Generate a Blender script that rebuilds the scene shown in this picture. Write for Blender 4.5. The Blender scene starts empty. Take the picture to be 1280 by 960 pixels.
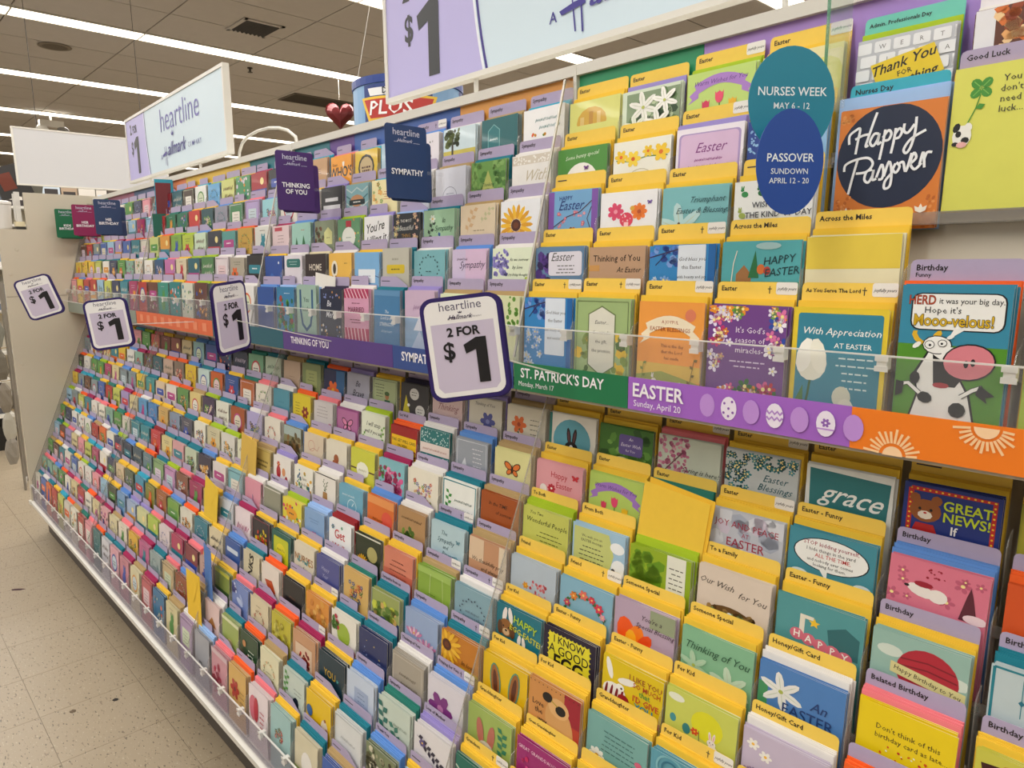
import bpy, math, random
from mathutils import Matrix, Vector, Euler
random.seed(7)
C = bpy.context.scene.collection
# ------------------------------------------------------------------ camera
CZ = 1.51                      # camera height above the floor
F, YAW, PITCH, ROLL = 882.67, 0.81148, 0.16788, -0.00838
fw = Vector((-math.sin(YAW)*math.cos(PITCH), math.cos(YAW)*math.cos(PITCH), -math.sin(PITCH)))
rt0 = Vector((math.cos(YAW), math.sin(YAW), 0)); up0 = rt0.cross(fw)
rt = math.cos(ROLL)*rt0 + math.sin(ROLL)*up0; up = -math.sin(ROLL)*rt0 + math.cos(ROLL)*up0
cd = bpy.data.cameras.new('camera'); cam = bpy.data.objects.new('camera', cd); C.objects.link(cam)
cd.sensor_width = 36; cd.lens = 36*F/1280; cd.clip_start = 0.05; cd.clip_end = 200
cam.matrix_world = Matrix(((rt.x, up.x, -fw.x, 0), (rt.y, up.y, -fw.y, 0), (rt.z, up.z, -fw.z, CZ), (0, 0, 0, 1)))
bpy.context.scene.camera = cam
# ------------------------------------------------------------------ light and exposure
sc = bpy.context.scene
sc.view_settings.view_transform = 'Standard'; sc.view_settings.look = 'None'
sc.view_settings.gamma = 1; sc.view_settings.exposure = 0.17; sc.view_settings.use_curve_mapping = False
W = bpy.data.worlds.new('store_light'); sc.world = W; W.use_nodes = True
W.node_tree.nodes['Background'].inputs[0].default_value = (1.0, 0.98, 0.97, 1)
W.node_tree.nodes['Background'].inputs[1].default_value = 0.18
CEIL = CZ + 2.35
LROWS = [4.1, 1.63, -0.84, -3.31, -5.78, -8.24, -10.71, -13.17, -15.64, -18.1, -20.6]
LAMP_W = 40.0
for lx in LROWS[:8]:
    ld = bpy.data.lights.new('tube_light', 'AREA'); ld.shape = 'RECTANGLE'; ld.size = 0.24; ld.size_y = 15.0
    ld.energy = LAMP_W*(15/4.0); ld.color = (1.0, 0.985, 0.965)
    lo = bpy.data.objects.new('tube_light', ld); lo.location = (lx, 2.5, CEIL-0.035); C.objects.link(lo)
# ------------------------------------------------------------------ helpers
def lin(c):
    if isinstance(c, str):
        c = c.lstrip('#')
        if len(c) == 3: c = ''.join(k+k for k in c)
        c = [int(c[i:i+2], 16)/255 for i in (0, 2, 4)]
    return tuple((v/12.92 if v <= 0.04045 else ((v+0.055)/1.055)**2.4) for v in c)
def mat(name, col=None, rough=0.5, metal=0, noise=0.0, nscale=40, coat=0, bump=0, emit=None, estr=1, attr=False):
    m = bpy.data.materials.new(name); m.use_nodes = True; nt = m.node_tree; b = nt.nodes['Principled BSDF']
    b.inputs['Roughness'].default_value = rough; b.inputs['Metallic'].default_value = metal
    if coat: b.inputs['Coat Weight'].default_value = coat
    src = None
    if attr:
        a = nt.nodes.new('ShaderNodeVertexColor'); a.layer_name = 'Col'; src = a.outputs[0]
    else:
        r = nt.nodes.new('ShaderNodeRGB'); r.outputs[0].default_value = (*lin(col), 1); src = r.outputs[0]
    if noise or bump:
        tc = nt.nodes.new('ShaderNodeTexCoord'); n = nt.nodes.new('ShaderNodeTexNoise')
        n.inputs['Scale'].default_value = nscale; n.inputs['Detail'].default_value = 3
        nt.links.new(tc.outputs['Object'], n.inputs['Vector'])
    if noise:
        mr = nt.nodes.new('ShaderNodeMapRange'); mr.inputs[3].default_value = 1-noise; mr.inputs[4].default_value = 1+noise
        nt.links.new(n.outputs[0], mr.inputs[0])
        mx = nt.nodes.new('ShaderNodeVectorMath'); mx.operation = 'SCALE'
        nt.links.new(src, mx.inputs[0]); nt.links.new(mr.outputs[0], mx.inputs['Scale']); src = mx.outputs[0]
    nt.links.new(src, b.inputs['Base Color'])
    if bump:
        bp = nt.nodes.new('ShaderNodeBump'); bp.inputs['Strength'].default_value = bump; bp.inputs['Distance'].default_value = 0.002
        nt.links.new(n.outputs[0], bp.inputs['Height']); nt.links.new(bp.outputs[0], b.inputs['Normal'])
    if emit:
        b.inputs['Emission Color'].default_value = (*lin(emit), 1); b.inputs['Emission Strength'].default_value = estr
    return m
def clear(name, tint, alpha, rough=0.12, refl=.4):
    m = bpy.data.materials.new(name); m.use_nodes = True; nt = m.node_tree
    for n in list(nt.nodes): nt.nodes.remove(n)
    o = nt.nodes.new('ShaderNodeOutputMaterial'); t = nt.nodes.new('ShaderNodeBsdfTransparent')
    p = nt.nodes.new('ShaderNodeBsdfDiffuse'); mx = nt.nodes.new('ShaderNodeMixShader'); lw = nt.nodes.new('ShaderNodeLayerWeight'); pw_ = nt.nodes.new('ShaderNodeMath'); pw_.operation = 'POWER'; pw_.inputs[1].default_value = 3.5; fr = nt.nodes.new('ShaderNodeMath'); fr.operation = 'MULTIPLY_ADD'; fr.inputs[1].default_value = refl; fr.inputs[2].default_value = .035
    lw.inputs[0].default_value = .5; nt.links.new(lw.outputs['Facing'], pw_.inputs[0]); nt.links.new(pw_.outputs[0], fr.inputs[0])
    g = nt.nodes.new('ShaderNodeBsdfGlossy'); g.inputs['Roughness'].default_value = rough; m2 = nt.nodes.new('ShaderNodeMixShader')
    p.inputs['Color'].default_value = (*lin(tint), 1); mx.inputs[0].default_value = alpha
    nt.links.new(t.outputs[0], mx.inputs[1]); nt.links.new(p.outputs[0], mx.inputs[2])
    nt.links.new(fr.outputs[0], m2.inputs[0]); nt.links.new(mx.outputs[0], m2.inputs[1]); nt.links.new(g.outputs[0], m2.inputs[2]); nt.links.new(m2.outputs[0], o.inputs[0])
    return m
M_CARD = mat('card_stock', attr=True, rough=0.42, noise=0.05, nscale=30, coat=0.15)
M_ENV = mat('envelope_paper', attr=True, rough=0.75, noise=0.04, nscale=60)
M_SIGN = mat('printed_sign', attr=True, rough=0.45, noise=0.015, nscale=8)
M_WHITE = mat('white_painted_metal', '#d4d1c8', 0.4, noise=0.03, nscale=6)
M_BEIGE = mat('beige_laminate', '#c3baa7', 0.55, noise=0.04, nscale=3, bump=0.03)
M_KICK = mat('dark_kick_plate', '#4d463e', 0.6, noise=0.1, nscale=8)
M_BLACK = mat('black_plastic', '#17171a', 0.5, noise=0.1)
M_CLEAR = clear('clear_plastic', '#f4f4f4', 0.035)
M_LIP = clear('lilac_tinted_plastic', '#8f86a0', 0.26, 0.1, .2)
M_TRAY = clear('smoky_plastic', '#a9a399', 0.35, 0.25)
M_FIN = clear('fin_plastic', '#c8c4bc', 0.16, 0.2)
M_FROST = clear('frosted_clip_plastic', '#e8e6e0', 0.65, 0.3)
M_TUBE = mat('lit_diffuser', '#fff6e6', 0.4, emit='#fff3df', estr=4.5)
I4 = Matrix.Identity(4)
class MB:
    def __init__(s): s.v = []; s.f = []; s.c = []
    def add(s, vs, fs, col, M=None):
        o = len(s.v)
        s.v += [tuple(M @ Vector(p)) for p in vs] if M is not None else [tuple(p) for p in vs]
        for f in fs: s.f.append(tuple(i+o for i in f)); s.c.append(col)
    def box(s, x0, x1, y0, y1, z0, z1, col=(.8, .8, .8), M=None):
        v = [(x0, y0, z0), (x1, y0, z0), (x1, y1, z0), (x0, y1, z0), (x0, y0, z1), (x1, y0, z1), (x1, y1, z1), (x0, y1, z1)]
        s.add(v, [(0, 3, 2, 1), (4, 5, 6, 7), (0, 1, 5, 4), (1, 2, 6, 5), (2, 3, 7, 6), (3, 0, 4, 7)], col, M)
    def prism(s, outline, y0, y1, col=(.8, .8, .8), M=None):   # outline in x,z (ccw seen from -y), extruded y0(front)..y1
        n = len(outline)
        v = [(x, y0, z) for x, z in outline] + [(x, y1, z) for x, z in outline]
        s.add(v, [tuple(range(n)), tuple(range(2*n-1, n-1, -1))] + [(i, i+n, (i+1) % n+n, (i+1) % n) for i in range(n)], col, M)
    def tube(s, pts, r, n=8, col=(.8, .8, .8), M=None, taper=None):
        rings = []
        for i, p in enumerate(pts):
            p = Vector(p); a = Vector(pts[max(i-1, 0)]); b = Vector(pts[min(i+1, len(pts)-1)]); d = (b-a).normalized()
            q = d.to_track_quat('Z', 'Y'); rr = r if taper is None else taper[i]
            rings.append([p + q @ Vector((rr*math.cos(2*math.pi*k/n), rr*math.sin(2*math.pi*k/n), 0)) for k in range(n)])
        v = [p for R in rings for p in R]; f = []
        for i in range(len(pts)-1):
            for k in range(n): f.append((i*n+k, i*n+(k+1) % n, (i+1)*n+(k+1) % n, (i+1)*n+k))
        f.append(tuple(range(n-1, -1, -1))); f.append(tuple((len(pts)-1)*n+k for k in range(n)))
        s.add(v, f, col, M)
    def lathe(s, prof, n=20, col=(.8, .8, .8), M=None):
        v = []; f = []
        for r, z in prof:
            for k in range(n): v.append((r*math.cos(2*math.pi*k/n), r*math.sin(2*math.pi*k/n), z))
        for i in range(len(prof)-1):
            for k in range(n): f.append((i*n+k, i*n+(k+1) % n, (i+1)*n+(k+1) % n, (i+1)*n+k))
        f.append(tuple(range(n-1, -1, -1))); f.append(tuple((len(prof)-1)*n+k for k in range(n)))
        s.add(v, f, col, M)
    def mesh(s, name, m):
        me = bpy.data.meshes.new(name); me.from_pydata(s.v, [], s.f); me.materials.append(m)
        a = me.color_attributes.new('Col', 'FLOAT_COLOR', 'CORNER'); d = []
        g = 1.16 if m in (M_CARD, M_ENV) else 1.06
        for f, c in zip(s.f, s.c): d += [c[0]**g, c[1]**g, c[2]**g, 1.0]*len(f)
        a.data.foreach_set('color', d); me.update(); return me
    def obj(s, name, m, parent=None, M=None):
        o = bpy.data.objects.new(name, s.mesh(name, m)); C.objects.link(o)
        if parent: o.parent = parent
        if M is not None: o.matrix_local = M
        return o
def tag(o, label=None, cat=None, group=None, kind=None):
    if label: o['label'] = label
    if cat: o['category'] = cat
    if group: o['group'] = group
    if kind: o['kind'] = kind
    return o
def empty(name, M, label, cat, group=None):
    o = bpy.data.objects.new(name, None); o.empty_display_size = 0.05; C.objects.link(o); o.matrix_local = M
    return tag(o, label, cat, group)
def copy(o, parent=None, name=None):
    c = o.copy(); C.objects.link(c); c.parent = parent
    for ch in o.children: copy(ch, c)
    return c
def T(x, y, z): return Matrix.Translation((x, y, z))
def RZ(a): return Matrix.Rotation(a, 4, 'Z')
def RX(a): return Matrix.Rotation(a, 4, 'X')
def RY(a): return Matrix.Rotation(a, 4, 'Y')
def roundrect(x0, x1, z0, z1, r, n=4, corners='abcd'):
    out = []
    for key, cx, cz, a0 in (('a', x0+r, z0+r, 180), ('b', x1-r, z0+r, 270), ('c', x1-r, z1-r, 0), ('d', x0+r, z1-r, 90)):
        if key in corners:
            for k in range(n+1):
                a = math.radians(a0+90*k/n); out.append((cx+r*math.cos(a), cz+r*math.sin(a)))
        else: out.append((x0 if key in 'ad' else x1, z0 if key in 'ab' else z1))
    return out
_tc = {}
def text_geo(s, bold=0, shear=0, res=1):
    k = (s, bold, shear, res)
    if k not in _tc:
        cu = bpy.data.curves.new('lettering', 'FONT'); cu.body = s; cu.size = 1; cu.align_x = 'CENTER'; cu.resolution_u = res
        cu.offset = bold*0.022; cu.shear = shear; cu.fill_mode = 'FRONT'
        o = bpy.data.objects.new('lettering', cu); me = o.to_mesh()
        _tc[k] = ([(v.co.x, v.co.y) for v in me.vertices], [tuple(p.vertices) for p in me.polygons])
        o.to_mesh_clear(); bpy.data.objects.remove(o); bpy.data.curves.remove(cu)
    return _tc[k]
class Cv:
    """flat print in card widths: x -0.5..0.5, y downwards from the top edge"""
    def __init__(s, w):
        s.w = w; s.p = []; s.t = []; s.L = 0
    def poly(s, pts, c): s.p.append((pts, [tuple(range(len(pts)))], lin(c), s.L)); s.L += 1; return s
    def strip(s, pts, wd, c, res=1):
        n = len(pts); v = []
        for i in range(n):
            a = pts[max(i-1, 0)]; b = pts[min(i+1, n-1)]; dx, dy = b[0]-a[0], b[1]-a[1]; L = math.hypot(dx, dy) or 1
            w = wd/2; v += [(pts[i][0]-dy/L*w, pts[i][1]+dx/L*w), (pts[i][0]+dy/L*w, pts[i][1]-dx/L*w)]
        s.p.append((v, [(2*i, 2*i+1, 2*i+3, 2*i+2) for i in range(n-1)], lin(c), s.L)); s.L += 1; return s
    def rect(s, x0, y0, x1, y1, c): return s.poly([(x0, y0), (x0, y1), (x1, y1), (x1, y0)], c)
    def rr(s, x0, y0, x1, y1, c, r=0.05): return s.poly(roundrect(x0, x1, y0, y1, r, 3), c)
    def ell(s, x, y, rx, ry, c, n=14, rot=0):
        a = math.radians(rot); ca, sa = math.cos(a), math.sin(a)
        return s.poly([(x+rx*math.cos(t)*ca-ry*math.sin(t)*sa, y+rx*math.cos(t)*sa+ry*math.sin(t)*ca) for t in [2*math.pi*k/n for k in range(n)]], c)
    def line(s, x0, y0, x1, y1, w, c): return s.strip([(x0, y0), (x1, y1)], w, c)
    def txt(s, t, x, y, size, c='#222', bold=0, shear=0, rot=0, sx=1, res=1):
        if size > .13: res = max(res, 3)
        s.t.append((t, x, y, size, lin(c), bold, shear, rot, sx, res, s.L)); s.L += 1; return s
    def flower(s, x, y, r, c, cc='#f2c040', n=6):
        for k in range(n):
            a = 2*math.pi*k/n; s.ell(x+r*.6*math.cos(a), y+r*.6*math.sin(a), r*.42, r*.3, c, 7, math.degrees(a)); s.L -= 1
        s.L += 1; return s.ell(x, y, r*.25, r*.25, cc, 8)
    def leaf(s, x, y, l, a, c, w=.35):
        a = math.radians(a); dx, dy = math.cos(a)*l, math.sin(a)*l
        return s.poly([(x, y), (x+dx*.5-dy*w, y+dy*.5+dx*w), (x+dx, y+dy), (x+dx*.5+dy*w, y+dy*.5-dx*w)], c)
    def branch(s, x0, y0, x1, y1, c, n=6, l=.06, w=.008):
        s.line(x0, y0, x1, y1, w, c); a = math.degrees(math.atan2(y1-y0, x1-x0))
        for k in range(n):
            t = (k+.7)/n; s.leaf(x0+(x1-x0)*t, y0+(y1-y0)*t, l, a+(50 if k % 2 else -50), c); s.L -= 1
        s.L += 1; return s
    def wreath(s, x, y, r, c, cs=None, n=22, l=.055):
        for k in range(n):
            a = 360*k/n; q = math.radians(a); cc = c if not cs or k % 3 else cs[(k//3) % len(cs)]
            if cs and not k % 3: s.flower(x+r*math.cos(q), y+r*math.sin(q), l*.8, cc, '#fff2c0', 5)
            else: s.leaf(x+r*math.cos(q), y+r*math.sin(q), l, a+90+(40 if k % 2 else -40), cc)
        return s
    def script(s, x, y, w, c, h=.05, lw=.012, seed=0):
        R = random.Random(seed); n = max(8, int(w/h*4)); pts = []
        for k in range(n+1):
            t = k/n; amp = h*(.35+.65*R.random()*(1 if k % 5 else 1.6))
            pts.append((x-w/2+w*t+(.25*h if k % 2 else -.1*h), y+(-amp if k % 2 else amp*.4)))
        return s.strip(pts, lw, c)
    def tl(s, x, y, w, n, c, dy=.06, lw=.016, seed=0):
        R = random.Random(seed+n)
        for k in range(n):
            ww = w*(.6+.4*R.random()); px = x-ww/2
            while px < x+ww/2-.02:
                l = R.uniform(.03, .09); s.rect(px, y+k*dy, min(px+l, x+ww/2), y+k*dy+lw, c); s.L -= 1; px += l+.018
        s.L += 1; return s
    def scatter(s, x0, y0, x1, y1, n, cs, r=.02, seed=0, fl=False):
        R = random.Random(seed)
        for k in range(n):
            x, y, c = R.uniform(x0, x1), R.uniform(y0, y1), R.choice(cs); q = r*R.uniform(.6, 1.4)
            if fl: s.flower(x, y, q, c, '#f6e6a0', 5); s.L -= 2
            else: s.ell(x, y, q, q*R.uniform(.6, 1), c, 6, R.uniform(0, 180)); s.L -= 1
        s.L += 2; return s
    def tulip(s, x, y, h, c, st='#4d8a3c'):
        s.line(x, y, x+.02, y+h*1.6, .014, st); s.ell(x, y, h*.3, h*.45, c, 9)
        return s.poly([(x-h*.32, y-h*.5), (x-h*.1, y-h*.1), (x, y-h*.55), (x+h*.1, y-h*.1), (x+h*.32, y-h*.5), (x+h*.3, y+.1*h), (x-h*.3, y+.1*h)], c)
    def bunny(s, x, y, h, c, e='#eab7b0'):
        s.ell(x-h*.12, y-h*.42, h*.09, h*.34, c, 9, -8); s.ell(x+h*.12, y-h*.42, h*.09, h*.34, c, 9, 8)
        s.ell(x-h*.12, y-h*.4, h*.045, h*.24, e, 8, -8); s.ell(x+h*.12, y-h*.4, h*.045, h*.24, e, 8, 8)
        s.ell(x, y, h*.28, h*.24, c, 12); s.ell(x-h*.1, y-h*.03, h*.035, h*.045, '#222', 6); s.ell(x+h*.1, y-h*.03, h*.035, h*.045, '#222', 6)
        return s.ell(x, y+h*.07, h*.04, h*.03, '#c66', 6)
    def butterfly(s, x, y, h, c, d='#3a2010'):
        for sx in (-1, 1):
            s.ell(x+sx*h*.32, y-h*.18, h*.36, h*.22, d, 10, sx*-35); s.ell(x+sx*h*.32, y-h*.18, h*.29, h*.16, c, 10, sx*-35)
            s.ell(x+sx*h*.24, y+h*.2, h*.25, h*.17, d, 10, sx*40); s.ell(x+sx*h*.24, y+h*.2, h*.19, h*.12, c, 10, sx*40)
        return s.ell(x, y, h*.04, h*.34, d, 8)
    def ring(s, x, y, r, w, c, n=24, sy=1):
        return s.strip([(x+r*math.cos(2*math.pi*k/n), y+r*sy*math.sin(2*math.pi*k/n)) for k in range(n+1)], w, c)
    def frame(s, h, m, w, c): return s.strip([(-.5+m, m), (.5-m, m), (.5-m, h-m), (-.5+m, h-m), (-.5+m, m-.001)], w, c)
    def egg(s, x, y, h, c): return s.ell(x, y, h*.36, h*.5, c, 16)
    def emit(s, mb_pic, mb_txt, h, M, y0=0.0, base=.0002, step=.00006):
        w = s.w
        def dep(L): return y0-base-step*L
        for pts, fs, c, L in s.p:
            mb_pic.add([(x*w, dep(L), h-y*w) for x, y in pts], [tuple(reversed(f)) if _area(pts, f) > 0 else f for f in fs], c, M)
        for t, x, y, size, c, bold, shear, rot, sx, res, L in s.t:
            vs, fs = text_geo(t, bold, shear, res); a = math.radians(rot); ca, sa = math.cos(a)*size, math.sin(a)*size
            mb_txt.add([((x+vx*sx*ca-vy*sa)*w, dep(L), h-y*w+(vx*sx*sa+vy*ca)*w) for vx, vy in vs], fs, c, M)
def _area(p, f):
    return sum(p[f[i]][0]*p[f[(i+1) % len(f)]][1]-p[f[(i+1) % len(f)]][0]*p[f[i]][1] for i in range(len(f)))
WH = lin('#e6e4de')
# ------------------------------------------------------------------ setting
X0, BAY, PW = -0.99728, 1.22, 1.22/9
XE = X0-3*BAY
BN = ['Easter', 'sympathy', 'middle', 'far']           # the four display sections, nearest first
def bx(n): return (X0-n*BAY, X0-(n-1)*BAY)             # x range of section n
M_TILE = mat('vinyl_floor_tile', '#9a8c76', 0.32, noise=0.05, nscale=5)
nt = M_TILE.node_tree; b = nt.nodes['Principled BSDF']; tc = nt.nodes.new('ShaderNodeTexCoord'); mp = nt.nodes.new('ShaderNodeMapping')
geo = nt.nodes.new('ShaderNodeNewGeometry')
mp.inputs['Scale'].default_value = (1, 2.6, 1); mp.inputs['Rotation'].default_value = (0, 0, 0.5)
nt.links.new(geo.outputs['Position'], mp.inputs[0]); old = b.inputs['Base Color'].links[0].from_socket
for sc_, lo_, hi_, colr, amt in ((52, .735, .75, '#4a4134', .8), (30, .755, .77, '#6a5a4a', .6), (70, .735, .75, '#c4b8a2', .4)):
    n = nt.nodes.new('ShaderNodeTexNoise'); n.inputs['Scale'].default_value = sc_; n.inputs['Detail'].default_value = 1.2
    ad = nt.nodes.new('ShaderNodeVectorMath'); ad.inputs[1].default_value = (sc_, sc_*2, 3); nt.links.new(mp.outputs[0], ad.inputs[0]); nt.links.new(ad.outputs[0], n.inputs['Vector'])
    mr = nt.nodes.new('ShaderNodeMapRange'); mr.inputs[1].default_value = lo_-.07; mr.inputs[2].default_value = hi_-.07; mr.inputs[4].default_value = amt
    mx = nt.nodes.new('ShaderNodeMixRGB'); mx.inputs[2].default_value = (*lin(colr), 1)
    nt.links.new(n.outputs[0], mr.inputs[0]); nt.links.new(mr.outputs[0], mx.inputs[0]); nt.links.new(old, mx.inputs[1]); old = mx.outputs[0]
nt.links.new(old, b.inputs['Base Color'])
M_GROUT = mat('floor_joint', '#7a6f60', 0.8, noise=.1)
m = MB(); m.box(-26, 6, -5, 20, -.05, -.0025); FL = m.obj('floor', M_GROUT); tag(FL, 'speckled beige vinyl tile floor of the aisle', 'floor', kind='structure')
TP = .31
def tile_mb(mb, x, y): 
    g = .0007; mb.box(x+g, x+TP-g, y+g, y+TP-g, -.003, 0)
t0 = None
for i in range(-22, 8):
    for j in range(-4, 3):
        x, y = -3.01+i*TP, .33+j*TP-TP
        if y > .75 and x > XE: continue
        if -9.3 < x < -1.9 and y > -.6:
            if t0 is None:
                q = MB(); tile_mb(q, 0, 0); t0 = q.obj('floor_tile', M_TILE, FL); t0.location = (x, y, 0)
            else:
                c = t0.copy(); C.objects.link(c); c.parent = FL; c.location = (x, y, 0)
q = MB()
for i in range(-60, 26):
    for j in range(-16, 56):
        x, y = -3.01+i*TP, .33+j*TP-TP
        if (-9.3 < x < -1.9 and y > -.6 and j < 3): continue
        if not (x < XE-.1 or y < .7) : continue
        if x > 1.5: continue
        g = .0011; o = len(q.v); q.v += [(x+g, y+g, 0), (x+TP-g, y+g, 0), (x+TP-g, y+TP-g, 0), (x+g, y+TP-g, 0)]; q.f.append((o, o+1, o+2, o+3)); q.c.append((.5, .5, .5))
tag(q.obj('floor_tile_field', M_TILE, FL), kind='stuff')
# things lying on the floor (Z measured from photo)
for nm, x, y, r, col, lb in (('paper_scrap', -3.92, .46, .034, '#4c2a34', 'small dark maroon scrap lying on the beige floor tile'),
                             ('gum_spot', -2.63, .545, .011, '#262019', 'black gum spot stuck on the beige floor tile near the display'),
                             ('gum_stain', -2.66, .42, .012, '#6a5a46', 'faint brown ring stain beside the black gum spot')):
    q = MB(); R = random.Random(5)
    sx, sy = (1.0, .28) if nm == 'paper_scrap' else (1.0, .75)
    a = 0.9 if nm == 'paper_scrap' else .3
    out = []
    for k in range(12):
        t = 2*math.pi*k/12; rr = r*R.uniform(.75, 1.15); px, py = rr*math.cos(t)*sx, rr*math.sin(t)*sy
        out.append((px*math.cos(a)-py*math.sin(a), px*math.sin(a)+py*math.cos(a)))
    q.add([(p[0], p[1], .0004) for p in out]+[(p[0]*.8, p[1]*.8, .0016) for p in out], [tuple(range(12, 24))]+[(k, (k+1) % 12, (k+1) % 12+12, k+12) for k in range(12)], lin(col))
    tag(q.obj(nm, M_ENV, None, T(x, y, 0)), lb, 'litter' if 'scrap' in nm else 'stain')
M_CTILE = mat('ceiling_tile_face', '#b8b3ae', 0.95, noise=.05, nscale=9, bump=.15)
M_CGRID = mat('ceiling_grid', '#6d665c', 0.8)
m = MB(); m.box(-26, 6, -5, 20, CEIL+.012, CEIL+.06); CE = m.obj('ceiling', M_CGRID); tag(CE, kind='structure')
q = MB()
LJ = 1.13                                         # module along the light rows
cts = {}
YJ = [1.469-7*LJ+LJ*k for k in range(24)]
far = MB(); ntile = 0
LR2 = sorted(LROWS)
for a, c in zip(LR2[:-1], LR2[1:]):
    edges = [a+.14, a+.14+(c-a-.28)/3, a+.14+2*(c-a-.28)/3, c-.14]
    for e0, e1 in zip(edges[:-1], edges[1:]):
        for y in YJ[:-1]:
            g = .006; near = -13.3 < e0 < -3.2 and 1.2 < y < 9.5
            if near:
                k = round(e1-e0, 2)
                if k not in cts:
                    w = MB(); w.box(g, e1-e0-g, g, LJ-g, 0, .01); cts[k] = w.mesh('ceiling_tile', M_CTILE)
                o = bpy.data.objects.new('ceiling_tile', cts[k]); C.objects.link(o); o.parent = CE; o.location = (e0, y, CEIL+.001)
            else: far.box(e0+g, e1-g, y+g, y+LJ-g, CEIL+.001, CEIL+.011)
tag(far.obj('ceiling_tile_field', M_CTILE, CE), kind='stuff')
ordn = ['first', 'second', 'third', 'fourth', 'fifth', 'sixth', 'seventh', 'eighth', 'ninth', 'tenth', 'eleventh', 'twelfth', 'thirteenth', 'fourteenth', 'fifteenth', 'sixteenth', 'seventeenth', 'eighteenth']
lit0 = None
hid = MB()
for r, lx in enumerate(LROWS):
    for k, y in enumerate(YJ[:-1]):
        vis = lx < -5 and ((y+LJ > 1.2 and y < 9) if lx > -12 else (y+LJ > 2 and y < 9))
        if not vis:
            hid.box(lx-.12, lx+.12, y+.012, y+LJ-.012, CEIL-.012, CEIL+.01); continue
        if lit0 is None:
            lit0 = empty('ceiling_light', T(lx, y, CEIL), '', 'ceiling light')
            w = MB(); w.box(-.12, .12, .012, LJ-.012, -.012, .004); w.obj('diffuser', M_TUBE, lit0)
            w = MB()
            for s in (-1, 1): w.box(s*.132-.007, s*.132+.007, 0, LJ, -.014, .01)
            w.box(-.12, .12, -.006, .010, -.013, .01); w.obj('light_frame', M_WHITE, lit0)
            o = lit0
        else: o = copy(lit0); o.matrix_local = T(lx, y, CEIL)
        o['label'] = 'lit ceiling light panel, %s row back over the display, %s panel from the left' % (ordn[r-4], ordn[int(k-6) if k >= 6 else 0])
        o['group'] = 'lit panels of the ceiling light rows'
tag(hid.obj('ceiling_light_row', M_TUBE), 'lit light panels continuing overhead and to the far side of the store', 'ceiling light', kind='stuff')
# ceiling details
gv = M_BLACK
v = empty('ceiling_vent', T(-7.22, 3.36, CEIL) @ RZ(0), 'square black louvred vent in the ceiling above the second light row', 'vent')
w = MB(); 
for s in (-1, 1): w.box(s*.21-.02, s*.21+.02, -.2, .2, -.012, .0); w.box(-.23, .23, s*.19-.02, s*.19+.02, -.012, .0)
w.obj('vent_frame', M_CTILE, v)
w = MB(); w.box(-.2, .2, -.18, .18, -.003, -.001); w.obj('duct_opening', M_BLACK, v)
sl = None
for k in range(8):
    if sl is None:
        w = MB(); w.box(-.19, .19, -.002, .002, -.012, .012, M=RX(.7)); sl = w.obj('louvre', mat('dark_louvre', '#3c3833', .5), v); sl.location = (0, -.15, -.012)
    else: c = sl.copy(); C.objects.link(c); c.parent = v; c.location = (0, -.15+.043*k, -.012)
v = empty('ceiling_speaker', T(-9.23, 2.03, CEIL), 'round perforated speaker grille in the ceiling, darker than the tiles', 'speaker')
w = MB(); w.lathe([(.15, 0), (.16, -.006), (.135, -.010)], 24); w.obj('speaker_rim', mat('speaker_rim_paint', '#776f62', .6), v)
w = MB(); w.lathe([(.134, -.008), (.09, -.014), (.02, -.016)], 24); w.obj('grille', mat('grille_mesh', '#5e564b', .7, noise=.3, nscale=300), v)
for i, (x, y) in enumerate(((-8.66, 3.93), (-9.6, 5.6))):
    q = MB(); q.lathe([(.03, 0), (.032, -.01), (.012, -.012), (.012, -.045), (.03, -.05), (.03, -.055), (.008, -.06)], 12)
    tag(q.obj('sprinkler_head', mat('sprinkler_metal', '#4b443c', .4, .6), None, T(x, y, CEIL)), ['small dark sprinkler head right above the heartline sign', 'small dark sprinkler head farther back above the fixture'][i], 'sprinkler', 'ceiling sprinkler heads')
v = empty('air_return', T(-9.72, 5.55, CEIL), 'long dark air return slot in the ceiling behind the balloon', 'vent')
w = MB(); w.box(-.24, .24, -.62, .62, -.008, -.001); w.obj('slot_opening', mat('dark_return', '#383129', .9), v)
w = MB()
for s in (-1, 1): w.box(s*.25-.012, s*.25+.012, -.64, .64, -.012, 0); w.box(-.26, .26, s*.63-.012, s*.63+.012, -.012, 0)
w.obj('slot_frame', M_CGRID, v)
v = empty('emergency_light', T(-13.1, 2.72, CEIL), 'twin head white emergency light hanging under the third light row', 'emergency light')
w = MB(); w.box(-.06, .06, -.16, .16, -.22, -.12); w.box(-.01, .01, -.01, .01, -.12, 0); w.obj('housing', M_WHITE, v)
for s in (-1, 1):
    w = MB(); w.lathe([(.03, -.05), (.075, .0), (.085, .03), (.07, .035), (.02, .036)], 14, M=T(.06, s*.14, -.28) @ RY(1.1) @ RZ(0)); w.obj('lamp_head', M_WHITE if s < 0 else mat('grey_lamp_glass', '#77746e', .2), v)
# walls of the store, far away behind everything
M_WALL = mat('store_wall_paint', '#9b917f', .8, noise=.05, nscale=1)
for nm, bb in (('wall_left', (-26.1, -26, -5, 20)), ('wall_back', (-26, 6, 20, 20.1)), ('wall_right', (6, 6.1, -5, 20))):
    q = MB(); q.box(bb[0], bb[1], bb[2], bb[3], 0, CEIL); tag(q.obj(nm, M_WALL), kind='structure')
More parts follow.
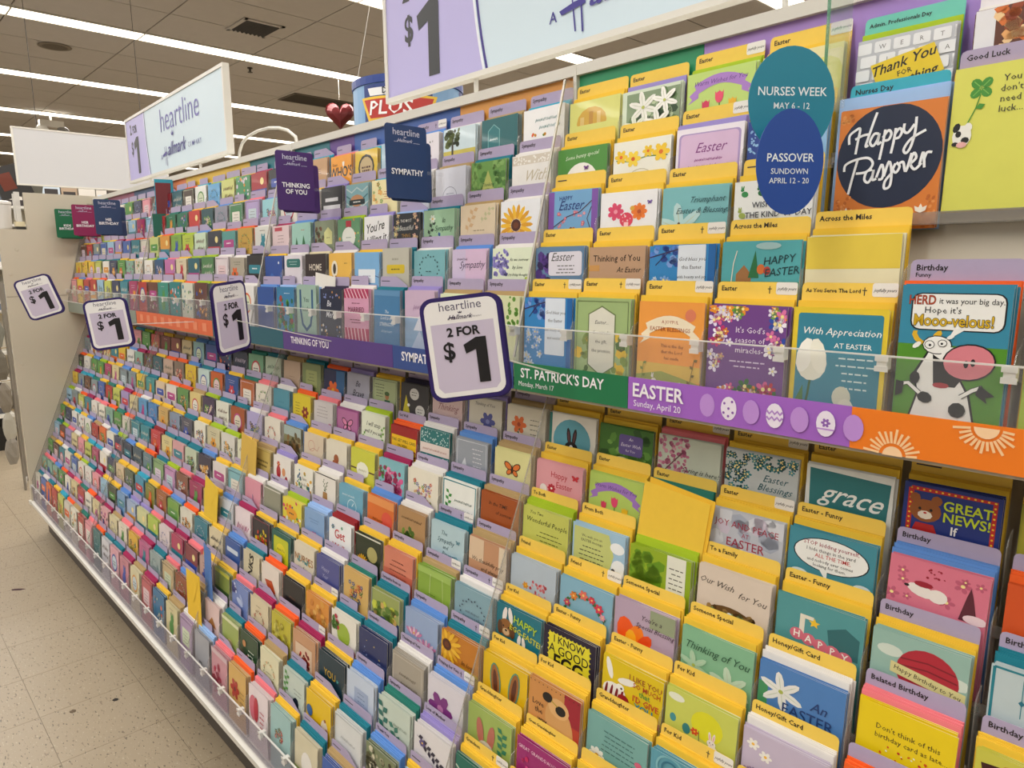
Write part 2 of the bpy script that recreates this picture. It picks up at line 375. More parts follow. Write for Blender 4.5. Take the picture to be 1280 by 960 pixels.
# ------------------------------------------------------------------ the card gondola
UF, LF = (.0325, .0945), (.0392, .0918)
def UT(t): return 1.12-.0325*t, .350-.0945*t+CZ
def LT(t): return 1.062-.0392*t, -.272-.0918*t+CZ
def yz_prism(pts, x0, x1, col=(.8, .8, .8)):
    n = len(pts); mbv = [(x0, y, z) for y, z in pts]+[(x1, y, z) for y, z in pts]
    return mbv, [tuple(range(n)), tuple(range(2*n-1, n-1, -1))]+[(i, i+n, (i+1) % n+n, (i+1) % n) for i in range(n)]
HDR = {0: [(-.997, -.71, '#2f9a6c'), (-.71, .223, '#b493dd')], 1: [(-1.371, -.997, '#e3a24e'), (-1.85, -1.371, '#4169b4'), (-1.99, -1.85, '#6b4a99'), (-2.217, -1.99, '#2b7f8c')],
       2: [(-2.56, -2.217, '#2b7f8c'), (-3.20, -2.56, '#ecc648'), (-3.437, -3.20, '#e8894a')], 3: [(-3.92, -3.437, '#3f5a80'), (-4.38, -3.92, '#97516f'), (-4.657, -4.38, '#3f9a80')]}
for n in range(4):
    a, c = bx(n)
    e = empty('card_gondola_bay', T(a, 0, 0), 'beige tiered card display bay, %s section, %s from the near end' % (BN[n], ordn[n]), 'display shelf', 'bays of the card display')
    def P(name, mm, pts, x0=.003, x1=BAY-.003):
        q = MB(); v, f = yz_prism([(y, z+CZ) for y, z in pts], x0, x1); q.add(v, f, (.8, .8, .8)); return q.obj(name, mm, e)
    P('back_panel', M_BEIGE, [(1.165, -1.4), (1.165, .38), (1.15, .38), (1.15, -1.4)])
    P('sloped_backing', M_BEIGE, [(1.152, .22), (1.147, .22), (.992, -.243), (1.15, -.243)])
    P('sloped_backing', M_BEIGE, [(1.15, -.283), (1.146, -.283), (.717, -1.29), (.717, -1.30), (1.15, -1.30)])
    P('tray_underside', M_BEIGE, [(.958, -.243), (1.15, -.243), (1.15, -.249), (.958, -.249)])
    P('top_rail', M_WHITE, [(1.128, .372), (1.128, .393), (1.17, .393), (1.17, .372)], 0, BAY)
    P('base_rail', M_WHITE, [(.660, -1.320), (.660, -1.303), (.668, -1.300), (.75, -1.300), (.75, -1.320)], 0, BAY)
    P('kick_plate', M_KICK, [(.733, -1.508), (.733, -1.32), (.745, -1.32), (.745, -1.508)], 0, BAY)
    u = P('divider_upright', M_FIN, [(1.15, .36), (1.10, .36), (.953, -.18), (.953, -.243), (1.0, -.243)], -.002, .002)
    u['label'] = 'clear upright divider plate of the upper tiers'
    q = MB(); v, f = yz_prism([(y, z+CZ) for y, z in [(1.1005, .36), (1.0975, .36), (.951, -.18), (.953, -.18)]], -.0025, .0025); q.add(v, f, (.8,)*3); q.obj('metal_edge', mat('edge_metal', '#aaa69c', .35, .4) if n == 0 else bpy.data.materials['edge_metal'], u)
    P('corner_post', M_WHITE, [(1.16, .392), (1.127, .392), (1.135, .0), (1.16, .0)], -.004, .004)
    P('top_cap', M_WHITE, [(1.17, .375), (1.17, .390), (1.44, .390), (1.44, .375)], 0, BAY)
    u = P('divider_upright', M_FIN, [(1.15, -.25), (1.057, -.25), (.676, -1.18), (.676, -1.30), (.72, -1.30)], -.002, .002)
    q = MB(); v, f = yz_prism([(y, z+CZ) for y, z in [(1.059, -.25), (1.056, -.25), (.675, -1.18), (.677, -1.18)]], -.001, .001); q.add(v, f, (.8,)*3); q.obj('metal_edge', M_TRAY, u)
    for hx0, hx1, hc in HDR[n]:
        q = MB(); v, f = yz_prism([(1.138, CZ+.235), (1.138, CZ+.372), (1.146, CZ+.372), (1.146, CZ+.235)], max(hx0, a)+.0005-a, min(hx1, c)-.0005-a); q.add(v, f, lin(hc)); q.obj('colour_header', M_SIGN, e)
    # clear lips
    l1 = P('clear_lip', M_CLEAR, [(.953, -.2), (.953, -.118), (.9555, -.118), (.9555, -.2)]); l1['label'] = 'clear plastic lip above the coloured strip'
    q = MB(); q.box(.003, BAY-.003, .952, .9565, CZ-.1195, CZ-.1175); q.obj('lip_edge', M_FROST, l1)
    l2 = P('clear_lip', M_LIP, [(.672, -1.30), (.672, -1.205), (.674, -1.205), (.674, -1.30)]); l2['label'] = 'lilac tinted plastic lip at the base'
    q = MB(); q.box(.003, BAY-.003, .671, .675, CZ-1.207, CZ-1.2045); q.obj('lip_edge', M_FROST, l2)
    cl = None
    for k in range(10):
        for (yy, zz) in ((.950, -.128), (.668, -1.213)):
            if cl is None:
                w = MB(); w.box(-.006, .006, -.002, .014, -.008, .008); w.box(-.008, .008, -.0035, -.002, .003, .010); w.box(-.008, .008, -.0035, -.002, -.010, -.003); cl = w.obj('lip_clip', M_FROST, e); cl.location = (k*PW, yy, CZ+zz)
            else: d = cl.copy(); C.objects.link(d); d.parent = e; d.location = (k*PW, yy, CZ+zz)
    # tier shelves with their fins
    for t in range(15):
        y, z = UT(t) if t < 5 else LT(t-5)
        up_ = t < 5
        s = empty('card_shelf', T(a, y, z), 'smoky plastic card shelf, %s section, %s %s tier' % (BN[n], ordn[t if up_ else t-5], 'upper' if up_ else 'lower'), 'shelf', 'tiered card shelves')
        w = MB(); w.box(.006, BAY-.006, -.0325, .002, -.2085, -.207); w.box(.006, BAY-.006, -.0325, -.0315, -.2085, -.192); w.obj('shelf_tray', M_TRAY, s)
        fm = None
        for k in range(1, 9):
            if n == 0 and t < 3 and k in (4, 5, 6): continue
            if fm is None:
                w = MB(); v = [(.0, -.206), (-.0235, -.206), (-.0235, -.09), (-.018, -.078), (.0, -.07)]
                vv, ff = yz_prism(v, -.0008, .0008); w.add(vv, ff, (.8, .8, .8)); fm = w.obj('pocket_fin', M_FIN, s); fm.location = (k*PW, 0, 0)
            else: d = fm.copy(); C.objects.link(d); d.parent = s; d.location = (k*PW, 0, 0)
# end panel
e = empty('gondola_end_panel', T(XE, 0, 0), 'tall beige end panel closing the far end of the display', 'panel')
q = MB(); v, f = yz_prism([(.667, .20), (.667, CZ+.208), (.80, CZ+.208), (.80, CZ+.404), (1.2, CZ+.404), (1.2, .20)], -.028, -.004); q.add(v, f, (.8,)*3); q.obj('panel_board', M_BEIGE, e)
q = MB(); q.box(-.0036, -.0030, .667, .95, CZ-.152, CZ-.1505); q.obj('panel_joint', M_KICK, e)
pin = None
for (yy, zz) in ((.70, -.03), (.70, -.52), (.74, .1)):
    q = MB(); q.lathe([(.009, 0), (.010, .001), (.006, .002)], 10, M=T(-.004, yy, CZ+zz) @ RY(math.pi/2)); q.obj('plug_cap', M_BEIGE, e)
q = MB(); v, f = yz_prism([(.655, .19), (.655, .21), (1.2, .21), (1.2, .19)], -.035, 0); q.add(v, f, (.8,)*3); q.obj('panel_foot', M_WHITE, e)
q = MB(); v, f = yz_prism([(.733, .002), (.733, .19), (1.2, .19), (1.2, .002)], -.03, -.002); q.add(v, f, (.8,)*3); q.obj('kick_plate', M_KICK, e)

# ------------------------------------------------------------------ greeting cards, envelopes and tabbed dividers
LIL, YEL, AQ = '#b5aac4', '#f0d063', '#3fa8b8'
ENVC = {'y': '#f0cb45', 'o': '#f5722a', 't': '#1f8a9b', 'a': '#3fb4cc', 'b': '#6f9fdc', 'w': '#e9e6e2', 'l': '#b4cc2c', 'p': '#f08c94', 'm': '#b32a66', 'k': '#bfa677', 'v': '#a79ad2', 'd': '#3a3050', 'g': '#2f8a7c', 'n': '#2b2b30', 'c': '#e6dcba', 's': '#a9c8ee', 'r': '#a3262f'}
def D(bg, desc, *ops): return (bg, desc, ops)
# design ops: name followed by arguments of the Cv method
SW = '#2a2a2a'
# key (tier, column); tiers U1..U5, L1..L10; column 0.. to the right of the first upright, -1.. to its left
P = {}
def S(t, c, tab, txt, env, d, **k): P[(t, c)] = dict(tab=tab, txt=txt, env=env, d=d, **k)
Y, L_ = YEL, LIL
# --- Easter section, upper tiers
S('U1', 0, Y, 'Easter', 'y', D('#dfe08a', 'lime card with an amber arched egg', ('ell', -.05, .38, .3, .26, '#d8b24c'), ('rect', -.28, .28, -.2, .6, '#e3c985'), ('rect', -.1, .2, -.02, .6, '#c99b4a'), ('rect', .06, .22, .13, .6, '#e3c985'), ('rect', -.5, .42, .5, 1, '#dfe08a')))
S('U1', 1, Y, 'Easter', 'v', D('#d9e4cf', 'white lily photograph card', ('rect', -.42, .05, .5, 1, '#8fa383'), ('scatter', -.35, .1, .45, .8, 40, ['#6d8a5a', '#3f5a3c', '#c7d6b4'], .08, 3), ('lily', -.12, .3, .26, '#f2f2ea'), ('lily', .25, .25, .22, '#fafaf4'), ('lily', -.25, .6, .2, '#e9eee0'), ('lily', .15, .6, .24, '#f4f4ee')))
S('U1', 2, Y, 'Easter', 'l', D('#c6dd84', 'lime card with a purple Warm Wishes ribbon', ('ribbon', 0, .2, .8, '#b48bd0'), ('txt', 'Warm Wishes for You', 0, .2, .085, '#6a3f8f', 0, .3), ('tulip', 0, .42, .2, '#e85a7a'), ('tulip', -.2, .52, .18, '#d8486c'), ('tulip', .2, .55, .18, '#f0c030')), logo=1)
S('U1', 3, Y, 'Easter', 'y', D('#efe6b4', 'cream card with a pale yellow sun', ('ell', .3, .45, .25, .3, '#e0dc7a')), logo=1)
S('U1', 4, '#7fcfc0', 'Admin. Professionals Day', 'l', D('#c9ccd2', 'keyboard card with a yellow Thank You note', ('keys',), ('poly', [(-.34, .34), (.3, .2), (.42, .55), (-.2, .8)], '#e9cf2e'), ('txt', 'Thank You', .0, .42, .15, '#222', .6, .35, 12), ('txt', 'FOR', .03, .52, .08, '#222', .5, 0, 12), ('txt', 'Everything', .06, .64, .14, '#222', .6, .35, 12)), dx=.012, dz=-.005)
S('U1', 5, '#e8e4e8', '', 'w', D('#6b3a1e', 'photo card of an orange fire blaze', ('rect', -.5, 0, -.3, 1, '#e6e6ea'), ('scatter', -.28, .0, .5, .9, 70, ['#d87a2a', '#e8b070', '#a04a18', '#f0d0a0'], .07, 8)), dx=.016)
S('U2', 0, Y, 'Easter', 'y', D('#5b9a46', 'green card with a bunny in a white circle', ('rect', -.5, .55, .5, .7, '#c77ab0'), ('ell', 0, .6, .33, .34, '#f2f0ea', 22), ('txt', 'Some bunny special', 0, .17, .085, '#e8f4da', 0, .3, 4), ('bunny', -.02, .58, .2, '#c08a5a'), ('scatter', -.2, .62, .2, .72, 14, ['#e2a030', '#7aa040'], .03, 2), ('butterfly', .1, .36, .08, '#9a5ab0')))
S('U2', 1, Y, 'Easter', 'y', D('#f0efe4', 'white card with a row of yellow daffodils', ('strip', [(-.45, .3), (-.2, .34), (.1, .28), (.45, .3)], .02, '#7f9a4a'), ('flower', -.36, .25, .12, '#f2cf3a', '#e87a2a'), ('flower', -.14, .3, .14, '#f4d84a', '#d86a22'), ('flower', .12, .2, .1, '#f2cf3a', '#e87a2a'), ('flower', .34, .24, .15, '#f4d03a', '#e07a2a'), ('ring', 0, .72, .25, .012, '#c8c4b0')))
S('U2', 2, Y, 'Easter', 'v', D('#efe9f2', 'pink and lilac Easter card with a thin frame', ('rr', -.46, .08, .46, 1, '#b7a3cf', .06), ('rr', -.43, .1, .43, 1, '#dcc0dd', .06), ('txt', 'Easter', .02, .38, .18, '#8a3f8a', 0, .4), ('script', 0, .5, .4, '#a05a9a', .03), ('script', 0, .6, .6, '#a05a9a', .03)), logo=1)
S('U2', 3, Y, '', 'y', D('#9cc4e6', 'sky blue card with a navy star border', ('rect', -.5, 0, -.33, 1.2, '#2f4f9a'), ('rect', -.5, 0, .5, .1, '#2f4f9a'), ('scatter', -.47, .05, -.36, 1.0, 30, ['#9cc4e6'], .02, 4), ('txt', 'Happy & b', .05, .28, .09, '#222', 0, .3), ('script', .05, .4, .4, '#333', .03), ('script', .05, .52, .3, '#333', .03)))
S('U2', 4, '#4db4c4', 'Nurses Day', 's', D('#dd8a3c', 'orange card with a navy circle reading Happy Passover', ('passover',)), wd=.135, dx=.013, dz=-.008, big=1, dy=.006, ch=.167, eh=.190, edx=-.004)
S('U2', 5, L_, 'Good Luck', 'y', D('#dede6e', 'lime card with a four leaf clover and small cow', ('clover', -.27, .2, .1), ('txt', 'You', -.03, .17, .085, '#333', 0), ('txt', "don't", -.03, .26, .085, '#333', 0), ('txt', 'need', -.03, .35, .085, '#333', 0), ('txt', 'luck...', -.02, .44, .085, '#333', 0), ('strip', [(-.27, .26), (-.3, .38), (-.36, .52)], .01, '#4f9a3c'), ('leaf', -.3, .38, .08, -20, '#4f9a3c'), ('ell', -.39, .62, .08, .1, '#f0efe8'), ('ell', -.44, .54, .03, .045, '#222', 8, 20), ('ell', -.34, .54, .03, .04, '#f0efe8', 8, -20), ('ell', -.36, .66, .035, .03, '#222', 8), ('ell', -.42, .6, .025, .03, '#222', 8), ('ell', -.44, .69, .03, .02, '#222', 8), ('ell', -.385, .7, .045, .028, '#e8b8b4', 9)), wd=.135, dx=.018, dz=.012, big=1)
S('U3', 0, Y, '', 'y', D('#7fb0d6', 'blue squirrel card with purple side borders reading Happy Easter', ('rect', -.5, 0, -.38, 1.4, '#8a5fb0'), ('rect', .38, 0, .5, 1.4, '#8a5fb0'), ('rect', -.38, .8, .38, 1.4, '#6fae4a'), ('txt', 'HAPPY', -.14, .16, .09, '#27408a', .4), ('txt', 'Easter', -.04, .33, .2, '#27408a', 0, .4), ('strip', [(-.38, .62), (-.1, .45), (.15, .38), (.38, .2)], .016, '#5a3a4a'), ('strip', [(.38, .3), (.3, .5), (.38, .7)], .014, '#5a3a4a'), ('scatter', -.3, .35, .35, .65, 16, ['#ef9ab0', '#e07090'], .03, 6, True), ('squirrel', .02, .75, .2), ('flower', -.2, .75, .06, '#4a4aa0'), ('scatter', -.36, .85, .36, 1.0, 20, ['#f0d850', '#8ac85a'], .02, 3)), dz=.012)
S('U3', 1, Y, 'Easter', 'y', D('#f0f0f2', 'white card with pink mushrooms and orange flower', ('flower', -.22, .32, .15, '#e0557a', '#f0a0b0', 7), ('flower', .2, .34, .14, '#f08a3a', '#c05a2a', 8), ('ell', -.02, .46, .12, .12, '#e0506a'), ('rect', -.06, .5, .02, .6, '#f6d0d0'), ('ell', .08, .28, .04, .04, '#e0b040'), ('scatter', -.1, .38, .06, .5, 7, ['#f6e0e0'], .015, 1), ('butterfly', .38, .2, .07, '#9a7ad0'), ('scatter', -.4, .58, .4, .66, 12, ['#6a9a8a', '#c05a7a'], .02, 3)))
S('U3', 2, Y, 'Easter', 'y', D('#86c0c4', 'teal card with a pale lily reading Easter Blessings', ('lily', -.2, .62, .38, '#bfdcdc'), ('txt', 'Triumphant', .18, .24, .11, '#2f5a62', 0, .5), ('txt', 'Easter & Blessings', .12, .4, .11, '#2f5a62', 0, .5), ('scatter', -.24, .5, -.1, .62, 5, ['#6a4a3a'], .02, 2)), )
S('U3', 3, Y, '', 'y', D('#eef0ee', 'white card with coloured rabbits and wishing words', ('rab', -.36, .14, .14, '#3f9a5a'), ('rab', -.14, .14, .14, '#2f7a4a'), ('rab', .08, .14, .14, '#4a8ac8'), ('rab', .3, .14, .14, '#7ab0e0'), ('rab', -.38, .44, .14, '#a8b860'), ('txt', 'WISHING YOU', .08, .38, .1, '#2a3040', .3), ('txt', 'THE KIND OF DAY', .08, .52, .1, '#2a3040', .3), ('txt', 'THAT SHOWS YOU', .08, .66, .1, '#2a3040', .3)))
S('U4', 0, Y, 'Easter', 'y', D('#6f8fae', 'blue grey card with purple crocuses and white panel', ('scatter', -.45, .1, -.1, .9, 30, ['#5a3f8a', '#7a5ab0', '#3a2a60'], .09, 5), ('rr', -.22, .08, .46, .5, '#e2dfe8', .05), ('txt', 'Easter', .05, .24, .18, '#555', 0, .4), ('tl', .14, .32, .5, 3, '#666')))
S('U4', 1, Y, 'Easter', 'y', D('#c2a183', 'kraft brown card reading Thinking of You At Easter', ('rect', -.5, .3, -.3, .4, '#d0a060'), ('txt', 'Thinking of You', 0, .24, .13, '#33281e', .2), ('txt', 'At Easter', .22, .42, .11, '#33281e', 0, .3), ('tulip', -.25, .62, .1, '#6a9a3a'), ('tulip', .02, .62, .1, '#6a9a3a'), ('tulip', .28, .62, .1, '#6a9a3a')))
DOG = D('#3c8fc8', 'bright blue card with dogwood branch and white verse panel', ('scatter', -.48, .0, .1, .3, 30, ['#5f8ed8', '#2a4f9a', '#87a8e0'], .05, 5), ('strip', [(-.5, .18), (-.2, .1), (.1, .03)], .02, '#3a3060'), ('strip', [(-.2, .1), (-.4, .3)], .014, '#3a3060'), ('rr', -.05, .0, .36, .86, '#dfe6ee', .02), ('txt', 'God bless you', .16, .24, .07, '#333', 0, .3), ('txt', 'this Easter', .16, .36, .07, '#333'), ('txt', 'with beauty and joy', .16, .5, .055, '#333'), ('txt', 'and sunshine', .16, .62, .06, '#333'), ('scatter', -.48, .5, -.1, 1.2, 22, ['#cfe0f4', '#8fb4e4'], .05, 9, True), ('rect', .4, 0, .5, 1.4, '#2470b0'))
S('U4', 2, Y, 'Easter', 'y', DOG, logo=1, cross=1)
S('U4', 3, Y, 'Across the Miles', 'y', D('#5fb0b4', 'turquoise card with little houses reading Happy Easter', ('rect', -.5, .55, .5, 1, '#4a9a5a'), ('poly', [(-.3, .45), (-.2, .32), (-.1, .45), (-.1, .65), (-.3, .65)], '#a87a4a'), ('txt', 'JOE', -.2, .6, .06, '#333', .5), ('poly', [(-.14, .5), (-.06, .12), (.0, .5)], '#2f7a4a'), ('egg', .02, .38, .14, '#d87a3a'), ('egg', .1, .4, .12, '#b8483a'), ('txt', 'HAPPY', .24, .3, .13, '#1f4a4e', .3, .2, 6), ('txt', 'EASTER', .28, .46, .13, '#1f4a4e', .3, .2, 6), ('strip', [(-.36, .6), (-.34, .3), (-.3, .12)], .012, '#e8e0d0'), ('ell', .1, .06, .16, .05, '#a9c8c8')))
S('U4', 4, Y, 'Across the Miles', 'y', D('#e9e2c0', 'blank cream envelope front', ('rect', -.5, .0, .5, .42, '#e6cf55'),), logo=0, dz=.004)
S('U5', 0, Y, 'Easter', 'y', DOG, cross=1, logo=1)
S('U5', 1, Y, 'Easter', 'y', D('#a9bf86', 'green daffodil card with a white six sided verse panel', ('scatter', -.45, .5, .45, 1.3, 50, ['#e8c52a', '#8aa04a', '#5a7a34', '#f2d84a'], .07, 4), ('poly', [(-.25, .22), (0, .1), (.25, .22), (.25, .95), (0, 1.1), (-.25, .95)], '#7a8a5a'), ('poly', [(-.23, .23), (0, .12), (.23, .23), (.23, .94), (0, 1.08), (-.23, .94)], '#e2e0d2'), ('txt', 'Easter...', 0, .36, .08, '#444', 0, .3), ('txt', 'the miracle', 0, .5, .07, '#444'), ('txt', 'the gift,', 0, .63, .07, '#444'), ('txt', 'the promise', 0, .76, .07, '#444'), ('frame', 1.4, .04, .012, '#7a8a5a')), cross=1, logo=1)
S('U5', 2, Y, 'Easter', 'y', D('#f0a850', 'orange sunrise meadow card with an Easter Blessings banner', ('rect', -.5, .8, .5, 1.0, '#e0c060'), ('poly', [(-.5, .98), (-.1, .9), (.5, 1.02), (.5, 1.4), (-.5, 1.4)], '#a8b060'), ('ell', .3, .15, .08, .08, '#e08a6a'), ('ribbon', 0, .3, .78, '#f2e6cc'), ('txt', 'A JOYFUL', 0, .27, .06, '#b05a2a', .3), ('txt', 'EASTER BLESSINGS', 0, .37, .075, '#b05a2a', .3), ('txt', 'This is the day', .05, .58, .06, '#8a4a20'), ('txt', 'that the Lord', .05, .66, .06, '#8a4a20'), ('txt', 'has made', .05, .74, .06, '#8a4a20'), ('rab', -.2, 1.0, .12, '#e8e4d8'), ('rab', .1, 1.1, .12, '#f2efe6'), ('branch', .3, 1.3, .4, .7, '#8a7a3a'), ('branch', -.42, 1.3, -.38, .8, '#8a9a4a'), ('scatter', -.45, 1.05, .45, 1.3, 24, ['#e6e6f0', '#c86a8a', '#7a9a4a'], .03, 3)), logo=1)
S('U5', 3, Y, 'Easter', 'y', D('#7d4f95', "purple floral card reading It's God's season of miracles", ('scatter', -.48, .0, -.2, .75, 26, ['#e6dff0', '#c83a7a', '#e06aa0', '#f0a030', '#f4f0f8'], .07, 11, True), ('scatter', -.45, -.0, .45, .14, 14, ['#f0a030', '#e6dff0', '#7ab04a'], .06, 2, True), ('scatter', .3, .05, .48, .75, 14, ['#e080b0', '#f4f0f8', '#3a5ab0'], .07, 12, True), ('scatter', -.4, .95, .4, 1.2, 26, ['#f4f0f8', '#c83a50', '#e06aa0', '#3f7a3a', '#f0a030'], .08, 13, True), ('txt', "It's God's", .06, .32, .1, '#f0e6f4'), ('txt', 'season of', .06, .44, .1, '#f0e6f4'), ('txt', 'miracles-', .06, .56, .1, '#f0e6f4'), ('tl', .04, .66, .46, 2, '#d8c6e2')), cross=1, logo=1)
S('U5', 4, Y, 'As You Serve The Lord', 'y', D('#e8cf3e', 'teal card with a white tulip reading With Appreciation at Easter', ('rr', -.45, .05, .45, 1.4, '#3f8fa4', .03), ('txt', 'With Appreciation', .02, .28, .11, '#f4f4f0', .1, .25), ('txt', 'AT EASTER', .16, .42, .08, '#f4f4f0', .2), ('tl', .2, .52, .42, 5, '#d0e4e4', .08), ('strip', [(-.27, .75), (-.29, .95), (-.33, 1.2)], .025, '#3f6a3a'), ('ell', -.27, .6, .17, .2, '#ecebdc', 14), ('ell', -.35, .52, .09, .2, '#f8f7ee', 10, 12), ('ell', -.2, .52, .09, .2, '#f4f2e4', 10, -12), ('ell', .08, .95, .1, .12, '#d8d8c4'), ('ell', .13, 1.08, .09, .12, '#e4e2d0'), ('leaf', -.42, 1.25, .4, -80, '#5a8a4a', .12)), cross=1, logo=1)
S('U5', 5, L_, 'Birthday|Funny', 'o', D('#3f93ae', 'cartoon cow card reading Herd it was your big day', ('cow',)), wd=.117, dz=.03, big=1, dy=.004, ch=.174, eh=.181)
S('U5', 6, L_, '', 'l', D('#e0c02a', 'yellow card edged in lime', ('rect', -.5, 0, -.36, 1.4, '#b4cc3c'), ('scatter', -.3, .2, .4, 1.2, 16, ['#8aa02a', '#d8641e'], .07, 3)), dz=.02)
# --- Easter section, lower tiers
S('L1', 0, Y, 'Easter', 'y', D('#ebe9e0', 'white card with a black rabbit in an oval', ('rect', -.5, 0, -.44, 1, '#3f8f8a'), ('ell', .0, .5, .4, .42, '#6fb0c0', 22), ('rect', -.3, .66, .32, .8, '#7aa04a'), ('bunny', .0, .62, .5, '#2a2426', '#6a4448'), ('ell', .0, .66, .05, .1, '#eee')))
S('L1', 1, Y, 'Easter', 'y', D('#4f7f34', 'leafy green photo card with a purple Easter Wish plaque', ('scatter', -.45, .05, .45, .9, 40, ['#3a6428', '#6a9a44', '#83b058'], .09, 3), ('rr', -.12, .12, .32, .48, '#6f5f9a', .05), ('txt', 'An', .1, .22, .07, '#e6e0f0', 0, .3), ('txt', 'Easter Wish', .1, .33, .075, '#e6e0f0', 0, .3), ('txt', 'for You', .1, .42, .055, '#e6e0f0'), ('ring', -.05, .62, .12, .05, '#c9d2b8', 14, .6)))
S('L1', 2, Y, 'Easter', 'p', D('#c8cfc0', 'pale card with a pink blossom tree reading Spring is here', ('scatter', -.48, .02, .0, .75, 90, ['#c87f9a', '#b8688a', '#d9a2b4'], .035, 5), ('strip', [(-.5, .75), (-.3, .5), (-.1, .25)], .02, '#7a5a5a'), ('txt', 'Spring is here!', .2, .55, .1, '#33403a', 0, .4), ('tl', .15, .62, .5, 2, '#6a766a')), logo=1)
S('L1', 3, Y, 'Easter', 'y', D('#c6cccd', 'silver card with teal blossoms reading Easter Blessings', ('scatter', -.48, .02, .48, .2, 50, ['#2f7a80', '#4f98a0', '#1f5a62'], .045, 5, True), ('scatter', -.48, .2, -.15, .75, 40, ['#2f7a80', '#4f98a0', '#1f5a62'], .045, 6, True), ('txt', 'Easter', .2, .4, .13, '#2f6a74', 0, .4), ('txt', 'Blessings', .2, .54, .13, '#2f6a74', 0, .4)), logo=1)
S('L1', 4, Y, 'Easter', 'y', D('#e6e8e4', 'teal brushed card with the word grace', ('poly', [(-.46, .05), (.47, .1), (.44, .78), (-.44, .72)], '#3a8488'), ('txt', 'grace', .02, .5, .32, '#f2f4f0', .3, .5, -3), ('script', .05, .68, .5, '#d8e6e4', .06, .014)))
S('L1', 5, Y, '', 'y', D('#2a3f8a', 'navy card with a red marquee border reading Great News', ('frame', 1.2, .07, .06, '#c8382e'), ('scatterb',), ('ell', -.26, .36, .17, .16, '#a0622e', 14), ('ell', -.38, .2, .06, .07, '#a0622e', 8), ('ell', -.15, .2, .06, .07, '#a0622e', 8), ('ell', -.26, .42, .08, .06, '#f0e6d8', 9), ('ell', -.32, .34, .018, .022, '#111', 6), ('ell', -.2, .34, .018, .022, '#111', 6), ('ell', -.26, .39, .02, .015, '#c33', 6), ('poly', [(-.4, .7), (-.35, .54), (-.16, .54), (-.1, .7)], '#c02a2a'), ('txt', 'GREAT', .17, .3, .16, '#c8d832', .8), ('txt', 'NEWS!', .17, .46, .16, '#c8d832', .8), ('txt', 'If', .05, .62, .14, '#f0f0f0', .8)))
S('L1', 6, Y, '', 'y', D('#b3ad3c', 'plain olive lime card front', ))
S('L2', 0, Y, 'Easter', 'y', D('#e3a8ae', 'pink card with a flower reading Happy Easter', ('txt', 'Happy', .0, .28, .14, '#c02a3a', 0), ('txt', 'Easter', .12, .46, .14, '#c02a3a', 0), ('flower', -.15, .5, .09, '#c83a4a', '#f2efe6', 8), ('ell', -.33, .55, .08, .1, '#efeae4'), ('butterfly', .35, .2, .12, '#d83a4a', '#c02a3a')))
S('L2', 1, Y, 'Easter', 'y', D('#b9cf6e', 'lime card with a purple ribbon over tulips', ('ribbon', 0, .24, .82, '#a57fc4'), ('txt', 'Warm Wishes for You', 0, .24, .085, '#5f3785', 0, .3), ('tulip', 0, .45, .2, '#e0507a'), ('tulip', -.2, .55, .16, '#d8486c'), ('tulip', .2, .58, .18, '#e8c030')))
S('L2', 2, Y, 'Easter', 'g', D('#3f8a84', 'teal card almost covered by a leaning yellow envelope'))
S('L2', 3, Y, 'Easter', 'y', D('#c3c6ce', 'silver marbled card reading Joy and Peace at Easter', ('scatter', -.45, .0, .45, 1, 26, ['#d6d8de', '#aeb4c2', '#cfc6d4'], .12, 5), ('txt', 'JOY AND PEACE', .0, .25, .12, '#a8324e', .1), ('txt', 'AT', .0, .37, .08, '#a8324e', .1), ('txt', 'EASTER', .0, .54, .16, '#a8324e', .1), ('scatter', -.2, .6, .2, .75, 12, ['#a05a8a', '#8a3a6a'], .03, 3)), logo=1)
S('L2', 4, Y, 'Easter - Funny', 'y', D('#4f97a6', 'blue fluffy dog card with a white speech bubble', ('ell', -.35, .62, .1, .05, '#dbe6ea'), ('ell', .38, .62, .1, .06, '#dbe6ea'), ('ell', .0, .3, .44, .24, '#2a3a40', 26), ('ell', .0, .3, .425, .228, '#f0f0ec', 26), ('poly', [(-.12, .5), (-.02, .5), (-.02, .66)], '#f0f0ec'), ('txt', 'STOP kidding yourself,', .0, .19, .07, '#a02a4a', .2), ('txt', 'I hide things in the yard', 0, .27, .06, '#333', .1), ('txt', 'ALL THE TIME,', .03, .345, .065, '#c83a3a', .2), ('txt', 'and nobody ever comes', 0, .415, .055, '#333', .1), ('txt', 'looking for them.', 0, .48, .055, '#333', .1), ('ell', .15, .78, .2, .14, '#e6dfcf'), ('ell', .12, .7, .11, .09, '#efe9dc'), ('ell', .2, .72, .05, .09, '#cbb894', 8, 20), ('ell', .07, .71, .015, .018, '#222', 6), ('ell', .1, .75, .02, .015, '#333', 6), ('ell', -.22, .75, .03, .12, '#dcd2bc', 8, 25)))
S('L2', 5, L_, 'Birthday', 'b', D('#df8499', 'pink Paris card with a white dog in a beret', ('scatter', -.45, .05, .45, .6, 8, ['#c86a84'], .07, 5, True), ('scatter', -.1, .08, .08, .22, 12, ['#a8243e'], .014, 5), ('ell', -.15, .4, .15, .08, '#efe8e2', 12, 15), ('ell', .02, .42, .1, .09, '#efe8e2'), ('ell', -.13, .31, .1, .04, '#a8243e', 10), ('ell', -.3, .37, .03, .02, '#222', 6), ('poly', [(.24, .62), (.3, .3), (.33, .18), (.36, .3), (.42, .62)], '#6a3040'), ('ell', .4, .58, .12, .06, '#efd8dc')))
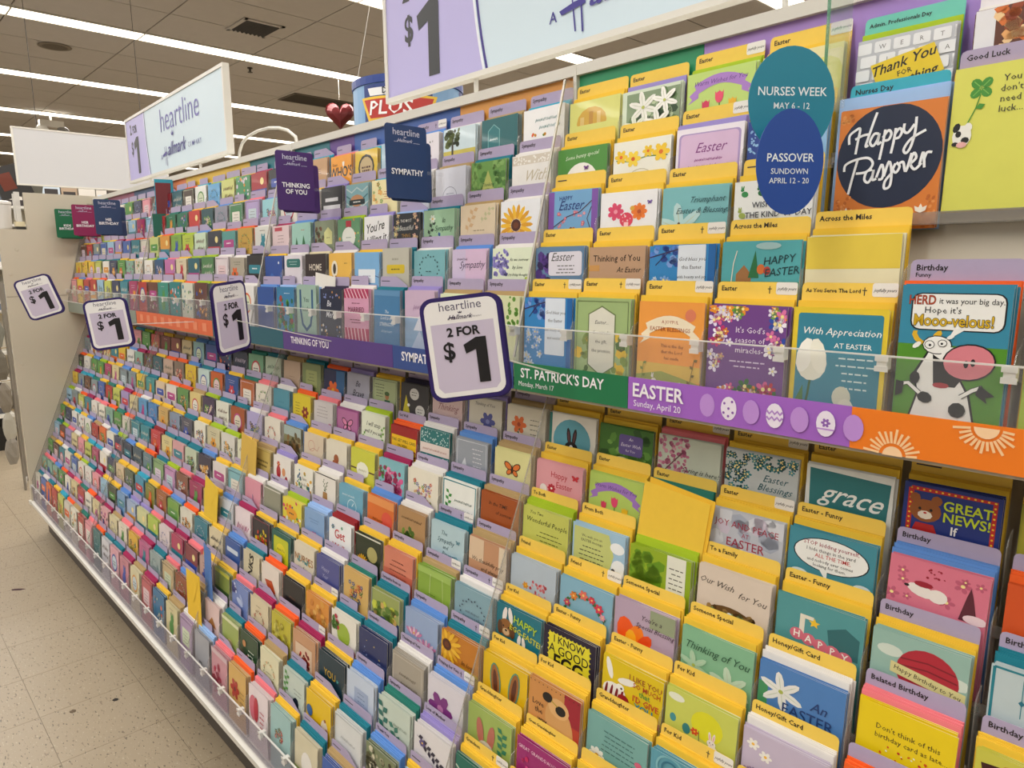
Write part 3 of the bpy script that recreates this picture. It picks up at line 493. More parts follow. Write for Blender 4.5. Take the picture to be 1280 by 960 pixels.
S('L2', 6, L_, 'Birthday', 'o', D('#d8602a', 'orange card with a cut avocado', ('ell', .0, .45, .3, .36, '#c8d46a', 18), ('ell', .0, .5, .14, .16, '#e6e2d8', 14), ('ring', 0, .5, .15, .01, '#444')))
S('L3', 0, Y, 'To Both', 'l', D('#cdd06e', 'lime card reading You Two Wonderful People', ('txt', 'You Two', -.2, .12, .08, '#3a4a20', 0, .3), ('txt', 'Wonderful People', .02, .28, .12, '#3a4a20', 0, .3), ('tl', .1, .42, .6, 3, '#6a7030', .08)))
S('L3', 1, Y, 'From Both', 'y', D('#a9c8dc', 'pale blue card with a lime verse panel and white sheep', ('poly', [(-.47, .06), (.2, .06), (.3, .4), (.2, .8), (-.47, .8)], '#c9cf86'), ('txt', 'We wish you an', -.12, .22, .06, '#333', .1), ('txt', 'EASTER message', -.12, .3, .06, '#333', .1), ('tl', -.12, .38, .5, 4, '#4a4a3a', .08), ('ell', .36, .25, .13, .1, '#eef0f0'), ('ell', .4, .6, .14, .16, '#eef0f0'), ('ell', .3, .66, .04, .05, '#334', 8)))
S('L3', 2, Y, '', 'l', D('#9cb52c', 'bright green tree card with a white verse strip', ('scatter', -.48, .1, .0, .6, 30, ['#6f9a1e', '#86aa28'], .1, 3), ('rect', .12, .0, .42, .9, '#e6e6d8'), ('tl', .27, .2, .24, 6, '#5a5a48', .08)))
S('L3', 3, Y, 'To a Family', 'y', D('#ddcfc0', 'beige nest card reading Our Wish for You', ('txt', 'Our Wish', -.24, .27, .12, '#4a4038', 0, .4, -2), ('txt', 'for You', .26, .34, .12, '#4a4038', 0, .4, -2), ('ell', -.02, .72, .36, .2, '#7a5c38', 20), ('scatter', -.35, .58, .32, .75, 40, ['#5a4024', '#a88a58', '#8aa06a'], .035, 5), ('egg', -.02, .66, .12, '#dfe8ea'), ('egg', .12, .68, .11, '#cfe0e6')))
S('L3', 4, Y, 'Easter - Funny', 'y', D('#5fa0a2', 'teal card with lettered pink bubbles reading Happy', ('poly', [(.1, .3), (.3, .2), (.46, .3), (.46, .6), (.15, .6)], '#3a7478'), ('rect', -.22, .22, -.16, .5, '#e6e0d0'), ('rect', -.22, .2, -.06, .25, '#e6e0d0'), ('star', -.05, .28, .07, '#f0c83a'), *[('ell', -.24+.14*i, .5+.025*i, .085, .085, '#d8788a', 12) for i in range(5)], *[('txt', 'HAPPY'[i], -.24+.14*i, .54+.025*i, .12, '#f4efe6', .7) for i in range(5)]))
S('L3', 5, L_, 'Birthday', 'y', D('#9fbfb4', 'sage card with a red striped balloon reading Happy Birthday to You', ('ell', -.3, .25, .14, .08, '#d3ddd2'), ('ell', .4, .4, .14, .08, '#d3ddd2'), ('ell', .1, .44, .32, .34, '#b83244', 22), ('strip', [(-.18, .3), (.1, .26), (.38, .3)], .02, '#8a2434'), ('strip', [(-.2, .4), (.1, .36), (.4, .4)], .02, '#8a2434'), ('poly', [(-.28, .38), (.49, .5), (.49, .65), (-.28, .53)], '#dcd49c'), ('txt', 'Happy Birthday to You', .1, .54, .075, '#4a3a2a', .2, 0, -9)))
S('L3', 6, L_, 'Birthday -', 't', D('#c3d0d2', 'silver card with teal edge and a black cake', ('frame', 1.2, .03, .03, '#2a8a98'), ('line', -.2, .1, -.2, .6, .008, '#3a8a98'), ('ell', -.2, .4, .03, .04, '#2a7a90', 4), ('ell', .2, .65, .18, .1, '#2a2628'), ('flower', .15, .55, .1, '#2a2628', '#444')))
S('L4', 0, Y, 'Friend', 'y', D('#bcc8d2', 'pale blue grey card with a small pink flower cluster', ('scatter', -.05, .35, .3, .7, 34, ['#c8505a', '#d87a80', '#e6a0a0'], .028, 5), ('flower', -.15, .5, .07, '#e0a030'), ('scatter', -.3, .6, .35, .75, 14, ['#c86a50', '#8a9a7a'], .02, 6)))
S('L4', 1, Y, 'Friend', 'y', D('#8fb9cc', 'blue card with an arch of orange and pink flowers', ('arch',), ('tl', .0, .55, .4, 3, '#3a6a80', .09)), cross=1, logo=1)
S('L4', 2, Y, 'Someone Special', 'y', D('#bda9bc', "lilac card with an orange tulip reading You're a Special Blessing", ('rect', .1, .0, .5, .3, '#9fa88a'), ('ell', -.28, .55, .16, .28, '#f0641e', 12, -10), ('ell', -.12, .6, .14, .26, '#f48a1e', 12, 10), ('ell', -.2, .65, .1, .2, '#f6b82a', 10), ('ell', .02, .62, .1, .2, '#e85a20', 10, 30), ('txt', "You're a", .12, .22, .1, '#4a3040', 0, .35), ('txt', 'Special Blessing', .18, .36, .1, '#4a3040', 0, .35)))
S('L4', 3, Y, 'Someone Special', 'y', D('#8fbf9c', 'green lily card reading Thinking of You', ('lily', .2, .65, .28, '#c8dcc4'), ('lily', -.3, .55, .22, '#b4d2b4'), ('txt', 'Thinking of You', .0, .3, .14, '#2f6048', 0, .35)))
S('L4', 4, Y, 'Honey/Gift Card', 'w', D('#5b8cc4', 'blue card with a white lily reading An Easter', ('rect', -.5, .3, -.38, .8, '#4f9a6a'), ('lily', -.22, .35, .26, '#e8e8e2'), ('txt', 'An', .22, .42, .16, '#2a4a80', .2, .3), ('txt', 'EASTER', .1, .62, .18, '#2a4a80', .2)))
S('L4', 5, L_, 'Belated Birthday', 'p', D('#ecd21c', "bright yellow card reading Don't think of this birthday card as late", ('txt', "Don't think of this", .02, .32, .09, '#4a3a1a', .1), ('txt', 'birthday card as late...', .06, .44, .085, '#4a3a1a', .1), ('scatter', -.25, .5, .25, .8, 24, ['#d8641e', '#c83a2a', '#f0f0e0'], .014, 5), ('ell', .1, .85, .12, .08, '#efe9e0'), ('ell', -.02, .82, .1, .07, '#c03030')))
S('L4', 6, L_, 'Birthday', 'y', D('#d0cc5a', 'lime card with a slice of chocolate cake', ('poly', [(-.45, .15), (-.1, .1), (.1, .4), (-.4, .4)], '#4a1e20'), ('poly', [(-.4, .4), (.1, .4), (.08, .6), (-.38, .6)], '#d87a8a'), ('ell', -.2, .15, .07, .07, '#b82a3a'), ('poly', [(.15, .35), (.35, .35), (.3, .6), (.2, .6)], '#e08a9a')))
S('L5', 0, Y, 'For Kid', 'y', D('#23808f', 'teal puppy card with bunny ears reading Happy', ('ell', -.3, .18, .05, .16, '#ece6e0', 9, 10), ('ell', -.17, .16, .05, .16, '#ece6e0', 9, -10), ('ell', -.26, .42, .16, .17, '#9a6a3a', 14), ('ell', -.4, .45, .06, .14, '#6a4424', 9), ('ell', -.12, .45, .06, .14, '#6a4424', 9), ('ell', -.26, .5, .08, .07, '#d8b890', 9), ('ell', -.26, .47, .03, .022, '#1a1412', 7), ('ell', -.32, .4, .02, .02, '#111', 6), ('ell', -.2, .4, .02, .02, '#111', 6), ('ell', .04, .55, .04, .12, '#ece6e0', 8, 8), ('ell', .14, .56, .04, .12, '#ece6e0', 8, -8), ('ell', .08, .75, .14, .12, '#8a5430'), ('txt', 'HAPPY', .15, .28, .17, '#b8d23a', .7, 0, -8), ('txt', 'EGG-EASTER!', .2, .46, .13, '#d8d83a', .5, 0, -8)), n2=2)
S('L5', 1, Y, 'Easter - Funny', 'y', D('#2c2440', 'yellow scalloped card reading I know a good egg', ('rect', -.42, .07, .42, 1.3, '#e6dc3c'), ('scallop',), ('txt', 'I KNOW', .0, .25, .16, '#1c1c22', .6), ('txt', 'A GOOD', .0, .44, .19, '#1c1c22', .2), ('txt', 'EGG', .0, .7, .3, '#1c1c22', 1.2)), dz=.004)
S('L5', 2, Y, 'Easter - Funny', 'y', D('#e2c81e', 'yellow cartoon rabbit card reading I like you so much', ('ell', -.38, .18, .05, .18, '#efece4', 10, -15), ('ell', -.08, .28, .16, .06, '#efece4', 10, -15), ('ell', -.28, .55, .2, .16, '#f0ede6', 14), ('stripes',), ('ell', -.12, .6, .1, .09, '#a82a34', 10), ('ell', -.18, .42, .07, .06, '#f4f2ea', 9), ('ell', -.16, .43, .02, .02, '#222', 6), ('txt', 'I LIKE YOU', .22, .2, .11, '#a8622a', .5), ('txt', 'SO MUCH', .25, .3, .1, '#b84a24', .5), ('txt', 'that', .22, .4, .11, '#4a9a4a', .5), ('txt', "I'D GIVE", .24, .52, .12, '#c83a3a', .5), ('txt', 'YOU', .22, .65, .14, '#3a9ab0', .9), ('txt', 'A WHOLE', .24, .77, .12, '#c83a3a', .5)))
S('L5', 3, Y, 'For Kid', 'y', D('#cfd46a', 'lime egg hunt card with a white bunny', ('ell', -.35, .12, .12, .06, '#e8ead8'), ('ell', .1, .35, .22, .22, '#e0dc2e', 16), ('egg', -.38, .45, .13, '#4f9aa0'), ('egg', -.18, .52, .16, '#3f8a8a'), ('flower', -.06, .5, .06, '#d8502a'), ('bunny', .18, .55, .22, '#ece6e0'), ('ell', .2, .68, .08, .12, '#ece6e0'), ('line', 0, .45, .02, .75, .01, '#7a7a5a')))
S('L5', 4, Y, 'Honey/Gift Card', 'w', D('#cbbfd2', 'lilac card with daisies on a stack of white envelopes', ('flower', -.38, .2, .08, '#f2efe8'), ('flower', -.22, .3, .08, '#f2efe8'), ('txt', 'Happy', .1, .38, .09, '#6a3a6a', 0, .3), ('txt', 'Easter', .05, .6, .22, '#6a2a5a', 0, .4), ('scatter', -.45, .5, -.2, .9, 12, ['#9a86a8'], .06, 5, True)))
S('L5', 5, L_, 'Congratulations', 'o', D('#e6e9d8', 'white and green congratulations card', ('scatter', -.4, .2, .4, .8, 20, ['#6a9a4a', '#e08a3a'], .04, 5, True)))
S('L6', 0, Y, 'For Kid', 'y', D('#e8c41e', 'yellow card with brown bunny ears', ('ell', -.2, .45, .12, .34, '#5fa08a', 14, -6), ('ell', -.2, .45, .095, .31, '#a8703a', 14, -6), ('ell', -.2, .47, .05, .24, '#6a3a28', 12, -6), ('ell', .22, .42, .12, .34, '#5fa08a', 14, 8), ('ell', .22, .42, .095, .31, '#a8703a', 14, 8), ('ell', .22, .44, .05, .24, '#6a3a28', 12, 8), ('ell', 0, .85, .25, .2, '#efe9e0', 14)))
S('L6', 1, Y, 'For Kid', 'y', D('#d49a5c', 'tan card of a dog wearing black sunglasses', ('rect', .2, .0, .5, .5, '#a8283c'), ('rect', .3, .5, .5, 1.2, '#c04a34'), ('ell', .12, .62, .26, .42, '#d8a86c', 18, -14), ('ell', .1, .32, .2, .17, '#e2b880', 14), ('ell', -.12, .22, .1, .085, '#15151a', 12, -20), ('ell', .14, .34, .1, .085, '#15151a', 12, -20), ('line', -.04, .24, .08, .29, .02, '#b8a030'), ('txt', 'Love', -.3, .45, .12, '#2a1a14', .2), ('txt', 'the', -.28, .58, .12, '#2a1a14', .2), ('txt', 'way', -.2, .72, .12, '#2a1a14', .2), ('txt', 'I you', -.18, .86, .12, '#2a1a14', .2), ('holes',), ('scatter', -.1, .92, .45, 1.15, 20, ['#a8283c', '#c83a4a'], .05, 3)), dz=.012, dy=.006)
S('L6', 2, Y, 'Granddaughter', 'y', D('#84b4ae', 'sage card with white daisies and a small verse', ('tl', .05, .18, .6, 5, '#4f7a76', .08), ('flower', -.3, .66, .14, '#f0efe8', '#e0b030', 8), ('flower', -.05, .85, .13, '#f0efe8', '#e0b030', 8), ('ell', .38, .42, .06, .05, '#d8708a'), ('flower', .12, .8, .08, '#c83a7a')))
S('L6', 3, Y, 'For Kid', 'y', D('#6aa8b8', 'blue card with a coiled shell print', ('ring', -.2, .2, .12, .03, '#3f8096'), ('ring', -.2, .2, .2, .03, '#8ac0c8')), cross=1, logo=1)
S('L7', 0, Y, 'Granddaughter', 'y', D('#a9bd6a', 'green card with two pink bunny ears and carrots', ('ell', -.2, .42, .08, .25, '#c07a6a', 12, -8), ('ell', .05, .45, .08, .25, '#c07a6a', 12, 8), ('ell', -.06, .72, .18, .16, '#dcd6c6'), ('branch', .3, .7, .3, .2, '#3f8a6a', 7, .14), ('ell', .3, .8, .05, .16, '#e0702a', 8)))
S('L7', 1, Y, 'Great Granddaughter', 'y', D('#a8327c', 'magenta card lettered Great Granddaughter', ('txt', 'GREAT GRANDDAUGHTER', .0, .18, .075, '#f0c8dc', .3), ('scatter', -.4, .3, .4, .9, 20, ['#d85a9a', '#c82a6a'], .04, 5)))
S('L7', 2, Y, '', 'y', D('#7aa0c8', 'blue card cut by the picture edge'))
S('L8', 0, Y, 'Grandson', 'y', D('#2a7a6a', 'green card with yellow zigzags', *[('strip', [(-.48+.12*i, .2+.16*j+(.07 if i % 2 else 0)) for i in range(9)], .035, '#e0c030' if j % 2 else '#d8e0d0') for j in range(4)]), logo=1, cross=1)
# --- sympathy section, upper tiers
def Q(t, c, env, bg, desc, *ops, **k): S(t, c, k.pop('tab', L_), k.pop('txt', 'Sympathy' if -6 < c < 0 else ''), env, D(bg, desc, *ops), **k)
Q('U1', -1, 'a', '#f0f0f0', 'white card with small flowers and green script', ('script', .1, .25, .6, '#2f8a8a', .05), ('script', .15, .4, .5, '#2f8a8a', .05), ('scatter', -.4, .5, .4, .62, 8, ['#e06a3a', '#e0b040', '#6aa04a'], .035, 4))
Q('U1', -2, 'k', '#1d6f74', 'dark teal card with an outlined panel', ('poly', [(-.32, .25), (-.15, .12), (.02, .25), (.02, .7), (-.32, .7)], '#7ab0b0'), ('poly', [(-.3, .26), (-.15, .14), (.0, .26), (.0, .7), (-.3, .7)], '#2a7f84'), ('script', -.15, .45, .22, '#d0e6e4', .04))
Q('U1', -3, 'w', '#cfe0e6', 'photo card of a lone tree in a golden field', ('rect', -.5, .5, .5, 1, '#cfc25a'), ('rect', -.24, .2, -.18, .6, '#3a2e1e'), ('scatter', -.42, .05, .0, .4, 40, ['#4a5a26', '#66742e', '#2e3a18'], .06, 4))
Q('U1', -4, 'b', '#e6e2e8', 'white card with grey sketch', ('scatter', -.3, .2, .3, .6, 20, ['#999'], .03, 4), logo=1, cross=1)
Q('U1', -5, 'w', '#b7cfdc', 'pale blue card with a dark wreath', ('wreath', 0, .4, .26, '#3a4a5a'))
Q('U1', -6, 'a', '#e2c334', 'yellow card with a black round badge', ('ell', 0, .48, .36, .36, '#26241e', 12), ('ell', 0, .48, .29, .29, '#c8b48a', 14), ('tl', 0, .45, .4, 2, '#5a2a1a', .09, .05))
Q('U1', -7, 'p', '#f0a828', "orange card lettered Who's", ('txt', "WHO'S", .0, .6, .34, '#1c1a16', 1), ('txt', 'Guess', -.3, .28, .1, '#6a2a10', .4), ('tulip', .12, .25, .16, '#f4efe6', '#f4efe6'))
Q('U1', -8, 'a', '#c9a37a', 'tan card with brown stripes', ('tl', 0, .3, .5, 3, '#6a4a2a'))
Q('U1', -9, 'n', '#22262c', 'black card with a thin gold sprig', ('branch', -.2, .8, .2, .4, '#8a7a4a'))
Q('U2', -1, 'w', '#eceae6', 'white card with a lace band reading With', ('rect', -.5, .02, .5, .2, '#d8d0c2'), ('scatter', -.48, .04, .48, .18, 40, ['#f2f0ea'], .02, 3), ('txt', 'With', .1, .55, .28, '#c9bfa8', 0, .5))
Q('U2', -2, 't', '#7aa45c', 'green curtain patterned card reading Thinking of You', ('scatter', -.48, .0, -.1, .9, 30, ['#5f8a48', '#8fb46c'], .07, 3), ('scatter', .15, .0, .48, .9, 30, ['#5f8a48', '#8fb46c'], .07, 5), ('poly', [(-.25, .8), (0, .2), (.25, .8)], '#b9bf74'), ('txt', 'Thinking', .0, .55, .1, '#2f6040', 0, .3), ('txt', 'of You', .0, .67, .1, '#2f6040', 0, .3))
Q('U2', -3, 'k', '#dcdee8', 'pale lilac card with a fine grey circle', ('ring', -.02, .68, .23, .012, '#8a90a0'), ('tl', -.02, .6, .25, 2, '#8a90a0'))
Q('U2', -4, 'w', '#d6dae2', 'pale grey card behind the sympathy flag', ('script', 0, .4, .5, '#7a8090'))
Q('U2', -5, 'a', '#efe6b8', 'cream card with orange blossoms', ('scatter', -.45, .1, -.1, .9, 20, ['#f0a850', '#f4c070', '#8ab070'], .06, 5, True), ('tl', .15, .3, .45, 4, '#c86a3a'))
Q('U2', -6, 'k', '#8fb6bc', 'teal zigzag card with a tan banner', *[('strip', [(-.48+.24*i, .1+.2*j+(.12 if i % 2 else 0)) for i in range(5)], .04, '#4f8088' if j % 2 else '#c6d4d2') for j in range(4)], ('ell', 0, .45, .3, .16, '#c99a72'), ('rect', -.35, .42, .35, .56, '#3a4a4a'), ('tl', 0, .47, .5, 1, '#e0e0d8', .06, .03))
Q('U2', -7, 'v', '#25242a', 'black card with a white lower label', ('rect', -.4, .5, .4, .9, '#dfe0e4'), ('rect', -.3, .3, .3, .4, '#dfe0e4'), ('script', 0, .66, .5, '#667'))
Q('U3', -1, 'w', '#eceef2', 'white card with a big yellow sunflower', ('sunf', -.1, .5, .42))
Q('U3', -2, 'k', '#e2d2b8', 'beige card with faint leaves', ('branch', -.3, .6, -.1, .1, '#d8b890', 6, .14), ('branch', .1, .4, .4, .1, '#c9c8a0', 6, .1), ('tl', .05, .55, .5, 1, '#9a8a6a'), ('tl', .05, .68, .5, 1, '#6a9a9a'))
Q('U3', -3, 't', '#a3c6a6', 'sage sympathy card with dark stems and blue foliage', ('rect', -.5, .65, .5, 1, '#4f90a8'), ('branch', -.45, .9, -.2, .3, '#2f4a3a', 8, .12), ('branch', -.1, .9, .05, .6, '#2a5a9a', 5, .12), ('txt', 'In', .15, .3, .14, '#2f5a4a', 0, .4), ('txt', 'Sympathy', .15, .48, .15, '#2f5a4a', 0, .4), ('flower', -.2, .2, .1, '#dfe8dc'))
Q('U3', -4, 's', '#1b222c', 'black floral card reading The most beautiful thing', ('scatter', -.48, .0, -.3, .9, 14, ['#b8a080', '#8a9a8a'], .06, 3, True), ('scatter', .3, .0, .48, .9, 14, ['#b8a080', '#d8b0a0'], .06, 4, True), ('txt', 'THE MOST', 0, .22, .09, '#d6d6d0', .2), ('txt', 'Beautiful', 0, .42, .15, '#d6d6d0', 0, .3), ('txt', 'THING', 0, .6, .11, '#b8924a', .2), txt='')
Q('U3', -5, 'v', '#ededee', "white card lettered You're killing it in black brush", ('txt', "You're", -.05, .38, .28, '#1c1c20', .4, .3, 8), ('txt', 'killing it', .0, .68, .26, '#1c1c20', .4, .3, 8), txt='')
Q('U3', -6, 'l', '#6f9f7a', 'green confetti card with a white scalloped badge', ('scatter', -.48, .0, .48, .9, 26, ['#e0a050', '#b8d070', '#3f7a5a'], .04, 3), ('ell', 0, .5, .3, .28, '#e8ebe4', 16), ('rect', -.12, .05, .12, .22, '#b83a4a'), ('tl', 0, .5, .35, 1, '#4a7a5a'), txt='')
Q('U3', -7, 'v', '#8f9a80', 'olive card with a pale house shape', ('poly', [(.0, .35), (.2, .2), (.4, .35), (.4, .7), (0, .7)], '#d6d69a'), ('scatter', -.45, .2, -.05, .7, 20, ['#5a5a3a', '#7a4a2a'], .06, 5), ('tl', .2, .5, .25, 1, '#4a4a3a'), txt='')
Q('U3', -8, 'b', '#a7d0c4', 'mint card with two green pine trees', ('poly', [(-.35, .8), (-.25, .4), (-.12, .8)], '#2f7a4a'), ('poly', [(.0, .8), (.12, .35), (.26, .8)], '#2f7a4a'), ('poly', [(-.15, .8), (-.04, .6), (.06, .8)], '#dfe8e4'), ('tl', .1, .2, .3, 1, '#d87a5a'), txt='')
Q('U3', -9, 'm', '#e3cfd2', 'pink and grey patterned card with red blocks', ('rect', -.35, .05, .1, .16, '#c04a5a'), ('tl', 0, .3, .5, 3, '#7a5a60', .1), ('scatter', -.45, .65, .45, .9, 12, ['#c83a50'], .07, 3), txt='')
Q('U4', -1, 'w', '#e2ead2', 'white card with purple lilac blossoms and verse', ('scatter', -.48, .05, -.08, .55, 50, ['#8f88cc', '#a9a2dc', '#6f68b0'], .045, 3), ('leaf', -.3, .85, .35, -30, '#7aa84a', .25), ('txt', 'As we sorrow', .18, .26, .08, '#3a4a3a', 0, .4), ('txt', 'by love', .15, .42, .09, '#3a4a3a', 0, .4), ('txt', 'and joy bring thoughts', .12, .56, .07, '#3a4a3a', 0, .4), ('txt', 'with care', .18, .7, .08, '#3a4a3a', 0, .4), ('scatter', .3, .6, .48, .9, 12, ['#b8cc50'], .06, 3))
Q('U4', -2, 'b', '#dcc2dc', 'pink and lilac blended sympathy card', ('rect', -.5, 0, -.1, 1.3, '#d3c6e0'), ('txt', 'Sympathy', .08, .4, .19, '#5a4a6a', 0, .45, 2), ('script', -.2, .22, .3, '#6a5a7a', .04))
Q('U4', -3, 'w', '#83b8bf', 'teal sympathy card with a dark leafy wreath', ('wreath', 0, .42, .3, '#24444a'), ('txt', 'Sympathy', .0, .74, .14, '#24444a', 0, .4), ('tl', 0, .46, .3, 1, '#3a5a60'))
Q('U4', -4, 't', '#c3c1b4', 'grey card with a mustard label', ('rr', -.34, .4, .34, .62, '#d8c02a', .05), ('tl', 0, .24, .4, 1, '#a5a396', .06, .05), ('tl', 0, .5, .5, 1, '#6a6020', .06, .03), txt='', tall=1)
Q('U4', -5, 'y', '#86b8e0', 'blue card with a white banner', ('rect', -.34, .42, .34, .76, '#e8eef2'), ('tl', 0, .58, .5, 1, '#3a5a80'), ('line', -.5, .58, -.34, .62, .02, '#3a4a8a'), ('line', .34, .58, .5, .62, .02, '#3a4a8a'), txt='', envfront=1)
Q('U4', -6, 'w', '#eec25a', 'golden card with a beehive', ('ell', -.25, .4, .14, .22, '#efe8d8'), ('ell', -.25, .4, .07, .14, '#4a3a20'), ('scatter', -.45, .6, .0, .85, 20, ['#b08a2a', '#8a9a3a'], .05, 3), ('tl', .25, .25, .2, 1, '#8a6a2a'), txt='')
Q('U4', -7, 'c', '#35201c', 'dark brown card lettered Home', ('txt', 'HOME', .0, .45, .22, '#e0d6c8', .4), ('poly', [(-.35, .9), (-.1, .6), (.3, .68), (.4, .9)], '#e6e0d8'), txt='')
Q('U4', -8, 'w', '#e2dce4', 'white card with a teal plaque', ('rr', -.38, .1, .4, .36, '#1f7a74', .08), ('tl', 0, .18, .5, 2, '#cfe4e0', .08), ('rect', -.25, .6, -.1, .85, '#b0a8b0'), txt='')
Q('U4', -9, 'y', '#2b56a4', 'deep blue card with mountains', ('poly', [(-.5, .8), (-.1, .5), (.2, .7), (.5, .5), (.5, 1.2), (-.5, 1.2)], '#3f73bc'), ('ell', .3, .2, .04, .04, '#e0e6f0'), txt='')
Q('U5', -1, 'k', '#d9dcb6', 'white and green card at the front behind the price tag', ('scatter', .2, .0, .48, .5, 16, ['#6a9a3a'], .04, 3), )
Q('U5', -2, 'k', '#dfe6c8', 'pale card with grey green capital letters', ('txt', 'MISSING', -.1, .25, .22, '#aab08a', .5))
Q('U5', -3, 'v', '#cdb6cc', 'lilac and blue lighthouse card', ('rect', -.5, .55, .5, 1.4, '#8fb0d0'), ('script', .05, .35, .5, '#8a5a90', .08), ('poly', [(-.2, .8), (0, .5), (.2, .8)], '#dfe2ee'), ('poly', [(-.3, 1.2), (0, .8), (.3, 1.2)], '#b9c8e0'))
Q('U5', -4, 't', '#4f86b0', 'steel blue card reading The Lord is the strength', ('rect', -.5, 0, .5, .12, '#6a9ac0'), ('txt', 'The', 0, .5, .1, '#e8eef4', 0, .3), ('txt', 'Lord is the', 0, .64, .11, '#e8eef4', 0, .3), ('txt', 'STRENGTH', 0, .78, .11, '#e8eef4', 0), ('txt', 'of my heart', 0, .92, .09, '#c0d2e2'), txt='')
Q('U5', -5, 'w', '#d7a3bd', 'pink card with diagonal weave bands', ('rect', -.5, .0, .5, .2, '#b8406a'), ('rect', -.5, .85, .5, 1.4, '#b8406a'), *[('line', -.5+.14*i, .0, -.36+.14*i, .2, .03, '#f0d8e0') for i in range(7)], *[('line', -.5+.14*i, .85, -.36+.14*i, 1.4, .03, '#f0d8e0') for i in range(7)], ('txt', 'MARRIED', 0, .5, .16, '#7a2a4a', 0), ('tl', 0, .3, .5, 1, '#7a2a4a'), ('tl', 0, .66, .5, 2, '#7a2a4a'), txt='')
Q('U5', -6, 'd', '#1e2644', 'navy starry card reading Be Merry', ('txt', 'Be', -.1, .4, .2, '#e2e4ea', .1, .3), ('txt', 'Merry', 0, .66, .2, '#e2e4ea', .1, .3), ('scatter', -.45, .05, .45, .2, 12, ['#d8a050', '#8a9ad0'], .025, 3), ('scatter', -.45, .85, .45, 1.3, 26, ['#d8a050', '#6a8ad0', '#e2e4ea'], .03, 4, True), txt='')
Q('U5', -7, 's', '#a3bdb0', 'sage card with a dark blue horseshoe', ('strip', [(-.3, .1), (-.3, .6), (-.2, .95), (0, 1.08), (.2, .95), (.3, .6), (.3, .1)], .09, '#2f5f8a'), ('txt', 'You', 0, .4, .17, '#2a4a4a', .1), ('txt', 'Lucky', 0, .62, .17, '#2a4a4a', .1), txt='', tall=1)
Q('U5', -8, 's', '#3a86b0', 'blue card with lush green leaves', ('scatter', -.4, .3, .5, 1.3, 40, ['#3a8a4a', '#5aa84a', '#246a44', '#b04a3a'], .09, 3), ('tl', .1, .15, .5, 1, '#d0e4f0'), txt='')
Q('U5', -9, 'b', '#2f5aa0', 'plain blue card beside the clear divider', ('rect', -.5, .6, .5, 1.4, '#27508e'), txt='')
# --- sympathy section, lower tiers (short notation)
def fl(x, y, r, c, cc='#f0d060'): return ('flower', x, y, r, c, cc)
def sc_(c, y=.3, w=.6): return ('script', 0, y, w, c, .06)
Q('L1', -1, 'k', '#d8d2c0', 'cream card with an orange daylily', ('flower', -.18, .4, .2, '#d8743a', '#a84a20'), ('branch', -.15, .9, -.18, .5, '#5a6a3a'), ('tl', .22, .25, .3, 4, '#5a5a50', .1))
Q('L1', -2, 'v', '#cfcabc', 'cream card with a purple iris', ('txt', 'Thinking of You', .0, .16, .09, '#4a4a50', 0, .3), ('flower', .1, .5, .22, '#5a5f9a', '#8a8fc0'), ('branch', -.2, .9, .1, .6, '#4a6a4a'), ('rect', -.5, 0, -.46, 1, '#5a5f9a'))
Q('L1', -3, 'w', '#cdb6b4', 'dusty pink card with white script', ('txt', 'Thinking', 0, .45, .2, '#8a5a60', 0, .5), ('script', .1, .65, .6, '#efe6e6', .08))
Q('L1', -4, 'd', '#3f3d40', 'charcoal card with a yellow moon and speech bubbles', ('ell', .0, .25, .17, .15, '#cfcfcb', 14), ('ell', .22, .65, .17, .15, '#cfcfcb', 14), ('poly', [(-.45, .9), (-.3, .3), (-.1, .9)], '#c9c032'), ('tl', 0, .2, .2, 2, '#444', .07), ('tl', .22, .6, .2, 2, '#444', .07), ('ell', -.2, .55, .05, .04, '#efefe6'), txt='')
Q('L1', -5, 'y', '#b3bf96', 'sage green comic card with a standing man', ('tl', -.2, .15, .45, 5, '#333', .08), ('ell', .1, .45, .08, .1, '#b8845a'), ('rect', .0, .55, .22, .9, '#3f7a5a'), ('ell', .1, .38, .1, .06, '#4a6a3a'), ('frame', 1.1, .04, .014, '#444'))
Q('L1', -6, 'v', '#a9a9b8', 'lavender grey card lettered Be brave', ('txt', 'Be', -.02, .35, .2, '#2f2f3a', .1, .4), ('txt', 'Brave', .0, .62, .22, '#2f2f3a', .1, .4), txt='')
Q('L1', -7, 'o', '#2f6a9a', 'orange and blue sunrise card', ('rect', -.5, 0, .1, .9, '#2a2f5a'), ('flower', -.05, .6, .3, '#e0702a', '#f0c040'), ('rect', -.5, .7, .5, 1, '#b8402a'), txt='')
Q('L1', -8, 't', '#8a9668', 'olive framed card', ('rr', -.3, .2, .3, .7, '#a8b078', .04), ('tl', 0, .3, .4, 3, '#4a5434', .1), txt='')
Q('L1', -9, 'k', '#c2ab96', 'plain beige pink card', ('tl', 0, .5, .5, 1, '#9a8270'), txt='')
Q('L2', -1, 'k', '#e0dca2', 'pale yellow card with an orange butterfly', ('butterfly', .0, .42, .36, '#e0823a'), ('script', .3, .75, .3, '#a88a4a', .03))
Q('L2', -2, 'b', '#a3a9b2', 'silver grey verse card', ('frame', 1.2, .05, .014, '#dfe2e6'), ('tl', .18, .2, .35, 6, '#e8e8ea', .1), ('poly', [(-.4, .8), (-.2, .45), (-.1, .8)], '#d6dade'))
Q('L2', -3, 'w', '#2f7f80', 'teal snow card with a pale pink band', ('scatter', -.48, .02, .48, .34, 60, ['#cfe2e0'], .018, 3), ('rect', -.5, .36, .5, .62, '#e6d8d2'), ('script', 0, .52, .8, '#b88a80', .04), ('scatter', -.48, .65, .48, .95, 50, ['#cfe2e0'], .018, 4), ('frame', 1.2, .0, .02, '#e6ecea'))
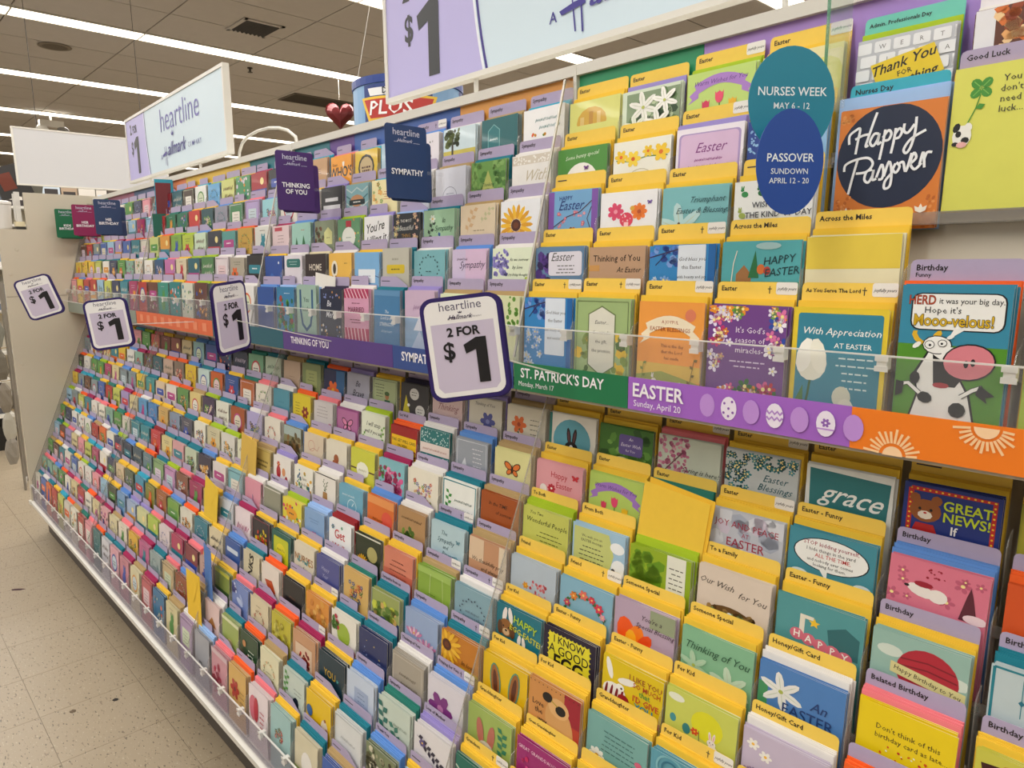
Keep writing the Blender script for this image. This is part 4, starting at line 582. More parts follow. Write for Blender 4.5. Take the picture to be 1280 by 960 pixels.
Q('L2', -4, 'o', '#a8242a', 'red and yellow card reading Sanitized', ('rect', -.46, .24, .46, .9, '#f0c81e'), ('txt', 'THIS GET WELL CARD', 0, .4, .09, '#1c1a16', .6), ('txt', 'HAS BEEN', -.05, .52, .08, '#1c1a16', .6), ('txt', 'SANITIZED', .0, .72, .2, '#a8242a', 1), txt='Get Well', dz=-.012)
Q('L2', -5, 'l', '#e2e6d4', 'white card with black brush words and green grass', ('txt', 'I will stop', 0, .35, .15, '#26302a', .2, .3), ('txt', 'well if you ask', 0, .55, .13, '#26302a', .2, .3), ('branch', .3, 1, .42, .3, '#7ab040', 8, .1), ('branch', -.3, 1, -.4, .6, '#7ab040', 6, .1), txt='')
Q('L2', -6, 'w', '#9a4f8a', 'purple card with a dark butterfly', ('rect', -.45, .05, .45, 1, '#b877a4'), ('butterfly', .0, .45, .4, '#d88ab0', '#2a1c2e'), txt='')
Q('L2', -7, 'p', '#cdc9c8', 'silver verse card with magenta blossoms', ('tl', -.05, .15, .6, 4, '#8a8488', .1), fl(.35, .7, .1, '#b8407a'), fl(.3, .95, .12, '#b8407a'), txt='')
Q('L2', -8, 'o', '#dac832', 'yellow card with a red bloom and dark words', ('tl', -.22, .25, .3, 6, '#3a3020', .09), ('flower', .2, .5, .2, '#8f2a24', '#e8c030'), txt='')
Q('L2', -9, 'w', '#5a9aac', 'plain teal blue card', ('tl', 0, .4, .5, 1, '#3a7a90'), txt='')
Q('L3', -1, 'k', '#a85a24', 'rust brown card with a dark flower reading In the time of sorrow', ('txt', 'In the TIME', -.05, .25, .1, '#2a1810', .1, .3), ('txt', 'of sorrow', .1, .42, .1, '#2a1810', .1, .3), ('flower', .1, .8, .16, '#2a1a14', '#3a2a1a'))
Q('L3', -2, 't', '#eef0ea', 'white card with a teal border and a green fern', ('frame', 1.3, .03, .03, '#2a8a94'), ('branch', -.36, 1, -.3, .3, '#4a9a4a', 9, .12), ('script', .12, .45, .5, '#4a6a60', .05), ('script', .15, .65, .5, '#4a6a60', .05))
Q('L3', -3, 'w', '#e9e4d4', 'cream scalloped card with a colourful bouquet', ('scatter', -.28, .25, .28, .75, 44, ['#c83a4a', '#e0a030', '#4a6ab0', '#6a9a4a', '#b86ab0'], .04, 3, True), ('branch', 0, 1.1, 0, .7, '#5a7a3a'))
Q('L3', -4, 'm', '#8fc4cc', 'pink peony photo card', ('scatter', -.2, .25, .4, .9, 50, ['#c83a7a', '#e06aa0', '#a82a60', '#f09ac0'], .08, 3), ('scatter', -.48, .2, -.2, .9, 16, ['#b03a70', '#4f9a4a'], .07, 4), txt='')
Q('L3', -5, 'y', '#cfd04e', 'lime card with a white medallion', ('rect', -.5, .5, .5, .54, '#5a3a2a'), ('ell', 0, .52, .26, .22, '#eeeedd', 10), ('script', 0, .54, .3, '#8a8a4a', .05), txt='')
Q('L3', -6, 'y', '#e2dccb', 'white card with a small brown dog sketch', ('ell', .0, .5, .12, .14, '#a8643a'), ('ell', -.08, .62, .1, .08, '#b8744a'), ('line', .1, .6, .12, .8, .04, '#a8643a'), ('tl', .1, .85, .3, 1, '#b87a5a'), txt='')
Q('L3', -7, 'y', '#d9cbb6', 'cream card with a faint rose line drawing', ('ring', -.1, .35, .16, .015, '#c88a7a'), ('strip', [(-.2, .5), (0, .4), (.2, .45), (.3, .3)], .015, '#b87a6a'), txt='')
Q('L3', -8, 'b', '#8a8a6a', 'brown landscape photo card', ('rect', -.5, 0, .5, .3, '#a9b8b4'), ('scatter', -.45, .25, .45, .9, 34, ['#6a5a34', '#8a6a3c', '#4a4a2c'], .1, 3), txt='')
Q('L3', -9, 'p', '#e4dfd2', 'white card with a grey ring of flowers', ('wreath', -.05, .5, .22, '#6a6a60', ['#c8504a']), txt='')
Q('L4', -1, 'k', '#c79a78', 'brown watercolour card in cream, We thankfully pray', ('rect', -.5, 0, -.1, .5, '#dcc4a8'), ('rect', .3, 0, .5, 1.3, '#e0d0b8'), ('txt', 'We thankfully pray', 0, .5, .11, '#3a2418', .1, .3), ('txt', 'and always..', .1, .66, .11, '#3a2418', .1, .3))
Q('L4', -2, 't', '#b9d0d6', 'pale blue watercolour card reading Sympathy and Prayers', ('scatter', .0, .7, .45, 1.2, 20, ['#7fb0be', '#94c0ca'], .12, 3), ('txt', 'The', -.1, .25, .12, '#3a6470', 0, .3), ('txt', 'Sympathy', -.05, .42, .13, '#3a6470', 0, .3), ('txt', 'and', -.05, .56, .11, '#3a6470', 0, .3), ('txt', 'Prayers', .05, .72, .13, '#3a6470', 0, .3), ('butterfly', .32, .3, .1, '#7fa8b4', '#4a7a88'), logo=1, cross=1)
Q('L4', -3, 'w', '#b89468', 'tan card with a green plant', ('script', 0, .25, .7, '#5a4228', .05), ('scatter', -.4, .5, .1, .95, 34, ['#5a7a2a', '#7a9a3a', '#3a5a20'], .08, 3), txt='')
Q('L4', -4, 'b', '#dc7a34', 'orange dusk card with a pink disc', ('rect', -.5, .0, .5, .2, '#e8a060'), ('ell', .25, .5, .2, .22, '#e0604a'), ('txt', 'feel better', -.1, .6, .09, '#5a2a1a', .1, .3), txt='')
Q('L4', -5, 'y', '#78b0c6', 'light blue card with a clock face', ('ring', .05, .5, .18, .02, '#d2e4ea'), ('script', -.1, .25, .5, '#d8e8ee', .04), ('line', .05, .5, .12, .4, .02, '#e8f0f2'), txt='')
Q('L4', -6, 'w', '#e8e4dc', 'white card with a brown potted reed', ('poly', [(-.12, .8), (-.1, .5), (.1, .5), (.12, .8)], '#b08850'), ('branch', 0, .5, -.08, .15, '#4a6a3a'), ('branch', 0, .5, .1, .18, '#4a6a3a'), ('rect', -.5, 0, .5, .03, '#2a1c1c'), txt='')
Q('L4', -7, 'y', '#eceadf', 'white card with blue, yellow and green little figures', ('scatter', -.42, .1, .42, .95, 30, ['#3f8ab0', '#e0b030', '#5a9a5a', '#2f6a8a'], .055, 3), ('txt', 'have', .05, .4, .13, '#333', .1), ('txt', 'the best', .05, .58, .12, '#333', .1), txt='')
Q('L4', -8, 'v', '#e9e5df', 'white card with red people figures', ('ell', -.2, .5, .13, .2, '#b82a3a'), ('ell', .1, .45, .1, .13, '#d89a6a'), ('ell', .25, .75, .1, .2, '#b82a3a'), fl(-.2, .25, .1, '#c8503a'), txt='')
Q('L4', -9, 'k', '#d0ba72', 'gold card with brown block lettering', ('tl', 0, .35, .7, 2, '#7a6a3a', .14, .06), ('frame', 1.2, .03, .02, '#a8904a'), txt='')
Q('L5', -1, 'w', '#8fafba', 'blue grey sympathy card with a dark wreath', ('wreath', .0, .55, .33, '#3a4a60', None, 26), ('txt', 'with deepest', .0, .5, .07, '#4a5a6a', 0, .3), ('txt', 'sympathy', .0, .64, .14, '#5a7080', 0, .4), logo=1, cross=1)
Q('L5', -2, 'k', '#93b24a', 'grass green field card with thin white stems', ('rect', -.5, 0, .5, .14, '#a8c46a'), ('line', -.1, .1, -.15, 1, .015, '#c8d89a'), ('line', .25, .1, .3, 1, .012, '#c8d89a'), ('tl', -.05, .55, .3, 3, '#5a7a2a', .1), logo=1)
Q('L5', -3, 'y', '#d98c74', 'salmon red verse card', ('rect', -.5, .5, .5, 1.2, '#c8705a'), ('tl', 0, .25, .6, 4, '#7a3a2a', .12, .02))
Q('L5', -4, 'y', '#2c3a20', 'dark green card with sunflowers and a gold disc', ('rect', -.5, .0, .5, .04, '#e0e0d0'), ('ell', .18, .42, .2, .2, '#b8b074'), ('sunf', -.2, .75, .24), txt='')
Q('L5', -5, 'r', '#eef0f0', 'white card lettered Get well in red', ('txt', 'Get', -.0, .48, .3, '#c8243a', .2), ('txt', 'Well', -.05, .85, .28, '#c8243a', .2), fl(-.3, .2, .07, '#2a7a9a'), fl(.1, .15, .05, '#2a9a8a'), txt='')
Q('L5', -6, 's', '#8fb0d6', 'powder blue card with a soft pink bloom', ('tl', 0, .25, .5, 2, '#6a8ab8', .08), fl(.0, .75, .16, '#c870a0'), txt='')
Q('L5', -7, 'l', '#e6d84a', 'busy multicoloured card in lime and pink', ('scatter', -.48, .0, .48, 1.1, 40, ['#d83a7a', '#3a9a5a', '#f0f0e0', '#e87a2a', '#2a5ab0'], .06, 3), ('ell', 0, .4, .28, .16, '#e8a82a'), ('tl', 0, .38, .4, 1, '#333', .06, .04), ('ell', 0, .75, .24, .12, '#6ab04a'), txt='')
Q('L5', -8, 'w', '#9a9a88', 'grey card lettered Thank', ('txt', 'Thank', .02, .9, .3, '#4a4a40', .1), ('rect', -.5, .0, .5, .04, '#d8d6cc'), txt='Thank You')
Q('L5', -9, 'w', '#dfa0b0', 'plain pink card with a small figure', ('line', .0, .45, .02, .65, .03, '#5a6a9a'), txt='')
Q('L6', -1, 't', '#c9862e', 'orange sunflower card reading In love and prayer', ('sunf', -.35, .3, .4), ('rect', .0, .6, .5, 1.2, '#c9b83a'), ('txt', 'In love', .22, .55, .13, '#5a3a10', 0, .3), ('txt', 'and Prayer', .22, .72, .11, '#5a3a10', 0, .3), logo=1, cross=1)
Q('L6', -2, 'b', '#9fb2d2', 'blue card with pink lotus flowers', ('lotus', -.2, .45, .2), ('lotus', .18, .6, .24), ('rect', -.05, .85, .05, 1.0, '#9ab060'))
Q('L6', -3, 't', '#a3ad6a', 'green and indigo garden photo card', ('rect', -.5, .6, .5, 1.2, '#3a5080'), ('scatter', -.45, .1, .45, .6, 20, ['#c8d050', '#6a8a3a', '#d8b870'], .09, 3), ('frame', 1.2, .0, .03, '#d8dcd0'), txt='Sympathy from us')
Q('L6', -4, 'g', '#d8b672', 'tan card with a blue and red flower vase', ('scatter', -.25, .3, .25, .75, 44, ['#2f5a9a', '#c8382e', '#e08a3a', '#4a7a3a'], .045, 3, True), ('poly', [(-.1, 1), (-.14, .75), (.14, .75), (.1, 1)], '#3a6a9a'), txt='', tall=1)
Q('L6', -5, 'w', '#5a5f9a', 'indigo card with faint white words', ('txt', 'Happy', -.1, .35, .13, '#b8bcdc', 0, .3), ('txt', 'Year', -.1, .55, .13, '#b8bcdc', 0, .3), ('ell', .3, .7, .03, .03, '#c8cce8'), txt='')
Q('L6', -6, 'y', '#e2dac6', 'cream card lettered Nurses make a', ('txt', 'NURSES', .0, .5, .26, '#a87a4a', .3), ('txt', 'make a', .0, .78, .22, '#2a2824', .3, .3), ('scatter', -.4, .25, .4, .5, 12, ['#c8503a', '#5a9a9a', '#e0b040'], .04, 3), txt='')
Q('L6', -7, 'y', '#1f6a60', 'yellow bird card with a dark green border', ('rr', -.38, .14, .38, 1, '#c9cc2a', .05), ('ell', .0, .5, .24, .2, '#e2d82a'), ('script', 0, .5, .4, '#4a4a1a', .06), txt='')
Q('L6', -8, 'y', '#2e2430', 'dark card with yellow and red tulips', ('scatter', -.3, .3, .35, .8, 34, ['#e0c82a', '#d8502a', '#6a8a2a'], .06, 3), ('frame', 1.1, .02, .015, '#b0405a'), txt='')
Q('L6', -9, 'm', '#ecdfe2', 'white card with pink looping letters', ('script', .0, .6, .7, '#b83a80', .18, .03), txt='')
Q('L7', -1, 'b', '#dfdbe2', 'white card with a violet orchid', ('flower', -.12, .6, .34, '#8a3f8a', '#c88ab8'), ('line', -.1, .9, -.05, 1.2, .02, '#6a8a4a'), txt='Praying for You', logo=1, cross=1)
Q('L7', -2, 'w', '#b2aa9c', 'grey taupe stack tied with a clear band', ('frame', 1.3, .06, .012, '#d8d2c6'), ('script', .0, .45, .5, '#6a6254', .06), ('script', .05, .65, .5, '#6a6254', .06), txt='Thinking of You')
Q('L7', -3, 't', '#343f6e', 'navy dusk card with yellow lights', ('rect', -.5, .6, .5, 1.3, '#4a5a8a'), ('scatter', -.4, .2, .4, .9, 16, ['#c8b86a', '#8a98c0'], .02, 3))
Q('L7', -4, 't', '#eeeade', 'white card with red berries and a green leaf oval', ('ell', .0, .5, .26, .28, '#a8bf4a', 14), ('scatter', -.45, .1, -.2, .45, 14, ['#b82a4a', '#5a8a3a'], .06, 3), ('scatter', .0, .78, .42, 1.15, 26, ['#b82a4a', '#d83a5a', '#4a7a3a'], .07, 5), txt='')
Q('L7', -5, 'y', '#dd9a44', 'orange gold textured card', ('scatter', -.45, .05, .45, .9, 30, ['#e0a850', '#d08a38', '#e8b868'], .1, 3), ('script', .15, .75, .4, '#f0d8a8', .05), txt='', logo=1)
Q('L7', -6, 'y', '#1d1d20', 'black card with faint figures', ('script', 0, .5, .3, '#8a5a40', .06), ('frame', 1.1, .03, .015, '#55555a'), txt='')
Q('L7', -7, 'o', '#e8ded4', 'white card with a rust coloured fan shape', ('poly', [(-.3, .45), (.1, .4), (.3, .7), (.1, .95)], '#c85a2a'), ('poly', [(-.15, .85), (.3, .75), (.3, 1.05)], '#2a2a30'), txt='')
Q('L7', -8, 't', '#d9d0b4', 'cream card lettered Thanks vertically in black', ('txt', 'THANKS', .02, .8, .34, '#20201e', .9, 0, 78), txt='')
Q('L7', -9, 'b', '#4468a8', 'royal blue card with a white arched banner', ('rr', -.36, .25, .36, .4, '#d8e0ea', .04), ('strip', [(-.2, 1), (0, .7), (.2, 1)], .06, '#8ab0d8'), ('strip', [(-.2, .75), (0, 1.0), (.2, .75)], .05, '#e0e8f0'), txt='')
Q('L8', -1, 'v', '#e6e2e2', 'white sympathy card with a dark purple spray', ('branch', -.4, .25, .3, .6, '#3a3448', 12, .14), fl(-.25, .35, .09, '#6a5a90'), ('script', .15, .8, .5, '#5a5468', .06), ('script', .2, 1.0, .4, '#5a5468', .06), txt='Loss of Mother')
Q('L8', -2, 'g', '#ced9cc', 'pale card with teal eucalyptus leaves', ('branch', -.3, 1.2, -.35, .2, '#2f7a70', 9, .2), ('branch', .2, 1.1, .0, .5, '#4a8a7a', 7, .18), ('script', .2, .45, .4, '#8a9a8a', .05))
Q('L8', -3, 'b', '#cbd6e6', 'ice blue card with grey text panel', ('rect', -.2, .3, .3, .8, '#a9b8d2'), ('tl', .05, .4, .35, 4, '#5a6a90', .1))
Q('L8', -4, 'y', '#173e4c', 'dark teal card lettered You', ('txt', 'YOU', -.05, .55, .22, '#c8a83a', .4), ('star', .25, .5, .06, '#4aa0a0'), ('script', .15, .8, .4, '#4a8a90', .04), txt='')
Q('L8', -5, 'm', '#cda07c', 'tan card with a red flower photograph', ('rect', -.36, .3, .36, 1.05, '#dfc8ae'), ('scatter', -.25, .45, .25, .95, 40, ['#a02a24', '#c83a2a', '#6a2a1a'], .06, 3), txt='', logo=1)
Q('L8', -6, 'o', '#c6bd3a', 'mustard yellow brushed card', ('scatter', -.4, .2, .4, .9, 26, ['#a89a28', '#dcd46a'], .1, 3), txt='')
Q('L8', -7, 'm', '#ded2b4', 'cream card with a red berry wreath', ('wreath', 0, .6, .24, '#7a4a2a', ['#c8382e', '#8a5a2a']), ('tl', 0, .2, .4, 1, '#9a8a6a'), txt='')
Q('L8', -8, 'p', '#7f93c8', 'periwinkle card with a flying bird', ('ell', 0, .5, .2, .1, '#c0cce8', 10, 20), ('ell', .1, .38, .16, .06, '#a8b8e0', 8, 50), ('scatter', -.45, .0, -.2, .3, 14, ['#d8dcf0', '#5a5a9a'], .05, 3), txt='')
Q('L8', -9, 'y', '#98a55a', 'olive and lemon card', ('rect', -.5, 0, .5, .12, '#d2cf5a'), ('rect', -.5, .6, .5, 1, '#4a6a3a'), txt='')
Q('L9', -2, 'b', '#86906e', 'olive brown forest photo card', ('scatter', -.45, .1, .45, 1, 50, ['#5a5a34', '#a8a88a', '#3a3a24', '#d8d2b8'], .08, 3), ('rect', -.1, .4, .3, .7, '#d8d6c8'), txt='Thank You')
Q('L9', -3, 't', '#e0e2e0', 'plain white card with a grey border', ('frame', 1.3, .03, .02, '#b8bcba'), ('script', 0, .5, .5, '#b0b4b2', .05), txt='')
Q('L9', -4, 'y', '#ecc81c', 'bright yellow character card', ('ell', -.35, .5, .12, .14, '#2a6aa8'), ('ell', .25, .7, .14, .25, '#e8dcc8'), ('scatter', .1, .4, .4, 1, 12, ['#a86a3a', '#2a2a2a'], .04, 3), ('script', -.05, .7, .3, '#2a2a2a', .06), txt='')
Q('L9', -5, 't', '#cdd8ce', 'pale green card with a dark blue bird', ('branch', -.4, .7, -.3, .1, '#5aa04a', 7, .14), ('ell', .1, .75, .14, .2, '#1c2c40', 10, 20), ('tl', .2, .35, .35, 2, '#6a7a70', .1), txt='')
Q('L9', -6, 'k', '#e6e2c2', 'cream card with a green leafy wreath', ('wreath', 0, .55, .27, '#7aa060', ['#d8a878']), ('script', 0, .58, .25, '#9a9a7a', .04), txt='')
Q('L9', -7, 'o', '#2e5434', 'dark green party photo card', ('ell', -.25, .35, .1, .1, '#c8905a'), ('scatter', -.4, .4, .4, 1, 20, ['#e8e8d8', '#6a9a4a', '#c83a2a'], .05, 3), ('tl', .15, .45, .45, 3, '#e0e6d8', .12, .03), txt='')
Q('L9', -8, 't', '#a9b86a', 'green picnic card under pale cream', ('rect', -.5, 0, .5, .1, '#e2e4c0'), ('ell', 0, .7, .16, .12, '#d0c08a'), txt='')
Q('L9', -9, 'w', '#e2c9c6', 'pink card with a brown tent', ('poly', [(-.3, .75), (0, .45), (.3, .75)], '#b8844a'), ('tl', .1, .85, .3, 1, '#4a3a34'), txt='', n2=3)
Q('L10', -4, 't', '#dcd4b8', 'cream photo card of a white pet', ('ell', .05, .6, .24, .3, '#f0ece4', 14), ('rect', -.5, .8, .5, 1.3, '#8aa04a'), txt='')
Q('L10', -5, 'y', '#a9cbc9', 'pale aqua card with small red flowers', ('scatter', -.25, .35, .1, .75, 20, ['#c8384a', '#d8707a', '#3a6a5a'], .045, 3, True), ('tl', .15, .85, .4, 2, '#5a8a8a', .1), txt='')
Q('L10', -6, 'p', '#ece0e2', 'white card with pink balloon and red letters', ('ell', -.25, .5, .2, .3, '#d8788a', 14), ('ell', -.1, .5, .12, .3, '#c02a44', 12), ('tl', .2, .45, .3, 4, '#c02a44', .12, .03), txt='')
Q('L10', -7, 'o', '#dcb66c', 'tan card with a bold red flower', ('flower', -.12, .55, .26, '#b8301e', '#7a1c14'), ('tl', .28, .5, .3, 3, '#6a4a24', .12), txt='')
Q('L10', -8, 'p', '#cf9aa4', 'rose card with crimson photo panel', ('scatter', -.4, .4, .1, 1.1, 30, ['#a01c44', '#c83a60', '#e0b0b8'], .09, 3), ('rect', -.5, 0, .5, .12, '#d8c0c4'), txt='')
Q('L10', -9, 's', '#a9abb2', 'grey card with a small dark square', ('rect', -.2, .75, .0, .98, '#4a4c56'), ('rect', -.16, .8, -.04, .93, '#b8bac2'), txt='')
# --- middle section, columns -10..-18 (short)
MID = {('U1', -10): ('n', '#1f262c'), ('U1', -11): ('m', '#b03a44'), ('U1', -12): ('y', '#4f9a6a'), ('U1', -13): ('l', '#d2d68a'), ('U1', -14): ('l', '#6fb0dc'), ('U1', -15): ('a', '#e8eae6'), ('U1', -16): ('o', '#5a4a3e'), ('U1', -17): ('t', '#2f6a74'), ('U1', -18): ('t', '#8a2a34'),
       ('U2', -10): ('b', '#9fd2da'), ('U2', -11): ('p', '#b9a8d2'), ('U2', -12): ('y', '#4a8a5c'), ('U2', -13): ('b', '#9a9aa8'), ('U2', -14): ('y', '#2c5a62'), ('U2', -15): ('y', '#c83a2e'), ('U2', -16): ('t', '#2a7a5a'), ('U2', -17): ('g', '#2a7a5a'), ('U2', -18): ('o', '#b03038'),
       ('U3', -10): ('w', '#dadad4'), ('U3', -11): ('o', '#c7a44a'), ('U3', -12): ('o', '#5f9f9a'), ('U3', -13): ('y', '#3a3a48'), ('U3', -14): ('b', '#cfe0c8'), ('U3', -15): ('l', '#b8c84a'), ('U3', -16): ('l', '#8ab04a'), ('U3', -17): ('o', '#dca040'), ('U3', -18): ('y', '#c8d08a'),
       ('U4', -10): ('n', '#2e2826'), ('U4', -11): ('w', '#b4ac9c'), ('U4', -12): ('w', '#e2d8dc'), ('U4', -13): ('l', '#5a8a5a'), ('U4', -14): ('l', '#2c6a78'), ('U4', -15): ('y', '#dcd0b4'), ('U4', -16): ('p', '#c47ab0'), ('U4', -17): ('a', '#2f5a84'), ('U4', -18): ('l', '#e8e6e0'),
       ('U5', -10): ('w', '#e6e4e2'), ('U5', -11): ('w', '#e8e6e4'), ('U5', -12): ('y', '#4a5a4a'), ('U5', -13): ('l', '#6a4034'), ('U5', -14): ('o', '#d8d8c8'), ('U5', -15): ('y', '#2a8a8a'), ('U5', -16): ('w', '#3f9a8a'), ('U5', -17): ('y', '#7a4a34'), ('U5', -18): ('y', '#b83a30'),
       ('L1', -10): ('t', '#b8c8b4'), ('L1', -11): ('g', '#7aa888'), ('L1', -12): ('d', '#2e3850'), ('L1', -13): ('d', '#343a64'), ('L1', -14): ('b', '#3a5a9a'), ('L1', -15): ('b', '#8fb4b4'), ('L1', -16): ('y', '#c8b890'), ('L1', -17): ('k', '#8a4a3a'), ('L1', -18): ('y', '#7a3228'),
       ('L2', -10): ('p', '#e2dccf'), ('L2', -11): ('g', '#b86a34'), ('L2', -12): ('y', '#2f5a9a'), ('L2', -13): ('b', '#c8682e'), ('L2', -14): ('t', '#c9dcd8'), ('L2', -15): ('b', '#e2c43a'), ('L2', -16): ('o', '#8a7a6c'), ('L2', -17): ('o', '#c8b0a0'), ('L2', -18): ('y', '#3f6a74'),
       ('L3', -10): ('w', '#b4acd4'), ('L3', -11): ('t', '#a85a2c'), ('L3', -12): ('t', '#dfe0d2'), ('L3', -13): ('l', '#4a3a5c'), ('L3', -14): ('k', '#dcca8c'), ('L3', -15): ('o', '#6a9a5a'), ('L3', -16): ('o', '#e2dcd4'), ('L3', -17): ('y', '#dcc8ae'), ('L3', -18): ('t', '#4a9a9a'),
       ('L4', -10): ('y', '#dfe0c8'), ('L4', -11): ('l', '#dad8d0'), ('L4', -12): ('l', '#cfc8a8'), ('L4', -13): ('y', '#e6e4d6'), ('L4', -14): ('t', '#5a5a6a'), ('L4', -15): ('y', '#8a9ab0'), ('L4', -16): ('y', '#d0b070'), ('L4', -17): ('y', '#4a8ac0'), ('L4', -18): ('w', '#5fa0c8'),
       ('L5', -10): ('y', '#8fc0c8'), ('L5', -11): ('y', '#e2dcd8'), ('L5', -12): ('b', '#3a3450'), ('L5', -13): ('t', '#c4ceb8'), ('L5', -14): ('t', '#d8a8ac'), ('L5', -15): ('t', '#dcd09a'), ('L5', -16): ('r', '#c83a44'), ('L5', -17): ('t', '#2f8f9c'), ('L5', -18): ('t', '#3a8a98'),
       ('L6', -10): ('b', '#d6dce4'), ('L6', -11): ('y', '#ccb84a'), ('L6', -12): ('m', '#a83468'), ('L6', -13): ('p', '#8a5a44'), ('L6', -14): ('l', '#c89ac4'), ('L6', -15): ('t', '#8fb07c'), ('L6', -16): ('o', '#6a8a94'), ('L6', -17): ('y', '#3a5a6c'), ('L6', -18): ('b', '#34445c'),
       ('L7', -10): ('y', '#e0d4b4'), ('L7', -11): ('y', '#2c8496'), ('L7', -12): ('o', '#e0ded0'), ('L7', -13): ('b', '#7faa4a'), ('L7', -14): ('o', '#a8682a'), ('L7', -15): ('y', '#8a8a2a'), ('L7', -16): ('a', '#3f9ab8'), ('L7', -17): ('y', '#5a6a5a'), ('L7', -18): ('y', '#dcc8a8'),
       ('L8', -10): ('y', '#c8a8a0'), ('L8', -11): ('p', '#8a3040'), ('L8', -12): ('m', '#b83a68'), ('L8', -13): ('m', '#e2d6d8'), ('L8', -14): ('p', '#b8cc5a'), ('L8', -15): ('v', '#d6d8a8'), ('L8', -16): ('v', '#a8bcd8'), ('L8', -17): ('b', '#7aa4cc'), ('L8', -18): ('y', '#4a5240'),
       ('L9', -10): ('k', '#9aa0a0'), ('L9', -11): ('b', '#9a5430'), ('L9', -12): ('p', '#cdb890'), ('L9', -13): ('t', '#a0b0b0'), ('L9', -14): ('m', '#c46a98'), ('L9', -15): ('p', '#e0b830'), ('L9', -16): ('p', '#e6dccc'), ('L9', -17): ('k', '#dfd6b0'), ('L9', -18): ('m', '#e4b4b8'),
       ('L10', -10): ('w', '#b79fc0'), ('L10', -11): ('k', '#d9cfa4'), ('L10', -12): ('y', '#2f7aa4'), ('L10', -13): ('m', '#c86a70'), ('L10', -14): ('k', '#dcd4b0'), ('L10', -15): ('m', '#cc8a98'), ('L10', -16): ('t', '#dda8b4'), ('L10', -17): ('t', '#d4d4da'), ('L10', -18): ('o', '#3a7a7c')}
PALE = ['#e6e2d8', '#dcd6c2', '#c8d6dc', '#e2c8cc', '#d2dcc0', '#ddd0e0']
DARK = ['#2a2a34', '#6a2a2a', '#2a4a5a', '#3a5a3a', '#5a3a2a', '#4a2a5a']
VIV = ['#c8384a', '#e0a030', '#2f8a9a', '#5a9a4a', '#b84a90', '#3a5ab0', '#e0702a']
CN = [('#e6e2d8', 'white'), ('#dcd0a4', 'cream'), ('#9fc4dc', 'light blue'), ('#2f8a9a', 'teal'), ('#5a9a4a', 'green'), ('#e2c43a', 'yellow'), ('#e8a0ac', 'pink'), ('#b03a70', 'magenta'), ('#2a3a64', 'navy'), ('#26262c', 'black'), ('#6a4030', 'brown'), ('#e0742e', 'orange'), ('#b8302e', 'red'), ('#a99ac8', 'lilac'), ('#9a9a98', 'grey'), ('#c8ce6a', 'lime'), ('#c2a078', 'tan'), ('#3f6ab4', 'blue'), ('#8fb4a4', 'sage'), ('#7a7a3c', 'olive')]
def cname(c):
    a = [int(c.lstrip('#')[i:i+2], 16) for i in (0, 2, 4)]
    return min(CN, key=lambda e: sum((a[k]-int(e[0][1+2*k:3+2*k], 16))**2 for k in range(3)))[1]
def lum(c): return sum(int(c.lstrip('#')[i:i+2], 16)*w for i, w in ((0, .3), (2, .59), (4, .11)))
def auto_design(bg, R):
    ink = R.choice(DARK) if lum(bg) > 130 else R.choice(PALE); v = R.choice(VIV); s = R.randrange(999); k = R.randrange(10); cn = cname(bg); vn = cname(v)
    if k == 0: return D(bg, cn+' card with a '+vn+' flower and short verse', ('flower', R.uniform(-.2, .2), .55, .24, v, ink), ('tl', 0, .15, .5, 2, ink, .08))
    if k == 1: return D(bg, cn+' card with a leafy ring', ('wreath', 0, .5, .28, ink, [v]), ('script', 0, .52, .3, ink, .06))
    if k == 2: return D(bg, cn+' card with bold scattered '+vn+' dots', ('scatter', -.42, .1, .42, 1, 22, [v, ink, R.choice(VIV)], .06, s))
    if k == 3: return D(bg, cn+' card with a '+vn+' banner', ('rr', -.38, .3, .38, .58, v, .06), ('tl', 0, .4, .5, 1, '#eeeeee', .08, .04), ('scatter', -.4, .7, .4, 1.1, 10, [ink, v], .05, s))
    if k == 4: return D(bg, cn+' card with large brush script', ('script', 0, .35, .7, ink, .12, .03, s), ('script', .05, .62, .6, ink, .12, .03, s+1))
    if k == 5: return D(bg, cn+' card with a '+vn+' animal figure', ('ell', 0, .7, .18, .24, v), ('ell', .05, .42, .13, .12, v), ('ell', -.03, .3, .04, .08, v), ('ell', .12, .3, .04, .08, v), ('tl', 0, .12, .5, 1, ink))
    if k == 6: return D(bg, cn+' card with a bouquet', ('scatter', -.3, .3, .3, .75, 26, [v, R.choice(VIV), ink], .07, s, True), ('branch', 0, 1.1, 0, .7, '#4a7a3a'))
    if k == 7: return D(bg, cn+' framed card with text panel', ('frame', 1.3, .06, .02, ink), ('rr', -.28, .3, .28, .8, R.choice(PALE), .04), ('tl', 0, .4, .4, 4, '#444444', .1))
    if k == 8: return D(bg, cn+' card with a round '+vn+' badge', ('ell', 0, .5, .3, .3, v, 16), ('ell', 0, .5, .24, .24, R.choice(PALE), 16), ('tl', 0, .46, .3, 2, '#333333', .09, .03))
    return D(bg, cn+' card with '+vn+' landscape bands', ('rect', -.5, .55, .5, 1.4, v), ('rect', -.5, .8, .5, 1.4, ink), ('ell', .2, .3, .12, .12, '#f0e0a0'))
